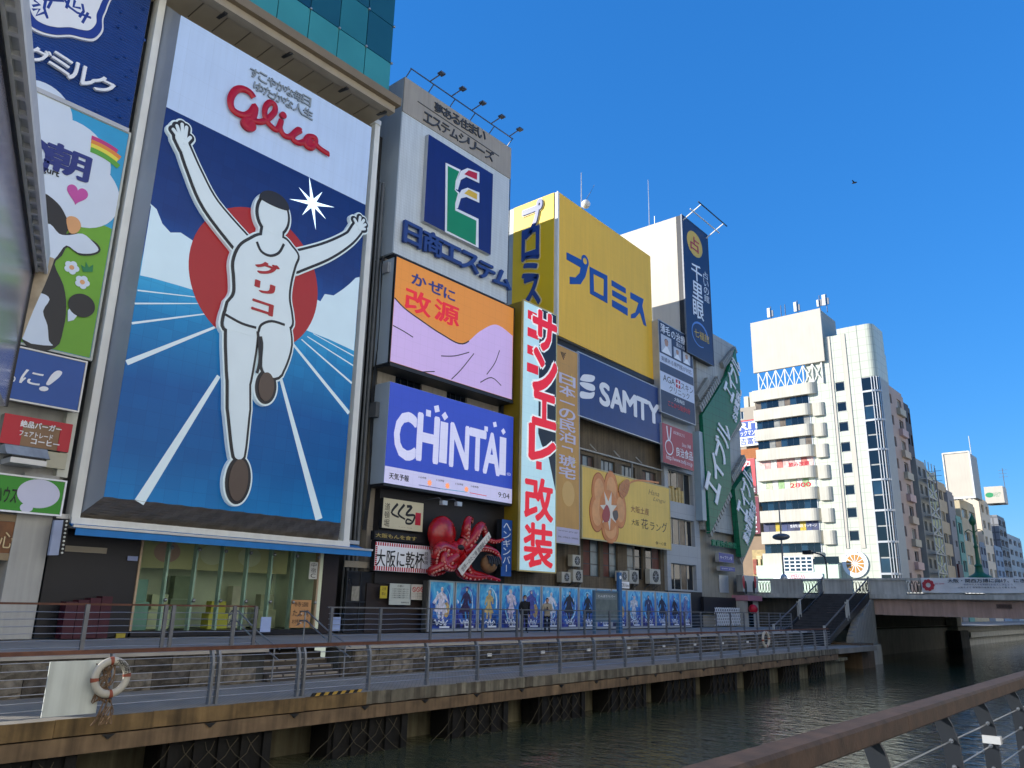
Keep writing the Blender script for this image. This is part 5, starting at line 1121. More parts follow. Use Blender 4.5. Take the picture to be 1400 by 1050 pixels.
bl_ = O(772, 528, .1); t2 = thing("takoyaki_model", "round brown dumpling model with black sauce beside the octopus", "sculpture", bl_)
MB().sphere(bl_, .40, .46, .44).build("ball", M("dumpling", "8a6a4a", .6, .3, 3, .02, 8), t2)
for k in range(6): a = -1 + k * .4; MB().sweep([bl_ + V((.24, a * .38, .34)), bl_ + V((.37, a * .40, .16)), bl_ + V((.41, a * .41, -.02 - .1 * (k % 2)))], .06, 6).build("sauce", m_ink, t2)
# blue vertical bar sign
R_ = quad_px(F(-26.5), z3(858, 262), z3(920, 268), z3(852, 598), z3(915, 610))
t = board("blue_bar_sign", "narrow blue vertical sign with white katakana left of the gold LED tower", "sign", F(-26.5), R_, .35, M("bar_blue", "1e4f9a", .4, .06), m_dark)
vtext(F(-26.5), "ヘンギンバー", (R_[0] + .12, R_[3] - .15), (R_[1] - .12, R_[2] + .2), m_paint, t, d=.004, uv=True)
pt_ = F(-26.98); lt = thing("floor_number", "white 2F floor marking beside the blue bar sign", "lettering", O(840, 300, -.78)); vtext(pt_, "2F", z3(832, 262), z3(856, 350), m_paint, lt, d=0, off=.03)
for x, y in ((500, 165), (588, 172)):
    q = O(x, y, .1); t = thing("spot_lamp", "small white spotlight above the octopus, %s one" % ("left" if x < 550 else "right"), "lamp", q, "spotlights over the octopus"); MB().box(q.x - .1, q.x + .1, q.y - .16, q.y + .16, q.z - .1, q.z + .1).build("head", m_alu, t); MB().sweep([q + V((-.9, -.4, .15)), q + V((0, -.3, .2)), q], .02, 6).build("arm", m_steel, t)
pn = F(-26.99)
poster("yellow_notice", "small yellow notice on the brown wall left of the posters", z3(133, 660), z3(170, 735), "b8a52e", (("注意", .2, .1, .8, .35), ("禁止", .2, .5, .8, .75)), pl_=pn)
poster("white_rule_notice", "large pale notice with lines of rules left of posters", z3(190, 645), z3(310, 775), "b9c0b8", (("お願い", .35, .06, .65, .16),) + tuple(("この場所での駐輪はご遠慮ください", .1, .22 + .1 * k, .9, .29 + .1 * k) for k in range(5)) + (("道頓堀商店会", .55, .85, .93, .92),), pl_=pn)
t = poster("no_entry_notice", "small notice with three red prohibition rings left of posters", z3(312, 650), z3(398, 745), "c4c0b4", tuple(("ここで飲食禁止", .1, .55 + .1 * k, .9, .61 + .1 * k) for k in range(4)), pl_=pn)
for k in range(3):
    c = pn.px(*z3(333 + 24 * k, 682)); P = [(c[0] + .1 * math.cos(a), c[1] + .1 * math.sin(a)) for a in [2 * math.pi * i / 16 for i in range(17)]]; stroke(pn, P, .03, m_red, t, .01, uv=True, smooth=0, name="ring"); stroke(pn, [(c[0] - .07, c[1] + .07), (c[0] + .07, c[1] - .07)], .03, m_red, t, .011, uv=True, smooth=0, name="bar")
# ------------------------------------------------------------------ hoarding posters along the promenade
pp = F(-26.6)
def poster_mat(k):
    m = bpy.data.materials.new("poster_print_%d" % k); m.use_nodes = True; t_ = m.node_tree; N = t_.nodes; L = t_.links; b = N["Principled BSDF"]
    geo = N.new("ShaderNodeNewGeometry"); mp = N.new("ShaderNodeMapping"); mp.inputs["Scale"].default_value = (1, 1.6, .9); mp.inputs["Rotation"].default_value = (.7, 0, 0); mp.inputs["Location"].default_value = (k * 3.1, k * 1.7, 0); L.new(geo.outputs["Position"], mp.inputs[0])
    tx = N.new("ShaderNodeTexNoise"); tx.inputs["Scale"].default_value = 1.6; tx.inputs["Detail"].default_value = 5; tx.inputs["Distortion"].default_value = 1.2; L.new(mp.outputs[0], tx.inputs["Vector"])
    sep = N.new("ShaderNodeSeparateXYZ"); L.new(geo.outputs["Position"], sep.inputs[0]); mr = N.new("ShaderNodeMapRange"); mr.inputs[1].default_value = 2.6; mr.inputs[2].default_value = 5.1; mr.inputs[3].default_value = -.32; mr.inputs[4].default_value = .22; L.new(sep.outputs[2], mr.inputs[0])
    ad = N.new("ShaderNodeMath"); L.new(tx.outputs[0], ad.inputs[0]); L.new(mr.outputs[0], ad.inputs[1])
    rp = N.new("ShaderNodeValToRGB"); L.new(ad.outputs[0], rp.inputs[0]); e = rp.color_ramp.elements
    def col(c): r, g_, bb = lin(c); return (r, g_, bb, 1)
    e[0].position = .16; e[0].color = col("0d1838"); e[1].position = .85; e[1].color = col("8fd4ee")
    for p_, c in ((.32, ("2b3f94", "3a3894", "244c94")[k % 3]), (.48, "2c74c4"), (.62, "46a8de")): x = e.new(p_); x.color = col(c)
    L.new(rp.outputs[0], b.inputs["Base Color"]); b.inputs["Roughness"].default_value = .35; return m
edges = [585, 621, 653, 684, 712, 740, 766, 791, 815, 836, 857, 877, 896, 914, 930, 945]
zpT, zpB = 4.98, 2.74
pms = [poster_mat(k) for k in range(5)]
fig_c = ["d8d6e4", "3a2c52", "c9b27a", "d9cfe0", "4a4fa0", "e2e4ee", "2b2b3c", "1f2736", "d4d9ea", "5a3f9a", "c8ced8", "34406a", "22304e", "2c2a3a", "8088b0"]
ordn = "first second third fourth fifth sixth seventh eighth ninth tenth eleventh twelfth thirteenth fourteenth fifteenth".split()
for k in range(15):
    a = pp.px(edges[k], 830)[0] + .03; b = pp.px(edges[k + 1], 830)[0] - .03
    t = thing("promenade_poster", "blue framed game poster on the promenade hoarding, %s from the left" % ordn[k], "poster", pp.at((a + b) / 2, zpB), "blue posters along the promenade hoarding")
    MB().pbox(pp, a, b, zpB, zpT, -.06, -.012).build("backing", m_alu, t)
    for r_ in ((a, a + .07, zpB, zpT), (b - .07, b, zpB, zpT), (a + .07, b - .07, zpT - .07, zpT), (a + .07, b - .07, zpB, zpB + .1)): MB().pbox(pp, *r_, -.012, .02).build("frame_bar", m_alu, t)
    MB().pbox(pp, a + .07, b - .07, zpB + .1, zpT - .07, -.01, 0).build("print", pms[k % 5], t)
    # a plain standing figure, star shards and a scribbled title
    w_ = (b - a - .14); c = (a + b) / 2; h0 = zpB + .55; H = 1.42 * (1 + .04 * math.sin(k * 2.3)); s_ = w_ * .95; r2 = random.Random(k)
    fm = M("poster_fig_%d" % k, fig_c[k], .4, .45, 9)
    flip = -1 if k % 2 else 1; sway = .05 * math.sin(k * 1.7)
    for q in range(3):
        a_ = r2.uniform(0, 6.28); stroke(pp, [(c + w_ * (.42 - .08 * q) * math.cos(a_ + j * .5) * .9, zpB + 1.25 + .75 * math.sin(a_ + j * .5)) for j in range(5)], .10 - .02 * q, M("swirl_%d" % ((q + k) % 4), ("9fdcf0", "5f6fd6", "d8ecf6", "3fb0dc")[(q + k) % 4], .4, .2, 5), t, .004, uv=True, ry=.003, taper=.15, name="swirl")
    if k in (0, 4, 9): disc(pp, (c + .22 * w_, zpB + .95), .2, .34, M("poster_second", "c8a86a", .5, .5, 8), t, .0075, uv=True, n=16, name="figure")
    fp = [(0, 1), (.06, .97), (.075, .9), (.05, .84), (.10, .80), (.19, .72 + .1 * r2.random()), (.25, .52), (.2, .5), (.13, .64), (.12, .5), (.22, .2), (.13, .18), (.10, 0), (.03, 0), (.02, .22), (-.03, .22), (-.05, 0), (-.12, 0), (-.12, .2), (-.24, .24), (-.12, .5), (-.13, .64), (-.22, .45), (-.27, .5), (-.18, .76), (-.09, .81), (-.05, .84), (-.075, .9), (-.06, .97)]
    art(pp, [(c + flip * (x * (1 + (.35 * r2.random() if abs(x) > .15 else 0)) + sway * math.sin(y * 4)) * s_ * (1 + .25 * math.sin(k + y * 5)), h0 + y * H) for x, y in fp], fm, t, .008, uv=True, name="figure")
    disc(pp, (c, h0 + H * .91), s_ * .05, H * .05, M("poster_face", "d9c3b4", .5), t, .012, uv=True, n=12, name="figure")
    for q in range(7):
        x, y, d_ = c + r2.uniform(-.42, .42) * w_, zpB + r2.uniform(.5, 2.0), r2.uniform(.04, .11); an = r2.uniform(0, 6)
        art(pp, [(x + d_ * math.cos(an), y + d_ * 1.6 * math.sin(an)), (x + d_ * .5 * math.cos(an + 2.2), y + d_ * math.sin(an + 2.2)), (x + d_ * .6 * math.cos(an + 4), y + d_ * math.sin(an + 4))], M("shard_%d" % (q % 3), ("b7dff0", "6f7fd0", "e3edf6")[q % 3], .4), t, .006 + .0005 * q, uv=True, name="shard")
    sb = [(c - .3 * w_ + .6 * w_ * i / 9, zpB + .42 + .10 * math.sin(i * 2.4 + k) + .04 * math.cos(i * 5)) for i in range(10)]; stroke(pp, sb, .05, M("poster_title", "dfe6ee", .4), t, .016, uv=True, name="title_stroke", ry=.004)
    stroke(pp, [(x, z - .10) for x, z in sb[::-1]][1:7], .035, M("poster_title", "dfe6ee", .4), t, .018, uv=True, name="title_stroke", ry=.004)
    MB().pbox(pp, c - .05 * w_, c + .38 * w_, zpB + .15, zpB + .23, .001, .008).build("caption_bar", M("poster_title", "dfe6ee", .4), t)
hw = thing("poster_hoarding", "low dark hoarding wall that carries the blue posters", "hoarding", (-26.8, 36, Z_UP)); MB().box(-26.95, -26.67, pp.px(584, 830)[0], pp.px(945, 830)[0], Z_UP, 4.95).build("wall", m_concd, hw)
# ================================================================== GOLD LED TOWER
pl = F(-26.1)
R_ = quad_px(pl, (713.5, 407), (755, 431), (711, 779), (762, 783)); R_ = (pl.px(713, 600)[0], pl.px(760, 600)[0], R_[2], R_[3])
t = board("led_tower_sign", "tall gold cased LED tower showing red katakana and kanji", "screen", pl, R_, 1.3, ledm("led_ice", "b4d8e0", .15), M("gold_case", "8a7420", .4, .1, 1), M("gold_edge", "c2ad6a", .4), .06)
um = R_[0] + (R_[1] - R_[0]) * .47; W_ = R_[1] - R_[0]; H_ = R_[3] - R_[2]
art(pl, [(um, R_[3] - .03), (R_[1] - .03, R_[3] - .03), (R_[1] - .03, R_[2] + H_ * .30), (R_[1] - W_ * .08, R_[2] + H_ * .34), (R_[1] - W_ * .22, R_[2] + H_ * .42), (um + W_ * .1, R_[2] + H_ * .46), (um, R_[2] + H_ * .5)], l_ink, t, .006, uv=True)
l_r1, l_r2, l_y = ledm("led_hot", "d0182a", .2), ledm("led_orange2", "e0701e", .2), ledm("led_yel", "e8c832", .2); l_w = ledm("led_white2", "e4ecec", .15)
for s_, f0, f1, l_, r_ in (("サ", .015, .165, .28, .97), ("ン", .175, .335, .30, .98), ("エ", .345, .465, .30, .96), ("レ", .475, .60, .22, .95)):
    for off_, mt, d_ in ((.085, l_w, .008), (.045, l_r1, .030)):
        text(pl, s_, (R_[0] + W_ * l_, R_[3] - H_ * f0), (R_[0] + W_ * r_, R_[3] - H_ * f1), mt, t, d=d_, off=off_, uv=True, name="letter")
for k, f in enumerate((.03, .10, .17, .24)): MB().pbox(pl, R_[0] + W_ * .12, R_[0] + W_ * .45, R_[3] - H_ * (f + .035), R_[3] - H_ * f, .001, .007).build("red_bar", l_r1, t)
MB().pbox(pl, R_[0] + W_ * .42, R_[0] + W_ * .58, R_[2] + H_ * .365, R_[2] + H_ * .395, .001, .008).build("red_dot", l_r1, t)
for s_, f0, f1 in (("改", .67, .82), ("装", .835, .985)): text(pl, s_, (R_[0] + W_ * .12, R_[3] - H_ * f0), (R_[0] + W_ * .90, R_[3] - H_ * f1), l_r1, t, d=.008, off=.03, uv=True, name="letter")
MB().box(-31, -27.4, R_[0] - .2, R_[1] + .3, R_[2], R_[3] - .4).build("mount", m_dark, t)
# ================================================================== YELLOW LENDER BUILDING
YP = 35.45; plP = FR(-27.0, YP, 1.8)
A = [plP.px(762, 260), plP.px(886, 351), plP.px(763, 459.5), plP.px(895.6, 520)]
pu1 = (A[1][0] + A[3][0]) / 2; pv0 = (A[2][1] + A[3][1]) / 2; pv1 = (A[0][1] + A[1][1]) / 2
yb = thing("yellow_sign_building", "building topped by a huge yellow box over a tan brick wall", "building", (-30, 41, Z_UP))
m_yel = M("lender_yellow", "f2c03a", .5, .03, .5, grid=(.5, .5, .005), gridc=.90, streak=.06); m_yel2 = M("lender_yellow2", "d8b400", .5, .03, .5)
e1 = plP.at(pu1, 0)
ytop = MB(); ytop.hexa([V((-33.5, YP + .004, pv0)), V((-27.03, YP + .004, pv0)), V((e1.x - .03, e1.y, pv0)), V((-33.7, e1.y, pv0)), V((-33.5, YP + .004, pv1 - .02)), V((-27.03, YP + .004, pv1 - .02)), V((e1.x - .03, e1.y, pv1 - .02)), V((-33.7, e1.y, pv1 - .02))]); ytop.build("sign_box", m_white, yb)
t = thing("yellow_front_board", "huge plain yellow board with blue katakana facing the canal", "billboard", plP.at(pu1 / 2, pv0))
MB().pbox(plP, .16, pu1, pv0, pv1, -.03, .05).build("panel", m_yel, t); MB().pbox(plP, 0.0, .155, pv0, pv1 + .02, -.03, .06).build("corner_strip", m_white, t)
m_pb = M("lender_blue", "1d4b9a", .4, .04)
z4 = lambda x, y: (690 + x / 3.891, 250 + y / 3.891)
def L4(pts, pl_=plP, d=.07): art(pl_, [z4(*p) for p in pts], m_pb, t, d, .03, "letter_stroke")
L4([(325, 370), (412, 415), (438, 450), (425, 500), (400, 540), (342, 540), (342, 500), (372, 505), (395, 480), (400, 452), (325, 408)])
disc(plP, z4(423, 418), .42, .42, m_pb, t, .075, .02, "letter_stroke"); disc(plP, z4(422, 418), .22, .22, m_yel, t, .08, .004, "letter_stroke")
q0 = [(448, 447), (542, 495), (542, 642), (450, 590)]; qi = [(468, 485), (524, 514), (522, 605), (470, 577)]
for k in range(4): L4([q0[k], q0[(k + 1) % 4], qi[(k + 1) % 4], qi[k]], d=.07 + .002 * k)
for a in ([(565, 518), (640, 562), (640, 590), (565, 548)], [(568, 570), (645, 612), (645, 642), (568, 600)], [(567, 622), (650, 668), (650, 708), (567, 658)]): L4(a)
L4([(665, 582), (735, 620), (728, 655), (750, 765), (735, 755), (715, 690), (690, 720), (668, 722), (668, 700), (692, 690), (708, 640), (665, 615)])
plS = S(YP)
sl = plS.px(703, 300)[0]
t = thing("yellow_side_board", "bright yellow side board with vertical blue katakana beside the gold tower", "billboard", plS.at(-28, pv0))
MB().pbox(plS, sl, -27.22, pv0, pv1 - .02, -.02, .06).build("panel", m_yel2, t); MB().pbox(plS, plS.px(695, 300)[0], sl - .005, pv0, pv1 - .02, -.02, .03).build("grey_strip", M("strip_grey", "9aa4a8", .5, .08), t)
m_pb2 = M("lender_blue2", "1f3f86", .4, .04)
for s_, a, b in (("プ", (105, 130), (205, 270)), ("ロ", (103, 265), (187, 390)), ("ミ", (105, 395), (187, 508)), ("ス", (105, 518), (195, 640))):
    for off_, mt, d_, th_ in ((.06, M("halo_cream", "d9cf9a", .4), .06, .04), (.03, m_pb2, .13, .04)): text(plS, s_, z4(*a), z4(*b), mt, t, d=d_, th=th_, off=off_, name="letter")
MB().box(-33.5, e1.x + .1, YP + .1, e1.y, pv0 - .35, pv0 - .01).build("underside", m_dark, yb)
# brick storeys under it
m_brk = M("tan_brick", "6f6350", .85, .2, 1.2, .004, 30, streak=.35, grid=(.24, .09, .008), gridc=.7)
pw = F(-27.75); yw0, yw1 = 32.0, pw.px(912, 700)[0]
def hp(a, b): r_ = rect_px(pw, a, b); return (r_[0], r_[1], r_[2], r_[3])
z5b = lambda x, y: (740 + x / 4.565, 450 + y / 4.565)
z6 = lambda x, y: (740 + x / 3.748, 620 + y / 3.748)
H1 = []
for x0, x1 in ((232, 330), (372, 460), (500, 585), (628, 715)):
    a, b = pw.px(*z5b(x0, 760)), pw.px(*z5b(x1, 880)); H1.append((a[0], b[0], 11.05, 13.0))
H2 = []
for x0, x1 in ((215, 300), (318, 392), (440, 520), (535, 612)):
    a, b = pw.px(*z6(x0, 560)), pw.px(*z6(x1, 560)); H2.append((a[0], b[0], 5.7, 7.9))
holed_wall("wall", pw, yw0, yw1, Z_UP, pv0 - .36, H1 + H2, m_brk, yb, thick=4)
m_wf = M("steel_sash", "3c3f40", .5, .1)
for k, h in enumerate(H1): window(pw, h, yb, m_wf, [M("frosted", "707e82", .2, .25, 2), M("blind_brown", "5a4436", .5, .2)] if k in (0, 3) else M("frosted", "707e82", .2, .25, 2), 3, 2)
for k, h in enumerate(H2): window(pw, h, yb, m_wf, [m_glass, M("curtain_red", "6a3f30", .6, .3), M("frosted", "707e82", .2, .25, 2)], 2, 3)
for k, (y, z) in enumerate(((13.25, 0), (8.35, 0))):
    MB().box(-27.75, -27.6, 33, yw1 + .2, y, y + .09).build("pipe_rail", m_concl, yb)
    for i in range(5): MB().bar((-27.7, 34.5 + i * 2.7, y + .5), (-27.3, 34.6 + i * 2.7, y + .04), .06, .06).build("bracket", m_concl, yb)
MB().sweep([(-27.6, 38.6, Z_UP), (-27.6, 38.6, 13.2)], .06, 8).build("downpipe", m_conc, yb); MB().sweep([(-27.6, 44.6, Z_UP), (-27.6, 44.6, 13.2)], .06, 8).build("downpipe", m_conc, yb)
# boards on it
pj = FR(-26.62, YP, 1.8)
R_ = quad_px(pj, (758, 466), (789, 486), (761, 738), (794, 748)); R_ = (pj.px(758.5, 600)[0], pj.px(791.5, 600)[0], R_[2], R_[3])
t = board("ochre_lodging_sign", "tall ochre vertical sign with white kanji and stars, right of gold tower", "sign", pj, R_, .35, M("ochre_print", "c9994a", .45, .07, .8, streak=.08), m_alu, m_alu, .04)
zsp = pj.px(775, 722)[1]; MB().pbox(pj, R_[0] + .02, R_[1] - .02, R_[2] + .02, zsp, .001, .005).build("white_foot", M("foot_lilac", "b9b6d0", .45, .04), t)
vtext(pj, "日本一の民泊「琥宅", (R_[0] + .42, pj.px(770, 510)[1]), (R_[1] - .42, pj.px(777, 655)[1]), M("print_lav", "cfcbe0", .45), t, d=.004, off=.02, uv=True)
text(pj, "www.jsv.jp", z6(85, 388), z6(185, 412), M("print_grey", "55565e", .5), t, d=.008); text(pj, "06-4963-3880", z6(85, 420), z6(188, 442), MATS["print_grey"], t, d=.008)
for k in range(4): stroke(pj, [z5b(122 + 9 * k, 140 + 3 * k), z5b(140 + 4 * k, 190 - 12 * k)], .09, m_ink, t, .006, smooth=0, name="emblem")
text(pj, "JS GROUP", z5b(108, 205), z5b(178, 232), MATS["print_grey"], t, d=.004)
for x, y in ((190, 318), (110, 588), (202, 828)):
    c = pj.px(*z5b(x, y)); art(pj, [(c[0] + (.32 if i % 2 == 0 else .08) * math.cos(i * math.pi / 4), c[1] + (.42 if i % 2 == 0 else .08) * math.sin(i * math.pi / 4)) for i in range(8)], M("print_star", "e3cf5a", .4), t, .006, uv=True, name="star")
disc(pj, (777, 675), .62, .72, M("print_peach", "d6ad62", .45, .03), t, .006)
R_ = quad_px(pj, (789.5, 481), (902, 532), (791, 568), (905, 606))
t = board("navy_developer_board", "navy board with white capital letters and striped S emblem", "billboard", pj, R_, .4, M("board_navy", "253f78", .45, .07, .6, streak=.08, grid=(1.22, 1.22, .006), gridc=.85), m_alu, m_alu, .06)
text(pj, "SAMTY", (0, 0), (1, 1), m_paint, t, uv=True) if False else None
for ch, tl, tr, bl, br_ in (("S", (368, 332), (425, 352), (366, 470), (422, 480)), ("A", (436, 360), (508, 388), (430, 485), (505, 512)), ("M", (510, 388), (592, 420), (512, 512), (592, 545)), ("T", (598, 420), (664, 452), (600, 550), (660, 570)), ("Y", (665, 455), (735, 480), (665, 572), (735, 592))):
    r_ = quad_px(pj, z5b(*tl), z5b(*tr), z5b(*bl), z5b(*br_)); text(pj, ch, (r_[0], r_[3]), (r_[1], r_[2]), m_paint, t, d=.004, off=.04, uv=True, name="letter")
for q in ([(268, 282), (330, 292), (328, 322), (300, 330), (245, 320), (248, 300)], [(245, 330), (300, 338), (332, 355), (330, 385), (285, 378), (246, 350)], [(246, 388), (300, 398), (332, 392), (325, 425), (300, 435), (246, 428)]): art(pj, [z5b(*p) for p in q], m_paint, t, .008, name="emblem", smooth=3)
R_ = quad_px(pj, (795, 637), (915, 668), (797, 735), (917, 751))
t = board("sweets_board", "yellow confectionery board with orange flower biscuit and black kanji", "billboard", pj, R_, .4, M("sweets_yellow", "e6c052", .45, .12, .35, grid=(1.5, 1.5, .006), gridc=.88, streak=.08), m_alu, M("sweets_frame", "b8ab80", .5), .07)
m_bis = M("biscuit", "d58a4e", .5, .18, 1.6); m_bis2 = M("biscuit_light", "e3a468", .5, .15, 2.0); m_bis3 = M("biscuit_edge", "a85c2c", .5, .15, 2)
for k, (x, y, a, b) in enumerate(((295, 195, .78, 1.1), (357, 188, .78, 1.15), (403, 288, .72, 1.1), (284, 302, .78, 1.1), (352, 385, .95, .85))):
    for j, (g_, mt) in enumerate(((1.06, m_bis3), (1.0, m_bis), (.72, m_bis2))): disc(pj, z6(x, y), a * g_, b * g_, mt, t, .010 + .012 * j + .002 * k, name="petal")
disc(pj, z6(343, 292), 1.05, 1.25, m_bis, t, .05, name="petal")
cs = pj.px(*z6(342, 290)); art(pj, [(cs[0] + (1.0 if i % 2 == 0 else .42) * math.cos(i * math.pi / 7 + .3), cs[1] + (1.25 if i % 2 == 0 else .5) * math.sin(i * math.pi / 7 + .3)) for i in range(14)], M("cream_print", "e2dccb", .5, .1), t, .056, uv=True, name="cream_star")
art(pj, [z6(*p) for p in ((330, 262), (348, 300), (342, 345), (318, 350), (308, 315))], M("jam", "9e2b30", .4, .1), t, .062, smooth=3, name="jam")
art(pj, [z6(*p) for p in ((362, 300), (384, 292), (390, 325), (378, 345), (366, 330))], M("bean", "4a4240", .4, .2, 6), t, .062, smooth=3, name="bean")
art(pj, [z6(*p) for p in ((395, 165), (432, 132), (450, 150), (438, 205), (412, 232), (396, 205))], M("honey", "b06a28", .35, .3, 5), t, .066, smooth=3, name="honey_dipper")
for q in range(4): stroke(pj, [z6(398 + 10 * q, 200 - 16 * q), z6(420 + 8 * q, 222 - 18 * q)], .05, m_bis3, t, .068, smooth=0, name="honey_dipper")
stroke(pj, [z6(440, 160), z6(490, 138), z6(600, 150)], .12, m_bis, t, .03, name="honey_dipper")
text(pj, "Hana", z6(548, 182), z6(604, 222), M("gold_script", "8a6a2a", .4), t, d=.006, shear=.3); text(pj, "Lingu", z6(572, 222), z6(636, 262), MATS["gold_script"], t, d=.006, shear=.3)
text(pj, "大阪土産", z6(458, 264), z6(552, 318), M("print_maroon", "7a2f2a", .5), t, d=.006); text(pj, "大阪", z6(462, 335), z6(502, 372), m_ink, t, d=.006)
for s_, a, b in (("花", (512, 332), (548, 390)), ("ラ", (556, 352), (580, 395)), ("ン", (588, 362), (612, 400)), ("グ", (616, 350), (646, 408))): text(pj, s_, z6(*a), z6(*b), m_ink, t, d=.006, off=-.005)
text(pj, "❖一心堂", z6(585, 448), z6(640, 474), m_ink, t, d=.006)
# air conditioners
def aircon(name_lab, tl, br, X=-27.2):
    R_ = rect_px(F(X), tl, br); t = thing("air_conditioner", name_lab, "air conditioner", (X - .2, R_[0], R_[2]), "outdoor air conditioners on the tan brick wall")
    MB().box(X - .35, X, R_[0], R_[1], R_[2], R_[3]).build("casing", M("ac_white", "b5b3a6", .5, .1, 2, streak=.2), t)
    c = ((R_[0] + R_[1]) / 2 + .06, (R_[2] + R_[3]) / 2); r_ = min(R_[1] - R_[0], R_[3] - R_[2]) * .40
    disc(F(X), c, r_, r_, M("ac_grille", "3d3f3e", .6, .2), t, .012, .01, "fan_grille", uv=True, n=24)
    for k in range(4): stroke(F(X), [(c[0] - r_ * .95 * math.cos(k * .785), c[1] - r_ * .95 * math.sin(k * .785)), (c[0] + r_ * .95 * math.cos(k * .785), c[1] + r_ * .95 * math.sin(k * .785))], .02, m_alu, t, .016, smooth=0, uv=True, name="grille_wire")
    for y in (R_[0] + .06, R_[1] - .1): MB().bar((X - .55, y, R_[2] - .35), (X, y, R_[2] - .03), .04, .04).build("bracket", m_steel, t)
for lab, a, b in (("air conditioner highest beside the gold LED tower foot", (161, 518), (202, 580)), ("air conditioner low left, nearest the gold LED tower foot", (105, 606), (150, 662)), ("air conditioner low left, right one of the pair", (163, 594), (212, 660)), ("small air conditioner left of the twin fan pair", (402, 600), (445, 655)), ("air conditioner with visible fan in the middle pair", (452, 596), (500, 668)), ("large air conditioner at right below the sweets board", (556, 590), (612, 670))): aircon(lab, z6(*a), z6(*b))
# roof antennas
for lab, (x, y0, y1), (X, Y) in (("thin white antenna on the yellow sign building roof", (795, 285, 236), (-30, 38.5)), ("thin antenna on the tall fortune teller tower", (888, 310, 245), (-38, 56))):
    q = S(Y).px(x, y0); q1 = S(Y).px(x, y1); t = thing("antenna", lab, "antenna", (q[0], Y, q[1] - .6), "roof antennas"); MB().sweep([(q[0], Y, q[1] - .6), (q[0], Y, q1[1])], [.05, .025], 6).build("mast", m_alu, t)
    if x < 800: MB().sweep([(q[0], Y, q[1] + .1), (q[0] + .7, Y, q[1] + .9), (q[0] + .9, Y + .2, q[1] + 1.5)], .02, 5).build("arm", m_steel, t); MB().sphere((q[0] + .35, Y, q[1] + .2), .3).build("dome", m_white, t)
    else: MB().box(q[0] + .5, q[0] + .54, Y, Y + .04, q[1] - .6, q[1] + .9).build("arm", m_alu, t)
# ================================================================== CLINIC BUILDING
pc = FR(-26.8, 48.0, 1.0)
u0_, u1_ = pc.px(896, 500)[0], pc.px(953, 560)[0]; z7 = lambda x, y: (850 + x / 3.75, 280 + y / 3.75)
zt_ = pc.px(893, 428)[1]
cb_ = thing("clinic_building", "narrow pale panelled building with clinic board and glazed shops", "building", pc.at(2, Z_UP))
Hs = []
def hc(a, b): r_ = rect_px(F(-27.5), a, b); return r_
pcw = F(-27.5); cu0, cu1 = pcw.px(910, 700)[0], pcw.px(957, 740)[0]
for (x0, y0), (x1, y1) in ((z6(628, 75), z6(770, 250)), (z6(660, 322), z6(790, 470)), (z6(658, 552), z6(800, 700))):
    a = pcw.px(x0, y0); b = pcw.px(x1, y1); zc_ = (pcw.px(x0, y0)[1] + pcw.px(x1, y0 + 8)[1]) / 2; Hs.append((cu0 + .5, cu1 - .75, pcw.px((x0 + x1) / 2, (y1 + y0 + 0) / 2 + (y1 - y0) / 2)[1], zc_))
holed_wall("wall", pcw, cu0, cu1, Z_UP + 2.4, zt_ - 1.2, Hs, M("panel_pale", "9aa0a4", .45, .06, .8, grid=(1.35, 1.5, .014), gridc=.75), cb_, thick=7, depth=.5)
for k, h in enumerate(Hs):
    window(pcw, h, cb_, m_concl, [m_glass, M("shop_warm", "5c4a38", .3, .6, 3), m_glass], 4, 1, d=-.3)
MB().box(-29, -27.52, cu0, cu1, Z_UP, Z_UP + 2.4).build("dark_base", m_iron, cb_)
gbm = MB(); gbm.prism(pc, [(u0_ + .2, zt_ - 1.5), (u1_, zt_ - 2.2), (u1_, zt_ - 1.0), ((u0_ + u1_) / 2, zt_ + .1), (u0_ + .2, zt_ - .6)], -5, -.9); gbm.build("gable", m_white, cb_)
t = thing("stacked_goods", "row of pale upturned goods stacked in the upper clinic building window", "goods", (-27.6, cu0 + 1, Hs[0][2]))
for k in range(5): MB().box(-27.75, -27.55, cu0 + .7 + k * .45, cu0 + 1.0 + k * .45, Hs[0][2] + .02, Hs[0][2] + .9 + .2 * (k % 2)).build("item", M("goods_cream", "c2a86a", .6, .2, 4), t)
R_ = quad_px(pc, (899, 437), (944, 462), (905, 563), (952.5, 581)); R_ = (pc.px(902, 500)[0], pc.px(948, 520)[0], (pc.px(905, 563)[1] + pc.px(952, 581)[1]) / 2, (pc.px(899, 437)[1] + pc.px(944, 462)[1]) / 2)
t = board("clinic_board", "navy and white hair clinic board with three portrait photos", "billboard", pc, R_, .8, M("clinic_white", "c9d2e2", .45, .03), m_alu, m_alu, .05)
W_, H_ = R_[1] - R_[0], R_[3] - R_[2]
for f0, f1, mt in ((0, .36, M("clinic_navy", "26344f", .45, .05)), (.46, .56, M("clinic_slate", "3c4860", .45)), (.76, 1, MATS["clinic_navy"])): MB().pbox(pc, R_[0] + .02, R_[1] - .02, R_[3] - H_ * f1 + .01, R_[3] - H_ * f0 - .01, .001, .005).build("band", mt, t)
fr_ = lambda a, b: (R_[0] + W_ * a, R_[3] - H_ * b)
text(pc, "薄毛", fr_(.05, .02), fr_(.32, .12), m_paint, t, d=.008, uv=True, off=.01); text(pc, "の治療", fr_(.36, .03), fr_(.78, .13), m_paint, t, d=.008, uv=True, off=.01); text(pc, "選ばれる理由", fr_(.5, .14), fr_(.9, .19), m_paint, t, d=.008, uv=True)
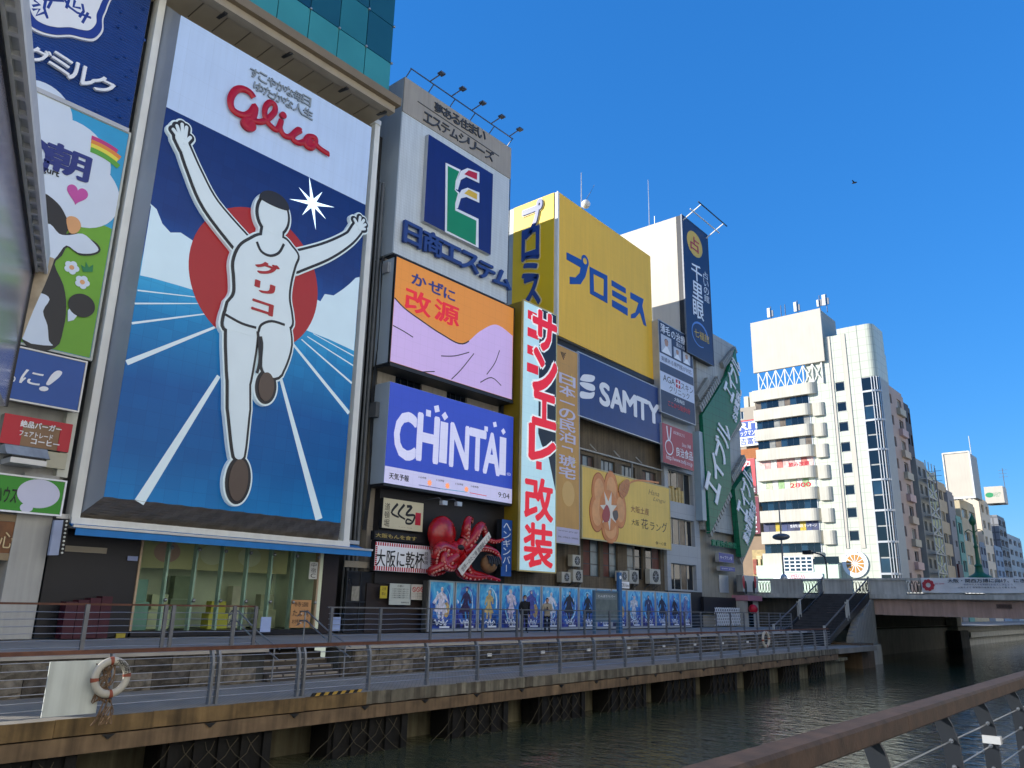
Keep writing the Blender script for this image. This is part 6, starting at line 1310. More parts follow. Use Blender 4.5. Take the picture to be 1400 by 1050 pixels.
for x in (.06, .42, .70):
    w_ = .30 if x < .1 else .22; p0, p1 = fr_(x, .14 if x < .1 else .21), fr_(x + w_, .34); MB().pbox(pc, p0[0], p1[0], p1[1], p0[1], .001, .008).build("portrait", M("portrait_bg", "b9c0ca", .5), t)
    c = ((p0[0] + p1[0]) / 2, p1[1]); hh = p0[1] - p1[1]; disc(pc, (c[0], c[1] + hh * .62), (p1[0] - p0[0]) * .17, hh * .2, M("portrait_face", "b08a74", .5), t, .012, uv=True, n=14, name="portrait"); disc(pc, (c[0], c[1] + hh * .70), (p1[0] - p0[0]) * .18, hh * .14, m_ink, t, .010, uv=True, n=14, name="portrait")
    art(pc, [(p0[0] + .05, p1[1] + .01), (p1[0] - .05, p1[1] + .01), (c[0] + .12, c[1] + hh * .42), (c[0] - .12, c[1] + hh * .42)], m_paint, t, .0095, uv=True, name="portrait")
text(pc, "実績ある専門医が対応", fr_(.05, .385), fr_(.95, .44), MATS["clinic_navy"], t, d=.004, uv=True)
text(pc, "AGA", fr_(.08, .585), fr_(.42, .655), m_ink, t, d=.004, uv=True); text(pc, "スキン", fr_(.60, .585), fr_(.97, .66), m_ink, t, d=.004, uv=True); text(pc, "クリニック", fr_(.25, .675), fr_(.85, .745), m_ink, t, d=.004, uv=True)
p0, p1 = fr_(.45, .575), fr_(.58, .665); MB().pbox(pc, p0[0], p1[0], p1[1], p0[1], .001, .006).build("cross_panel", m_red, t); c = ((p0[0] + p1[0]) / 2, (p0[1] + p1[1]) / 2)
MB().pbox(pc, c[0] - .06, c[0] + .06, p1[1] + .05, p0[1] - .05, .006, .01).build("cross", m_paint, t); MB().pbox(pc, p0[0] + .05, p1[0] - .05, c[1] - .05, c[1] + .05, .006, .011).build("cross", m_paint, t)
text(pc, "ここから徒歩5分", fr_(.2, .85), fr_(.85, .91), M("print_redbright", "c43a44", .4), t, d=.008, uv=True, off=.02); text(pc, "大阪梅田", fr_(.38, .785), fr_(.68, .83), m_paint, t, d=.008, uv=True)
R_ = quad_px(pc, (906, 579), (947, 592), (906, 632), (948.5, 644))
t = board("red_food_board", "red food company board with white rabbit line emblem and kanji", "sign", pc, R_, .2, M("food_red", "a33a44", .45, .06), m_alu)
W_, H_ = R_[1] - R_[0], R_[3] - R_[2]; fr_ = lambda a, b: (R_[0] + W_ * a, R_[3] - H_ * b)
text(pc, "良治食品", fr_(.42, .5), fr_(.97, .74), m_paint, t, d=.004, uv=True, off=.01); text(pc, "http://www.todji.co.jp", fr_(.1, .78), fr_(.95, .92), m_paint, t, d=.004, uv=True); text(pc, "お取り寄せはこちら", fr_(.35, .1), fr_(.72, .19), m_paint, t, d=.004, uv=True); text(pc, "Since 1948", fr_(.62, .34), fr_(.92, .44), m_paint, t, d=.004, uv=True, shear=.3)
c = fr_(.2, .58); stroke(pc, [(c[0] + .55 * math.cos(a), c[1] + .5 * math.sin(a)) for a in [i * .393 for i in range(17)]], .09, m_paint, t, .008, uv=True, name="emblem"); 
for dx in (-.12, .16): stroke(pc, [(c[0] + dx * .6, c[1] + .5), (c[0] + dx * 1.6, c[1] + 1.0), (c[0] + dx * 2.2, c[1] + 1.5)], .14, m_paint, t, .008, uv=True, name="emblem")
# ================================================================== FORTUNE TELLER TOWER
pt2 = FR(-26.7, 54.0, 1.0)
B = [pt2.px(931, 293), pt2.px(965, 320), pt2.px(941, 481), pt2.px(978, 501)]
tu0, tu1, tv0, tv1 = (B[0][0] + B[2][0]) / 2, (B[1][0] + B[3][0]) / 2, (B[2][1] + B[3][1]) / 2, (B[0][1] + B[1][1]) / 2
tt = thing("white_tower", "tall sunlit white tower behind the yellow board", "building", pt2.at(tu0 + 2, Z_UP))
c0, c1 = pt2.at(tu0, 0), pt2.at(tu1, 0)
MB().hexa([V((c0.x - 14, c0.y, tv0 + .02)), V((c0.x - .52, c0.y, tv0 + .02)), V((c1.x - .52, c1.y, tv0 + .02)), V((c1.x - 14, c1.y, tv0 + .02)), V((c0.x - 14, c0.y, tv1)), V((c0.x - .52, c0.y, tv1)), V((c1.x - .52, c1.y, tv1)), V((c1.x - 14, c1.y, tv1))]).build("wall", m_offw, tt)
t = board("fortune_sign", "tall navy vertical sign with yellow disc and white kanji", "billboard", pt2, (tu0, tu1, tv0, tv1), .5, M("night_navy", "1b2c52", .45, .10, .5), m_dark, m_steel, .05)
W_, H_ = tu1 - tu0, tv1 - tv0; fr_ = lambda a, b: (tu0 + W_ * a, tv1 - H_ * b)
c = fr_(.46, .155); disc(pt2, c, W_ * .30, H_ * .095, M("disc_yellow", "d8b23a", .4, .05), t, .008, uv=True); text(pt2, "占", (c[0] - W_ * .17, c[1] + H_ * .055), (c[0] + W_ * .17, c[1] - H_ * .055), m_red, t, d=.01, uv=True, off=.01)
vtext(pt2, "千里眼", fr_(.28, .30), fr_(.68, .72), m_paint, t, d=.006, uv=True, off=.015); vtext(pt2, "占いの館", fr_(.74, .31), fr_(.94, .55), m_paint, t, d=.006, uv=True)
c = fr_(.5, .83); stroke(pt2, [(c[0] + W_ * .3 * math.cos(a), c[1] + H_ * .085 * math.sin(a)) for a in [i * .393 for i in range(14)]], .22, M("moon_blue", "5f86c8", .4), t, .008, uv=True, taper=.3, name="moon"); text(pt2, "七福館", fr_(.28, .80), fr_(.85, .86), MATS["disc_yellow"], t, d=.012, uv=True)
t = thing("tower_lamp_frame", "thin lamp frame projecting from the top of the white tower", "lamp", pt2.at(tu0 + 1, tv1))
for a in (.05, .95): q = pt2.at(tu0 + W_ * a, tv1 - .4, -.1); MB().bar(q, pt2.at(tu0 + W_ * a, tv1 + .5, 1.6), .07, .07).build("arm", m_white, t)
for dd, zz_ in ((1.6, .5), (.9, .1)): MB().bar(pt2.at(tu0 - .3, tv1 + zz_, dd), pt2.at(tu1 + .4, tv1 + zz_, dd), .07, .07).build("rail", m_dark if dd > 1 else m_white, t)
# ================================================================== GREEN SLANTED BUILDING
pg = F(-27.2); gu0, gu1 = pg.px(961.5, 700)[0], 61.0
gt_ = pg.px(985, 462)[1]
ab_ = thing("green_band_building", "grey panelled building with two slanting green panels and white katakana", "building", pg.at(56, Z_UP))
m_gpan = M("grey_panel", "a7aaa6", .55, .12, .8, streak=.25, grid=(50, 1.1, .03), gridc=.8)
p_out = [(gu0, 10.4), (gu0, 33), (pg.px(945, 500)[0] - 1.2, 33), (pg.px(975, 453)[0] - 1.2, gt_ + 1.0), (pg.px(998, 466)[0], gt_), (gu1, gt_ - 1), (gu1, 10.4)]
MB().box(-38, -27.22, gu0, gu1, 9.6, gt_).build("wall", m_gpan, ab_)
MB().box(-27.9, -26.95, gu0 - .6, gu0, 10.2, pg.px(952, 590)[1]).build("edge_panel", M("edge_blue", "8fa3ad", .4, .06), ab_)
MB().box(-38, -27.6, gu0 - .5, gu1, Z_UP, 9.6).build("base_wall", M("base_tan", "9a9382", .7, .12, .8, streak=.2), ab_)
m_grn = M("able_green", "0f6b4a", .45, .06, .5, grid=(.62, .62, .02), gridc=.55)
z8g = lambda x, y: (900 + x / 3.75, 520 + y / 3.75)
def green_panel(label, pts, d0):
    t = thing("slanting_green_sign", label, "sign", pg.at(*pg.px(*pts[0]), d0), "slanting green panels"); MB().prism(pg, [pg.px(*p) for p in pts], .05, d0).build("panel", m_grn, t); return t
ga = green_panel("large slanting green panel with white katakana beside the clinic board", [z8g(205, 180), z8g(330, -20), (1000, 478), z8g(400, 20), z8g(400, 205), z8g(345, 300), z8g(355, 555), z8g(245, 785)], .35)
gb_ = green_panel("lower slanting green panel with white katakana near the bridge", [z8g(362, 560), z8g(445, 440), z8g(470, 640), z8g(470, 780), z8g(410, 905), z8g(395, 905)], .5)
def slant(t, chars, A_, B_, h_, d_, off_=.02, mt=m_paint):
    a, b = V(pg.px(*A_)), V(pg.px(*B_)); dr = (b - a); n_ = len(chars); st_ = dr.length / n_; dr.normalize(); nr_ = V((-dr.y, dr.x))
    q = Plane(pg.at(a.x, a.y, d_), V((0, dr.x, dr.y)), (1, 0, 0)); q.v = V((0, nr_.x, nr_.y))
    for i, ch in enumerate(chars): text(q, ch, (i * st_ + .03, h_), ((i + 1) * st_ - .05, 0), mt, t, d=0, th=.06, off=off_, uv=True, name="letter")
slant(ga, "エイブル", z8g(275, 640), z8g(350, 270), 2.1, .37); slant(ga, "エイブル", z8g(352, 120), z8g(402, -60), 1.6, .37); slant(ga, "お部屋探し", z8g(375, 225), z8g(405, 60), .8, .37)
slant(gb_, "エイブル", z8g(415, 730), z8g(455, 500), 1.7, .52); slant(gb_, "難波駅前店", z8g(425, 850), z8g(468, 650), 1.0, .52)
m_slat = M("grey_letters", "8e918b", .5, .15)
sl_ = thing("slanting_bars", "grey ribbed letter bars edging the green panels", "sign", pg.at(56, 12))
for A_, B_ in ((z8g(200, 150), z8g(300, -10)), (z8g(190, 90), z8g(245, 0)), (z8g(345, 310), z8g(410, 215)), (z8g(365, 510), z8g(432, 395)), (z8g(250, 790), z8g(358, 575)), (z8g(405, 930), z8g(468, 790)), ((985, 500), (1003, 478))):
    a, b = V(pg.px(*A_)), V(pg.px(*B_)); n_ = 12
    for i in range(n_): p_ = a + (b - a) * (i / n_); q_ = a + (b - a) * ((i + .7) / n_); MB().bar(pg.at(p_.x, p_.y, .15), pg.at(q_.x, q_.y, .15), .3, .55).build("bar", m_slat, sl_)
t = thing("green_letter_row", "row of small green raised letters under the white triangle", "lettering", pg.at(gu0 + 1, 10.3)); text(pg, "賃貸仲介件数", z8g(262, 815), z8g(392, 865), M("letter_green", "1d7a58", .5), t, d=.1, th=.1, off=.03, name="letter")
for lab, a, b, s_ in (("upper blue violet sign of a drinks bar under the green panels", z8g(310, 882), z8g(388, 938), "キャプテン亭"), ("lower blue violet sign of a drinks bar under the green panels", z8g(318, 952), z8g(394, 982), "Sake Bar")):
    R_ = rect_px(F(-26.9), a, b); t = board("bar_sign", lab, "sign", F(-26.9), R_, .3, M("violet_blue", "38408f", .45, .06), m_alu, group="bar signs under the green panels"); text(F(-26.9), s_, (R_[0] + .2, R_[3] - .2), (R_[1] - .3, R_[2] + .2), m_paint, t, d=.004, uv=True)
z9 = lambda x, y: (940 + x / 5.525, 680 + y / 5.525)
R_ = rect_px(F(-27.3), z9(258, 585), z9(335, 722)); MB().pbox(F(-27.58), *R_, 0, .05).build("shutter_panel", m_alu, ab_)
R_ = rect_px(F(-27.2), z9(130, 750), z9(430, 868)); MB().box(-27.6, -27.3, R_[0], R_[1], R_[2] - .1, R_[3]).build("dark_hoarding", m_iron, ab_)
R_ = rect_px(F(-26.9), z9(205, 885), z9(400, 985)); t = thing("folding_gate", "white folding lattice gate under the dark hoarding by the bridge", "gate", (-26.9, R_[0], Z_UP))
n_ = 14
for i in range(n_):
    a = R_[0] + (R_[1] - R_[0]) * i / n_; w_ = (R_[1] - R_[0]) / n_
    for k in range(3):
        z = Z_UP + .1 + k * .42
        for s_ in (0, 1): MB().bar((-26.9 + .03 * s_, a + w_ * s_, z), (-26.9 + .03 * s_, a + w_ * (1 - s_), z + .42), .03, .05).build("lattice_bar", m_paint, t)
R_ = quad_px(F(-26.6), z9(420, 585), z9(535, 600), z9(415, 710), z9(535, 720)); t = board("face_board", "pale square board with red and black marks near the bridge", "sign", F(-26.6), R_, .5, M("face_cream", "b9b8b0", .5, .06), m_conc)
for (x, y), c_ in (((425, 640), m_red), ((510, 640), m_red), ((440, 680), m_ink), ((500, 680), m_ink)): disc(F(-26.6), z9(x, y), .22, .5, c_, t, .006, n=16)
R_ = rect_px(F(-26.5), z9(440, 740), z9(555, 990)); t = thing("pink_kiosk", "small kiosk with pink awning beside the bridge stairs", "kiosk", (-27, R_[0], Z_UP))
MB().box(-28, -26.6, R_[0], R_[1], Z_UP, R_[3] - .4).build("body", m_concl, t); MB().box(-28, -26.3, R_[0] - .1, R_[1] + .1, R_[3] - .38, R_[3]).build("awning", M("pink_awning", "b07a86", .6, .1), t); MB().box(-26.6, -26.55, R_[0] + .5, R_[0] + 1.3, Z_UP, Z_UP + 1.9).build("door", m_glass, t); MB().sphere((-26.2, R_[0] + .5, R_[3] - 1), .35).build("lantern", m_red, t)
# ================================================================== FAR SIDE OF THE AVENUE
zA = lambda x, y: (1000 + x / 4.773, 400 + y / 4.773)
zB = lambda x, y: (1000 + x / 4.773, 600 + y / 4.773)
YW = 112.0; pw = S(YW)
m_cream = M("cream_wall", "c3bfb0", .6, .08, .5, streak=.16); m_tile = M("white_tile", "bfc4b4", .45, .06, .4, grid=(1.15, 1.15, .045), gridc=.74, streak=.08)
wb = thing("white_balcony_building", "tall white building with curved balconies and dark glass corner beyond the bridge", "building", (-38, YW + 5, Z_UP))
# tiled wall with the window strip
uS0, uS1 = pw.px(*zA(690, 700))[0], pw.px(*zA(745, 700))[0]
ut0, ut1 = pw.px(*zA(575, 800))[0] - 1.5, pw.px(1188, 620)[0]
ztw = pw.px(1165, 446)[1]; ztl = pw.px(1135, 460)[1]
uW = ((uS0 + uS1) / 2 - .62, (uS0 + uS1) / 2 + .62); WH = []
for q in (zA(0, 612), zA(0, 745), zA(0, 877), zA(0, 1010), zB(0, 195), zB(0, 337), zB(0, 485), zB(0, 635)):
    z = pw.px(1150, q[1])[1]; WH.append((uW[0], uW[1], z - .68, z + .68))
holed_wall("tile_wall", pw, ut0, ut1, Z_UP, ztl, WH, m_tile, wb, thick=14)
for h in WH: window(pw, h, wb, m_steel, m_glass, 1, 1, bw=.10)
MB().box(pw.px(*zA(690, 300))[0], ut1, YW + .0, YW + 10, ztl + .004, ztw).build("tower_head", m_tile, wb)
sv = MB()
for a, b in ((uS0 - .55, uW[0] - .18), (uW[1] + .18, uS1 + .75)): sv.pbox(pw, a, b, WH[-1][2] - 1, ztl, 0, .10)
sv.build("window_strip", m_offw, wb)
MB().pbox(pw, uS0 - .62, uS0 - .56, WH[-1][2] - 1, ztl, 0, .14).build("downpipe", m_steel, wb)
# rounded dark glass corner, storey by storey
zc0, zc1 = pw.px(1181, 516)[1], Z_UP + 2; cx, cy, r_ = ut1 + 1.3, YW + .9, .9
nfl = 15; fh = (zc0 - zc1) / nfl
MB().box(ut1 - .12, ut1 + .02, YW - .10, YW + .02, zc1, zc0).build("corner_mullion", m_alu, wb)
def arc(a): return V((cx + r_ * math.sin(a), cy - r_ * math.cos(a), 0))
for k in range(nfl):
    z = zc1 + k * fh
    for s_ in range(-1, 4):
        if s_ < 0: P, Q = V((ut1 + .02, YW, 0)), V((cx, YW, 0))
        else: P, Q = arc(s_ * math.pi / 8), arc((s_ + 1) * math.pi / 8)
        MB().quad(P + V((0, 0, z + .10)), Q + V((0, 0, z + .10)), Q + V((0, 0, z + fh - .10)), P + V((0, 0, z + fh - .10))).build("corner_pane", m_glassb if (k * 3 + s_) % 5 == 0 else m_glass, wb)
        if k % 2 == 0: 
            n_ = (Q - P).normalized().cross(V((0, 0, 1))); MB().hexa([P + V((0, 0, z - .14)), Q + V((0, 0, z - .14)), Q + V((0, 0, z - .14)) + n_ * .15, P + V((0, 0, z - .14)) + n_ * .15, P + V((0, 0, z + .12)), Q + V((0, 0, z + .12)), Q + V((0, 0, z + .12)) + n_ * .15, P + V((0, 0, z + .12)) + n_ * .15]).build("floor_band", m_alu, wb)
for s_ in range(0, 5):
    p_ = arc(s_ * math.pi / 8); MB().box(p_.x - .05, p_.x + .05, p_.y - .08, p_.y + .05, zc1, zc0).build("corner_mullion", m_alu, wb)
core = MB(); cp = [(ut1 + .01, YW + .04)] + [(arc(i * math.pi / 12).x - .05, arc(i * math.pi / 12).y + .05) for i in range(7)] + [(cx + r_ - .05, YW + 5), (ut1 + .01, YW + 5)]
n_ = len(cp); core.add([(x, y, Z_UP) for x, y in cp] + [(x, y, zc0) for x, y in cp], [tuple(range(n_))[::-1], tuple(range(n_, 2 * n_))] + [(i, (i + 1) % n_, (i + 1) % n_ + n_, i + n_) for i in range(n_)]); core.build("corner_core", M("core_dark", "9a9c98", .6), wb)
core = MB(); core.add([(x, y, zc0 + .02) for x, y in cp] + [(x, y, ztw - .02) for x, y in cp], [tuple(range(n_))[::-1], tuple(range(n_, 2 * n_))] + [(i, (i + 1) % n_, (i + 1) % n_ + n_, i + n_) for i in range(n_)]); core.build("corner_head", m_tile, wb)
# balcony block on the left
uL, uR_ = pw.px(1041, 640)[0], pw.px(*zA(545, 900))[0]
ztop = pw.px(1032, 536)[1]; zbot = pw.px(1057, 757)[1]; nf = 9; fl = (ztop - zbot) / (nf - 1)
MB().box(uL, ut0 + 1.6, YW + .6, YW + 14, Z_UP, ztop - .2).build("block_core", M("core_shade", "55524c", .7), wb)
prints = {4: ("sign_pinkwhite", "d8b4ac"), 3: ("sign_greenwhite", "cfd8c0"), 1: ("sign_navyyel", "3a4060")}
for k in range(nf):
    z1_ = zbot + k * fl; z0_ = z1_ - fl * .56
    e_ = uR_ + (0.9 if k == nf - 1 else 0); P = [(uL - .4, YW + .6), (uL - .4, YW - .7)] + [(e_ - 1.2 + 1.2 * math.sin(a), YW - .7 + 1.2 * (1 - math.cos(a))) for a in [i * math.pi / 12 for i in range(7)]] + [(e_, YW + .6)]
    n_ = len(P); mb = MB(); mb.add([(x, y, z0_) for x, y in P] + [(x, y, z1_) for x, y in P], [tuple(range(n_))[::-1], tuple(range(n_, 2 * n_))] + [(i, (i + 1) % n_, (i + 1) % n_ + n_, i + n_) for i in range(n_)]); mb.build("balcony_band", m_cream, wb)
    if 0 < k < nf - 1:
        P2 = [(e_ + .05, YW + .3), (e_ + .05, YW - .45)] + [(e_ + 1.0 + .8 * math.sin(a), YW - .45 + .8 * (1 - math.cos(a))) for a in [i * math.pi / 8 for i in range(5)]] + [(e_ + 1.8, YW + .3)]
        n_ = len(P2); mb = MB(); mb.add([(x, y, z0_ - .3) for x, y in P2] + [(x, y, z1_ - .1) for x, y in P2], [tuple(range(n_))[::-1], tuple(range(n_, 2 * n_))] + [(i, (i + 1) % n_, (i + 1) % n_ + n_, i + n_) for i in range(n_)]); mb.build("balcony_end", m_cream, wb)
    if k < nf - 1:
        pz0, pz1 = z1_, z1_ + fl * .44; npn = 9
        for i in range(npn):
            a = uL - .2 + (e_ - uL - .3) * i / npn; b = uL - .2 + (e_ - uL - .3) * (i + .93) / npn
            mt = (m_glass, M("blind_glass", "6a5f52", .25, .4, 1.5), m_glass, m_glassb, m_curt)[(i * 2 + k * 3) % 5] if k > 4 else (m_glass if (i + k) % 3 else m_glassb)
            if k in prints: mt = M(prints[k][0] + str(i % 4), (prints[k][1], "c9a09a" if k == 4 else ("b9c4a0" if k == 3 else "2b3050"), "d9d4cc" if k != 1 else "b09a2a", "b86a60" if k == 4 else ("8fb07a" if k == 3 else "34406a"))[i % 4], .5, .35, 2.5)
            MB().box(a, b, YW - .12, YW - .08, pz0, pz1).build("window_pane", mt, wb)
        MB().box(uL - .2, e_ - .4, YW - .07, YW + .5, pz0, pz1).build("window_back", m_alu, wb)
        if k in (3, 4):
            pq = S(YW - .125); text(pq, "2800" if k == 3 else "飲み放題", (uL + (e_ - uL) * .5, pz0 + (pz1 - pz0) * .55), (uL + (e_ - uL) * .86, pz0 + .12), m_red, wb, d=.0, off=.02, uv=True)
        if k == 1: text(S(YW - .125), "整骨院 鍼灸 マッサージ", (uL + (e_ - uL) * .45, pz0 + (pz1 - pz0) * .7), (uL + (e_ - uL) * .9, pz0 + .5), m_paint, wb, d=.0, uv=True)
# blank rooftop billboard on its trusses
R_ = quad_px(S(YW - .4), zA(123, 212), zA(575, 93), zA(158, 530), zA(625, 437)); R_ = (pw.px(1030, 480)[0], pw.px(1126, 460)[0], R_[2], R_[3])
t = thing("blank_rooftop_billboard", "large blank cream billboard on white trusses atop the white building", "billboard", (R_[0], YW, ztop))
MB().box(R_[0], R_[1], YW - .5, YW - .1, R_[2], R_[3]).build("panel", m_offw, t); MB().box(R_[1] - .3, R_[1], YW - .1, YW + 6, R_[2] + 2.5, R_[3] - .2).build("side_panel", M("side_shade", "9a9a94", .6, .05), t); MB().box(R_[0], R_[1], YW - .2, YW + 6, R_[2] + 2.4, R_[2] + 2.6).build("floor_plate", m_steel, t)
for i in range(8): 
    x = R_[0] + .6 + i * (R_[1] - R_[0] - 1.2) / 7; MB().bar((x, YW - .2, ztop - .3), (x, YW - .2, R_[2] + .1), .16, .16).build("truss_post", m_white, t)
    if i < 7: x2 = R_[0] + .6 + (i + 1) * (R_[1] - R_[0] - 1.2) / 7; MB().bar((x, YW - .15, ztop - .3), (x2, YW - .15, R_[2] + .05), .10, .10).build("truss_brace", m_white, t); MB().bar((x2, YW - .25, ztop - .3), (x, YW - .25, R_[2] + .05), .10, .10).build("truss_brace", m_white, t)
for k, ((x, y), s_) in enumerate(((zA(252, 160), 1.0), (zA(425, 110), 1.0), (zA(570, 90), .7), (zA(618, 110), 1.1), (zA(345, 145), 0), (zA(318, 150), 0))):
    q = pw.px(x, y); hb = R_[3]; t = thing("roof_antenna", ("cell antenna", "cell antenna", "slim cell antenna", "large cell antenna", "thin whip aerial", "short whip aerial")[k] + (" on the blank billboard, %s from left" % ("first", "fourth", "fifth", "sixth", "third", "second")[k]), "antenna", (q[0], YW + .5, hb - .5), "antennas on the blank billboard")
    hgt = 2.4 if s_ else 2.2; MB().sweep([(q[0], YW + .5, hb - .5), (q[0], YW + .5, hb + hgt)], .06, 6).build("mast", m_steel, t)
    if s_: MB().box(q[0] - .5 * s_, q[0] - .08, YW + .2, YW + .45, hb + .6, hb + .6 + 1.5 * s_).build("panel_antenna", m_white, t); MB().box(q[0] + .1, q[0] + .35, YW + .4, YW + .6, hb + .7, hb + 1.7).build("radio_unit", m_steel, t)
# orange wheel sign
c = pw.px(*zB(810, 815)); R0 = abs(pw.px(*zB(895, 815))[0] - c[0]); pr2 = S(YW - .05)
t = thing("wheel_sign", "round white sign with orange slice segments on the tiled wall", "sign", pw.at(c[0], c[1] - R0)); disc(pr2, c, R0, R0 * 1.08, m_paint, t, .15, .2, "plate", uv=True, n=48)
for i in range(12):
    a0, a1 = i * math.pi / 6 + .05, (i + 1) * math.pi / 6 - .05; art(pr2, [(c[0] + .12 * R0 * math.cos((a0 + a1) / 2), c[1] + .12 * R0 * math.sin((a0 + a1) / 2)), (c[0] + .70 * R0 * math.cos(a0), c[1] + .74 * R0 * math.sin(a0)), (c[0] + .70 * R0 * math.cos(a1), c[1] + .74 * R0 * math.sin(a1))], M("slice_orange", "b5803a", .5, .2, 2), t, .18, .02, "segment", uv=True)
for i, ch in enumerate("ORANGEROOM"): a = 2.5 - i * .21; q = (c[0] + .86 * R0 * math.cos(a), c[1] + .9 * R0 * math.sin(a)); text(pr2, ch, (q[0] - .1, q[1] + .12), (q[0] + .1, q[1] - .12), m_ink, t, d=.16, uv=True, name="letter")
# ground floor shops of the white building
gs = thing("corner_shop", "white and pale green corner shop under the curved balconies", "shopfront", (uL, YW - 1.5, Z_ROAD)); pgs = S(YW - 1.3); ge = pw.px(*zB(715, 800))[0]
zg0, zg1 = pw.px(1070, 796)[1] - .8, zbot - fl * .56
MB().pbox(pgs, uL - 1.2, ge, Z_UP, zg1, -1.2, 0).build("wall", M("shop_mint", "bcd0bc", .6, .08, 1), gs)
w0, w1 = pgs.px(*zB(345, 820)), pgs.px(*zB(530, 820)); MB().pbox(pgs, w0[0], w1[0], pgs.px(*zB(400, 865))[1], pgs.px(*zB(400, 770))[1], .0, .05).build("grid_window", m_glassb, gs)
for i in range(6): u = w0[0] + (w1[0] - w0[0]) * i / 5; MB().pbox(pgs, u - .08, u + .08, pgs.px(*zB(400, 868))[1], pgs.px(*zB(400, 765))[1], .05, .10).build("grid_bar", m_paint, gs)
for i in range(5): v = pgs.px(*zB(400, 866))[1] + (pgs.px(*zB(400, 770))[1] - pgs.px(*zB(400, 866))[1]) * i / 4; MB().pbox(pgs, w0[0], w1[0], v - .07, v + .07, .05, .11).build("grid_bar", m_paint, gs)
R_ = rect_px(pgs, zB(540, 770), zB(705, 810)); MB().pbox(pgs, *R_, 0, .04).build("dark_window", m_glass, gs); R_ = rect_px(pgs, zB(275, 880), zB(600, 925)); MB().pbox(pgs, *R_, 0, .2).build("sign_strip", m_paint, gs); MB().pbox(pgs, R_[0] + .1, R_[1] - .1, R_[2] + .1, R_[2] + .28, .2, .22).build("red_rule", m_red, gs); text(pgs, "AMERICAN", (R_[0] + 2.4, R_[3] - .1), (R_[0] + 4.5, R_[2] + .3), m_red, gs, d=.21, uv=True, shear=.2)
# ------------------------------------------------------------------ buildings behind, left of it
YR_ = 121.0; pr = S(YR_)
t = thing("grey_back_building", "grey building with rooftop boxes behind the lettered roof sign", "building", (pr.px(1025, 700)[0], YR_, Z_UP))
a0 = pr.px(1000, 600)[0]; a1 = pr.px(1046, 600)[0]; zt0 = pr.px(1020, 557)[1]
holed_wall("wall", pr, a0, a1, Z_UP, zt0, [(pr.px(1009, 570)[0], pr.px(1017, 570)[0], zt0 - 1.9, zt0 - .6), (pr.px(1031, 570)[0], pr.px(1038, 570)[0], zt0 - 1.9, zt0 - .6)], M("grey_render", "a59c8e", .7, .1, .5), t, thick=10)
for x in (1009, 1031): window(pr, (pr.px(x, 570)[0], pr.px(x + 7.5, 570)[0], zt0 - 1.9, zt0 - .6), t, m_alu, m_glassb, 2, 1)
for x0, x1, h_ in ((1016, 1022, 2.0), (1024, 1031, 2.6), (1033, 1037, 1.6)): MB().box(pr.px(x0, 560)[0], pr.px(x1, 560)[0], YR_ + .5, YR_ + 4, zt0, zt0 + h_).build("roof_box", m_cream, t)
p4 = S(YR_ - 1.2); R_ = (p4.px(1009, 600)[0], p4.px(1050, 600)[0], p4.px(1030, 609)[1], p4.px(1030, 573)[1])
t = board("lettered_roof_sign", "white and blue roof sign with large serif letters beside the white building", "billboard", p4, R_, .4, m_paint, m_steel); H_ = R_[3] - R_[2]; W_ = R_[1] - R_[0]
MB().pbox(p4, R_[0] + .02, R_[1] - .02, R_[2] + H_ * .36, R_[2] + H_ * .94, .001, .006).build("blue_band", M("rit_blue", "2a4fa2", .4, .04), t); MB().pbox(p4, R_[0], R_[1], R_[2] + H_ * .95, R_[3], .001, .01).build("red_line", m_red, t)
text(p4, "RIT", (R_[0] + .3, R_[3] - H_ * .10), (R_[1] - .9, R_[2] + H_ * .64), m_paint, t, d=.008, uv=True, off=.03); text(p4, "リックマンション", (R_[0] - .1, R_[2] + H_ * .60), (R_[1] - .2, R_[2] + H_ * .40), m_paint, t, d=.008, uv=True, off=.02); text(p4, "吉富建設", (R_[0] + .4, R_[2] + H_ * .32), (R_[1] - .1, R_[2] + H_ * .06), MATS["rit_blue"], t, d=.004, uv=True, off=.02)
t = thing("brick_block", "orange brick building below the lettered roof sign", "building", (p4.px(1030, 640)[0], YR_ - 1, Z_UP)); MB().box(p4.px(1000, 640)[0], p4.px(1050, 640)[0], YR_ - .7, YR_ - .1, Z_UP, p4.px(1030, 612)[1]).build("wall", M("orange_brick", "a86a40", .8, .12, 1, grid=(.6, .3, .03), gridc=.85), t)
p5 = S(YR_ - 3.2)
R_ = (p5.px(1014, 650)[0], p5.px(1033, 650)[0], p5.px(1024, 675)[1], p5.px(1024, 627)[1]); t = board("karaoke_sign", "red vertical karaoke sign with white katakana beyond the avenue", "sign", p5, R_, .6, M("karaoke_red", "c0444e", .45, .05), m_alu)
W_, H_ = R_[1] - R_[0], R_[3] - R_[2]; art(p5, [(R_[0] + .03, R_[2] + .03), (R_[1] - .03, R_[2] + .03), (R_[1] - .03, R_[2] + H_ * .18), (R_[0] + .03, R_[2] + H_ * .48)], M("wine", "5c1f38", .45), t, .006, uv=True); vtext(p5, "カラオケ", (R_[0] + W_ * .22, R_[3] - .2), (R_[0] + W_ * .66, R_[2] + H_ * .22), m_paint, t, d=.008, off=.03, uv=True); text(p5, "ACE", (R_[0] + W_ * .4, R_[2] + H_ * .14), (R_[0] + W_ * .92, R_[2] + H_ * .04), m_paint, t, d=.008, uv=True)
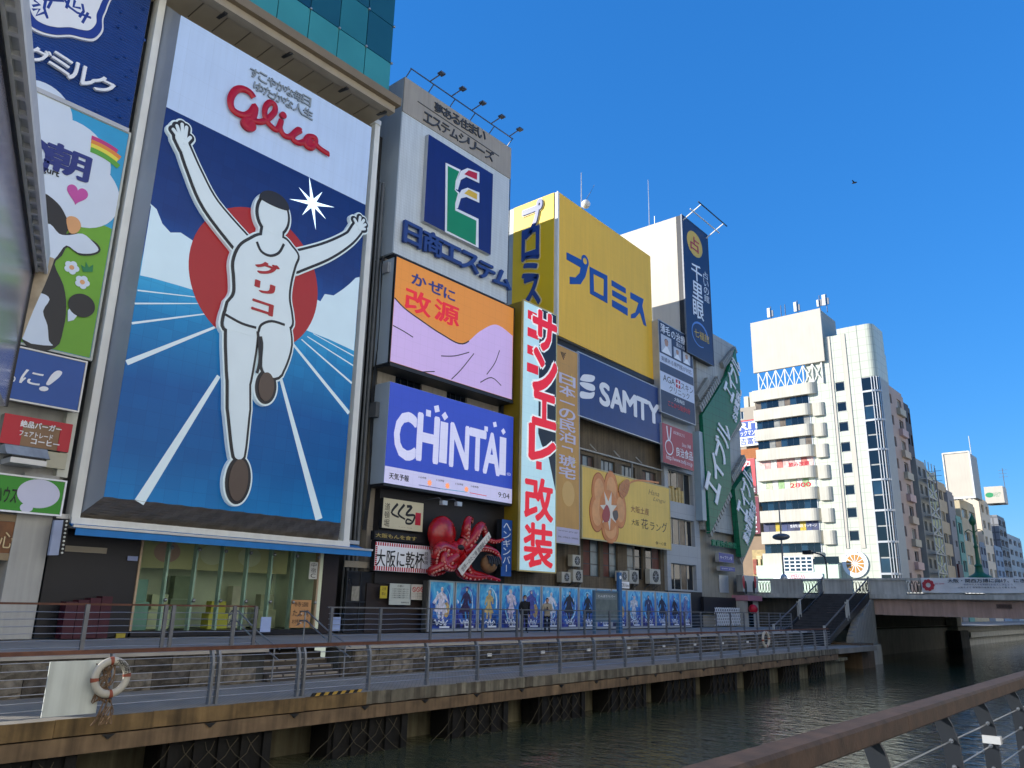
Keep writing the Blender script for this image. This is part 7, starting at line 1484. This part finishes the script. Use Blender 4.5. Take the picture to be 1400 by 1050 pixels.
R_ = (p5.px(1021, 700)[0], p5.px(1038, 700)[0], p5.px(1030, 730)[1], p5.px(1030, 679)[1]); t = board("net_cafe_sign", "wine red vertical net cafe sign with white katakana beyond the avenue", "sign", p5, R_, .6, M("wine2", "6f1f36", .45, .05), m_alu); W_, H_ = R_[1] - R_[0], R_[3] - R_[2]; vtext(p5, "ネットカフェ", (R_[0] + W_ * .28, R_[3] - .2), (R_[0] + W_ * .75, R_[2] + .25), m_paint, t, d=.006, off=.03, uv=True)
R_ = (p5.px(1034, 650)[0], p5.px(1047, 650)[0], p5.px(1040, 676)[1], p5.px(1040, 627)[1]); t = board("pale_d_sign", "pale grey sign with a green letter D beside the karaoke sign", "sign", p5, R_, .5, M("d_grey", "b0b8b4", .5, .05), m_alu); text(p5, "D", (R_[0] + .5, (R_[2] + R_[3]) / 2 + .7), (R_[1] - .3, (R_[2] + R_[3]) / 2 - .6), M("d_green", "2a6a5a", .5), t, d=.006, uv=True)
t = thing("brown_back_building", "brown rendered building with arch behind the karaoke signs", "building", (p5.px(1035, 740)[0], YR_ - 2, Z_UP)); MB().box(p5.px(1000, 740)[0], p5.px(1052, 740)[0], YR_ - 2.6, YR_ - 1.3, Z_UP, p5.px(1040, 632)[1]).build("wall", M("brown_render", "8a7660", .7, .12, .6), t); 
ar = p5.px(1045, 715); stroke(S(YR_ - 2.6), [(ar[0] + 1.2 * math.cos(a), ar[1] + 1.6 * math.sin(a)) for a in [i * math.pi / 8 for i in range(9)]], .3, m_concl, t, .1, uv=True, name="arch"); R_ = rect_px(S(YR_ - 2.6), (1038, 681), (1049, 692)); MB().pbox(S(YR_ - 2.6), *R_, 0, .1).build("window", m_glassb, t)
t = thing("gold_relief_shop", "ornate gold and red shopfront left of the white building", "shopfront", (p5.px(1040, 780)[0], YR_ - 5, Z_ROAD)); R_ = rect_px(S(YR_ - 5), (1028, 752), (1062, 785)); MB().pbox(S(YR_ - 5), R_[0], R_[1], Z_UP, R_[3], -1, 0).build("wall", M("gold_relief", "b09a6a", .6, .35, 1.5), t)
for i in range(6): x = R_[0] + (R_[1] - R_[0]) * i / 6; MB().pbox(S(YR_ - 5), x + .1, x + .9, R_[2], R_[2] + 2.2 + (i % 2) * .5, 0, .15).build("relief_panel", M("relief_%d" % (i % 3), ("8f4a3a", "c8b48a", "6f7a52")[i % 3], .6, .3, 2), t)
# ================================================================== ROW ALONG THE CANAL BEYOND THE BRIDGE
def row_building(label, X, x0, x1, ytop, mat, cols, rows, pane, z_first=7.0, sill=None, band=None, shape=(.55, .5), extra=None):
    p = F(X); a, b = p.px(x0, 780)[0], p.px(x1, 780)[0]; zt = p.px(x0, ytop)[1]
    if zt < 5: zt = 20
    t = thing("canal_building", label, "building", p.at((a + b) / 2, Z_UP), "buildings along the canal beyond the bridge"); fh_ = (zt - z_first) / rows; H = []
    for i in range(cols):
        for k in range(rows):
            u = a + (b - a) * (i + .5) / cols; v = z_first + (k + .5) * fh_; w_ = (b - a) / cols * shape[0] / 2; h_ = fh_ * shape[1] / 2; H.append((u - w_, u + w_, v - h_, v + h_))
    holed_wall("wall", p, a, b, Z_UP, zt, H, mat, t, thick=14, depth=.5)
    for k, h in enumerate(H): window(p, h, t, m_alu, pane if not isinstance(pane, list) else pane[k % len(pane)], 2, 1, d=-.3, bw=.08)
    if band:
        for k in range(rows): MB().pbox(p, a + .2, b - .2, z_first + k * fh_ - .25, z_first + k * fh_ + fh_ * .22, .0, 1.0).build("balcony", band, t)
    MB().box(X - 13, X - .1, a + .3, b - .3, zt, zt + .5).build("parapet", mat, t)
    return t, p, a, b, zt, fh_
t, p, a, b, zt, fh_ = row_building("pinkish building with little round balconies next to the dark glass corner", -30.8, 1236, 1262, 545, M("pink_render", "a89488", .7, .1, .6), 2, 9, [m_glass, m_curt], shape=(.45, .45))
for k in range(9):
    u_ = a + (b - a) * .72; MB().prism(Plane((0, 0, 0), (0, 1, 0), (1, 0, 0)), [(0, 0)] * 0 or [(u_ - 1.6, 7 + k * fh_ - .3), (u_ + 1.6, 7 + k * fh_ - .3), (u_ + 1.6, 7 + k * fh_ + .75), (u_ - 1.6, 7 + k * fh_ + .75)], p.o.x, p.o.x + .55).build("balcony", M("balcony_%d" % (k % 3), ("b0a08a", "b59a92", "a8a08c")[k % 3], .6, .1), t)
t, p, a, b, zt, fh_ = row_building("dark brown clad building with narrow slits behind the pink one", -31.4, 1262.2, 1270, 572, M("dark_clad", "3d3330", .6, .15, .6, grid=(1.5, 1.0, .05), gridc=.6), 2, 8, [m_glass])
t, p, a, b, zt, fh_ = row_building("grey building wrapped in lattice escape stairs", -30.6, 1270.2, 1283, 640, M("stair_grey", "8f8f88", .7, .12, .6), 2, 7, [m_glass])
for k in range(7):
    z = 7 + k * fh_
    MB().pbox(p, a, b, z - .1, z + .1, .3, 1.3).build("landing", m_concl, t)
    for s_ in (0, 1): MB().bar(p.at(a + .3, z + s_ * fh_ * .5, 1.2), p.at(b - .3, z + (1 - s_) * fh_ * .5 + .2, 1.2), .12, .25).build("flight", m_concl, t)
    for i in range(4): u = a + (b - a) * i / 3; MB().pbox(p, u - .06, u + .06, z, z + fh_, 1.2, 1.3).build("post", m_alu, t)
row_building("yellow green building with dark windows and beige side", -31.0, 1283.2, 1296, 655, M("lime_render", "9da07a", .7, .1, .6), 2, 5, [m_glass, m_curt], shape=(.7, .45))
row_building("beige building with blue strip windows", -30.8, 1296.2, 1308, 668, M("beige_render", "a89a80", .7, .1, .6), 2, 5, [m_glassb, m_curt], shape=(.8, .45))
t, p, a, b, zt, fh_ = row_building("plain grey building with dark red banner near the base", -30.6, 1308.2, 1317, 680, M("blank_grey", "7e7f82", .7, .1, .6), 1, 5, [m_glass], shape=(.3, .3))
MB().pbox(p, a + .3, a + 3.4, 5, 12, 0, .3).build("dark_red_sign", M("maroon_sign", "4a2226", .5, .2, 1), t)
row_building("small teal building squeezed beside the cream block", -30.4, 1317.2, 1324, 712, M("teal_render", "5f8f86", .6, .12, .6), 1, 4, [m_glass], shape=(.7, .6))
t, p, a, b, zt, fh_ = row_building("cream block under the tall blank rooftop billboard", -30.5, 1324.2, 1344, 690, M("cream_render", "b0a488", .7, .1, .6), 2, 4, [m_glass, m_curt], shape=(.7, .4), band=None)
pb2 = S(a + .5); R_ = quad_px(pb2, (1287, 621), (1323, 620), (1302, 680), (1335, 680)); R_ = (pb2.px(1294, 650)[0], pb2.px(1329, 650)[0], R_[2], R_[3])
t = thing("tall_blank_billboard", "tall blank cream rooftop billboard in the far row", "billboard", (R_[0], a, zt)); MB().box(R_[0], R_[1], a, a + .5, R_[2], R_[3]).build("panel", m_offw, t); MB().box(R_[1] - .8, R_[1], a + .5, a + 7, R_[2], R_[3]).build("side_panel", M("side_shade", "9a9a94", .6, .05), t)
for x0_, x1_, z0_, z1_ in ((R_[0] - .2, R_[0], R_[2] - .3, R_[3] + .2), (R_[1], R_[1] + .2, R_[2] - .3, R_[3] + .2), (R_[0], R_[1], R_[3], R_[3] + .25), (R_[0], R_[1], R_[2] - .3, R_[2])): MB().box(x0_, x1_, a - .15, a + .3, z0_, z1_).build("frame_bar", m_white, t)
for i in range(5): x = R_[0] + .5 + i * (R_[1] - R_[0] - 1) / 4; MB().box(x - .15, x + .15, a + .1, a + .4, zt, R_[2] - .3).build("leg", m_alu, t)
for i in range(3): MB().box(R_[0], R_[1], a + .05, a + .2, zt + .4 + i * .9, zt + .55 + i * .9).build("slat", m_alu, t)
MB().sweep([(R_[0] + 4, a + 3, R_[3]), (R_[0] + 4, a + 3, R_[3] + 3.5)], .08, 6).build("mast", m_alu, t)
# sunlit back block with the green logo head
t, p, a, b, zt, fh_ = row_building("pale building with sunlit blank side wall under the green logo head", -30.8, 1352, 1364, 690, M("pale_side", "cfc2ac", .65, .06, .4), 2, 6, [m_glassb], shape=(.5, .5))
MB().box(-44, -30.9, a - .15, a - .01, Z_UP, zt + .2).build("sunlit_side", M("pale_side", "cfc2ac"), t)
pk = S(a + 1); R_ = (pk.px(1346, 675)[0], pk.px(1372, 675)[0], pk.px(1358, 688)[1], pk.px(1358, 665)[1])
t2 = board("green_logo_head", "small white rooftop box with a green leaf logo in the far row", "billboard", pk, R_, 4, m_offw, m_offw); disc(pk, (R_[0] + (R_[1] - R_[0]) * .25, (R_[2] + R_[3]) / 2), .7, .5, M("leaf_green", "2f8a5a", .5), t2, .01, uv=True, n=18); text(pk, "コルモピア", (R_[0] + (R_[1] - R_[0]) * .38, (R_[2] + R_[3]) / 2 + .5), (R_[1] - .5, (R_[2] + R_[3]) / 2 - .4), MATS["leaf_green"], t2, d=.01, uv=True)
MB().box(R_[0] + 1, R_[1] - 1, a + 1.5, a + 4, zt, R_[2]).build("stand", m_cream, t2)
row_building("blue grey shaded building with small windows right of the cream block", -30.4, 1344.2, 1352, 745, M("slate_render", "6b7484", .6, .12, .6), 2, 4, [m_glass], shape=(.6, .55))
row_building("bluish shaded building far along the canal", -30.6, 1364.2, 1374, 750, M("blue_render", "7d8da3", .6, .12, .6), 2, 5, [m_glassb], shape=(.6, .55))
row_building("grey gridded office block far along the canal", -30.6, 1374.2, 1384, 712, M("office_grey", "7f8287", .6, .1, .6, grid=(2, 1.6, .15), gridc=.5), 2, 8, [m_glass], shape=(.7, .6))
row_building("last pale building at the right edge of the far row", -30.6, 1384.2, 1402, 735, M("last_grey", "a3a6a8", .6, .1, .6), 3, 6, [m_glass, m_glassb], shape=(.6, .5))
for k, (x, y0, y1, Y) in enumerate(((1281, 665, 640, 125), (1373, 660, 640, 190))):
    q, q1 = S(Y).px(x, y0), S(Y).px(x, y1); t = thing("far_antenna", "thin roof aerial %s" % ("over the beige buildings" if k == 0 else "beside the green logo head"), "antenna", (q[0], Y, q[1] - 3)); MB().sweep([(q[0], Y, q[1] - 3), (q[0], Y, q1[1])], .07, 5).build("mast", m_steel, t)
    for i in range(3): MB().bar((q[0] - .8, Y, q1[1] - .4 - i * .7), (q[0] + .8, Y, q1[1] - .4 - i * .7), .05, .05).build("element", m_steel, t)
struct("far_promenade", MB().box(-31, -21.2, 107.5, 900, Z_LOW - .5, Z_LOW + .1), m_concl)
# ================================================================== PEOPLE AND SMALL THINGS ON THE PROMENADE
def skin_person(name, label, base, face, H, jacket, legs, skin, hair, phone=False, mask=False, bulk=1.0):
    """one continuous skinned body; clothing colours by height on the same mesh"""
    root = thing(name, label, "person", base); bx, by, bz = base
    V_ = {}; verts, edges_, rad = [], [], []
    f = V((math.cos(face), math.sin(face), 0)); s = V((-f.y, f.x, 0))
    def P(key, up, fw, sd, r, par=None):
        V_[key] = len(verts); verts.append(V((0, 0, up * H)) + f * (fw * H) + s * (sd * H)); rad.append(r * H)
        if par: edges_.append((V_[par], V_[key]))
    b_ = bulk
    P("pel", .52, 0, 0, .075 * b_); P("waist", .62, .005, 0, .072 * b_, "pel"); P("chest", .735, .0, 0, .082 * b_, "waist"); P("neck", .835, .005, 0, .036, "chest"); P("nk2", .868, .012, 0, .034, "neck")
    for sg_, n in ((1, "l"), (-1, "r")):
        P("hip" + n, .49, 0, sg_ * .052, .056, "pel"); P("kn" + n, .275, .012, sg_ * .058, .040, "hip" + n); P("an" + n, .05, -.005, sg_ * .062, .027, "kn" + n); P("to" + n, .018, .085, sg_ * .07, .020, "an" + n)
        P("sh" + n, .795, 0, sg_ * .108, .043 * b_, "chest")
        if phone: P("el" + n, .635, .03, sg_ * .135, .036 * b_, "sh" + n); P("wr" + n, .665, .155, sg_ * .045, .024, "el" + n); P("ha" + n, .685, .185, sg_ * .03, .018, "wr" + n)
        else: P("el" + n, .635, -.02, sg_ * .135, .036 * b_, "sh" + n); P("wr" + n, .505, .04, sg_ * .13, .024, "el" + n); P("ha" + n, .46, .055, sg_ * .125, .019, "wr" + n)
    me = bpy.data.meshes.new("body"); me.from_pydata([tuple(v) for v in verts], edges_, []); o = bpy.data.objects.new("body", me); COL.objects.link(o)
    md = o.modifiers.new("skin", 'SKIN'); md.use_smooth_shade = True
    for i, d in enumerate(me.skin_vertices[0].data): d.radius = (rad[i], rad[i]); d.use_root = (i == 0)
    sb = o.modifiers.new("sub", 'SUBSURF'); sb.levels = 2; sb.render_levels = 2
    dg = bpy.context.evaluated_depsgraph_get(); m2 = bpy.data.meshes.new_from_object(o.evaluated_get(dg)); bpy.data.objects.remove(o)
    for mt in (jacket, legs, skin, m_black): m2.materials.append(mt)
    for p in m2.polygons:
        c = p.center / H; r_ = V((c.x, c.y, 0)); 
        fwd = r_.dot(f); sd = abs(r_.dot(s))
        if c.z < .035: p.material_index = 3
        elif c.z < .475 and sd < .105: p.material_index = 1
        elif c.z > .85: p.material_index = 2
        elif phone and fwd > .150: p.material_index = 2
        elif (not phone) and c.z < .49 and sd > .105: p.material_index = 2
        else: p.material_index = 0
        p.use_smooth = True
    link("body", m2, root, base)
    hc = V(base) + V((0, 0, .928 * H)) + f * (.016 * H)
    hm = MB(); n, m = 16, 12; tilt = -.25 if phone else 0
    for i in range(m + 1):
        th = math.pi * i / m
        for j in range(n):
            ph = 2 * math.pi * j / n; lx, ly, lz = math.sin(th) * math.cos(ph), math.sin(th) * math.sin(ph), math.cos(th)
            k = 1 - .16 * max(0, -lz) ; x, y, z = lx * .056 * H * k, ly * .044 * H * k, lz * .070 * H
            if lx > .8 and abs(ly) < .25 and -.35 < lz < .15: x += .010 * H                  # nose
            hm.v.append(tuple(hc + f * (x * math.cos(tilt) - z * math.sin(tilt) * -1 * -1) + s * y + V((0, 0, z * math.cos(tilt) + x * math.sin(tilt)))))
    for i in range(m):
        for j in range(n): hm.f.append((i * n + j, (i + 1) * n + j, (i + 1) * n + (j + 1) % n, i * n + (j + 1) % n))
    hm.smooth = True; head = hm.build("head", skin, root)
    hr = MB()
    for i in range(8):
        th = math.pi * .62 * i / 7
        for j in range(n):
            ph = 2 * math.pi * j / n; lx = math.sin(th) * math.cos(ph); ly = math.sin(th) * math.sin(ph); lz = math.cos(th)
            if lx > .35 and lz < .45: lx *= .8; lz = max(lz, .45)
            hr.v.append(tuple(hc + f * (lx * .064 * H - .004 * H) + s * (ly * .052 * H) + V((0, 0, lz * .078 * H + .004 * H))))
    for i in range(7):
        for j in range(n): hr.f.append((i * n + j, (i + 1) * n + j, (i + 1) * n + (j + 1) % n, i * n + (j + 1) % n))
    hr.smooth = True; hr.build("hair", hair, head)
    for sg_ in (1, -1):
        MB().sphere(hc + f * (.050 * H) + s * (sg_ * .018 * H) + V((0, 0, .004 * H)), .006 * H, n=8, m=6).build("eye", m_ink, head); MB().sphere(hc + s * (sg_ * .045 * H), .010 * H, .006 * H, .016 * H, n=8, m=6).build("ear", skin, head)
    if mask: MB().sphere(hc + f * (.030 * H) + V((0, 0, -.030 * H)), .030 * H, .036 * H, .024 * H).build("mask", M("mask_white", "c9ced2", .7), head)
    else: MB().sphere(hc + f * (.050 * H) + V((0, 0, -.034 * H)), .006 * H, .014 * H, .005 * H, n=8, m=6).build("mouth", M("lip", "8a4a40", .6), head)
    # fingers
    for n_ in ("l", "r"):
        w_, h_ = V(base) + verts[V_["wr" + n_]], V(base) + verts[V_["ha" + n_]]; d_ = (h_ - w_).normalized()
        for q in range(4): st = h_ + s * ((q - 1.5) * .0085 * H); MB().sweep([st, st + d_ * (.022 * H), st + d_ * (.036 * H) + f * (.008 * H)], [.0055 * H, .005 * H, .004 * H], 6).build("finger", skin, root)
        MB().sweep([w_ + d_ * .01 * H, w_ + d_ * .025 * H + s * (.016 * H * (-1 if n_ == "l" else 1)), w_ + d_ * .045 * H + s * (.018 * H * (-1 if n_ == "l" else 1))], [.007 * H, .006 * H, .005 * H], 6).build("thumb", skin, root)
    return root, V_, verts
sk = M("skin_tone", "b58a70", .6, .06)
XP = -25.4
y1_ = F(XP).px(717, 850)[0]; y2_ = F(XP).px(748, 850)[0]
skin_person("person", "person in a black jacket and mask standing before the posters", (XP, y1_, Z_UP - .03), -.5, 1.76, M("black_jacket", "15171b", .8, .2, 6, .01, 20), M("dark_trousers", "1d2026", .85, .15), sk, M("black_hair", "0e0d0d", .5), mask=True, bulk=1.12)
skin_person("person", "person in a cream puffer jacket looking down at a phone", (XP, y2_, Z_UP - .03), -.9, 1.66, M("cream_puffer", "a39a84", .8, .1, 5, .03, 9), M("dark_trousers", "1d2026", .85, .15), sk, MATS["black_hair"], phone=True, bulk=1.22)
f_ = V((math.cos(-.9), math.sin(-.9), 0)); ph = V((XP, y2_, Z_UP - .03 + .70 * 1.66)) + f_ * (.21 * 1.66); s_ = V((-f_.y, f_.x, 0))
tag(MB().hexa([ph + s_ * a + V((0, 0, c)) + f_ * b for b in (0, .012) for a, c in ((-.04, -.07), (.04, -.07), (.04, .08), (-.04, .08))]).build("phone", m_ink), "dark phone held by the person in the cream jacket", "phone")
# information board and blue gate post
pi_ = F(-22.6)
R_ = rect_px(pi_, (812, 807), (846, 862)); R_ = (R_[0], R_[1], Z_UP + .55, R_[3])
t = thing("information_board", "grey framed information board standing on the promenade before the posters", "information board", (-22.6, (R_[0] + R_[1]) / 2, Z_UP)); m_ib = M("board_blue_grey", "4c6478", .5, .08)
MB().pbox(pi_, R_[0] + .1, R_[1] - .1, R_[2] + .1, R_[3] - .1, -.06, 0).build("panel", M("board_grey", "6f7a7c", .45, .08), t)
for r_ in ((R_[0], R_[0] + .1, Z_UP, R_[3]), (R_[1] - .1, R_[1], Z_UP, R_[3]), (R_[0] + .1, R_[1] - .1, R_[3] - .1, R_[3]), (R_[0] + .1, R_[1] - .1, R_[2], R_[2] + .1)): MB().pbox(pi_, *r_, -.1, .04).build("frame_bar", m_ib, t)
text(pi_, "とんぼりリバー", (R_[0] + .35, R_[3] - .2), (R_[1] - .3, R_[3] - .32), m_paint, t, d=.004, uv=True); MB().pbox(pi_, R_[0] + .18, R_[1] - .18, R_[2] + .2, R_[3] - .42, 0, .01).build("map_sheet", M("map_sheet", "5f6a68", .4, .3, 3), t)
q = pi_.px(846, 795); t = thing("blue_sign_post", "tall slim blue guide post beside the information board", "sign post", (-22.55, q[0], Z_UP)); MB().box(-22.65, -22.5, q[0] - .13, q[0] + .13, Z_UP, q[1] + .45).build("post", M("post_blue", "2f5f8c", .5, .1), t); disc(F(-22.5), (q[0], q[1] + .2), .09, .09, m_paint, t, .01, uv=True, n=14)
R_ = rect_px(pi_, z6(405, 655), z6(458, 692)); MB().pbox(pi_, q[0] + .14, q[0] + 1.0, R_[2], R_[3], -.05, 0).build("arm_sign", m_paint, t); text(pi_, "戎橋 Ebisu", (q[0] + .2, R_[3] - .06), (q[0] + .95, R_[2] + .05), m_ink, t, d=.004, uv=True)
# tiny bird
bd = CAM + ray(1168, 250).normalized() * 60; t = thing("bird", "tiny dark bird alone in the blue sky", "bird", bd)
MB().sweep([bd + V((-.16, 0, 0)), bd + V((-.05, 0, .02)), bd + V((.1, 0, .0)), bd + V((.2, 0, -.01))], [.02, .06, .05, .01], 8).build("body", m_ink, t)
for s_ in (1, -1): MB().add([bd + V((.05, 0, .02)), bd + V((-.06, 0, .02)), bd + V((-.08, s_ * .25, .1)), bd + V((.0, s_ * .3, .09))], [(0, 1, 2, 3)]).build("wing", m_ink, t)
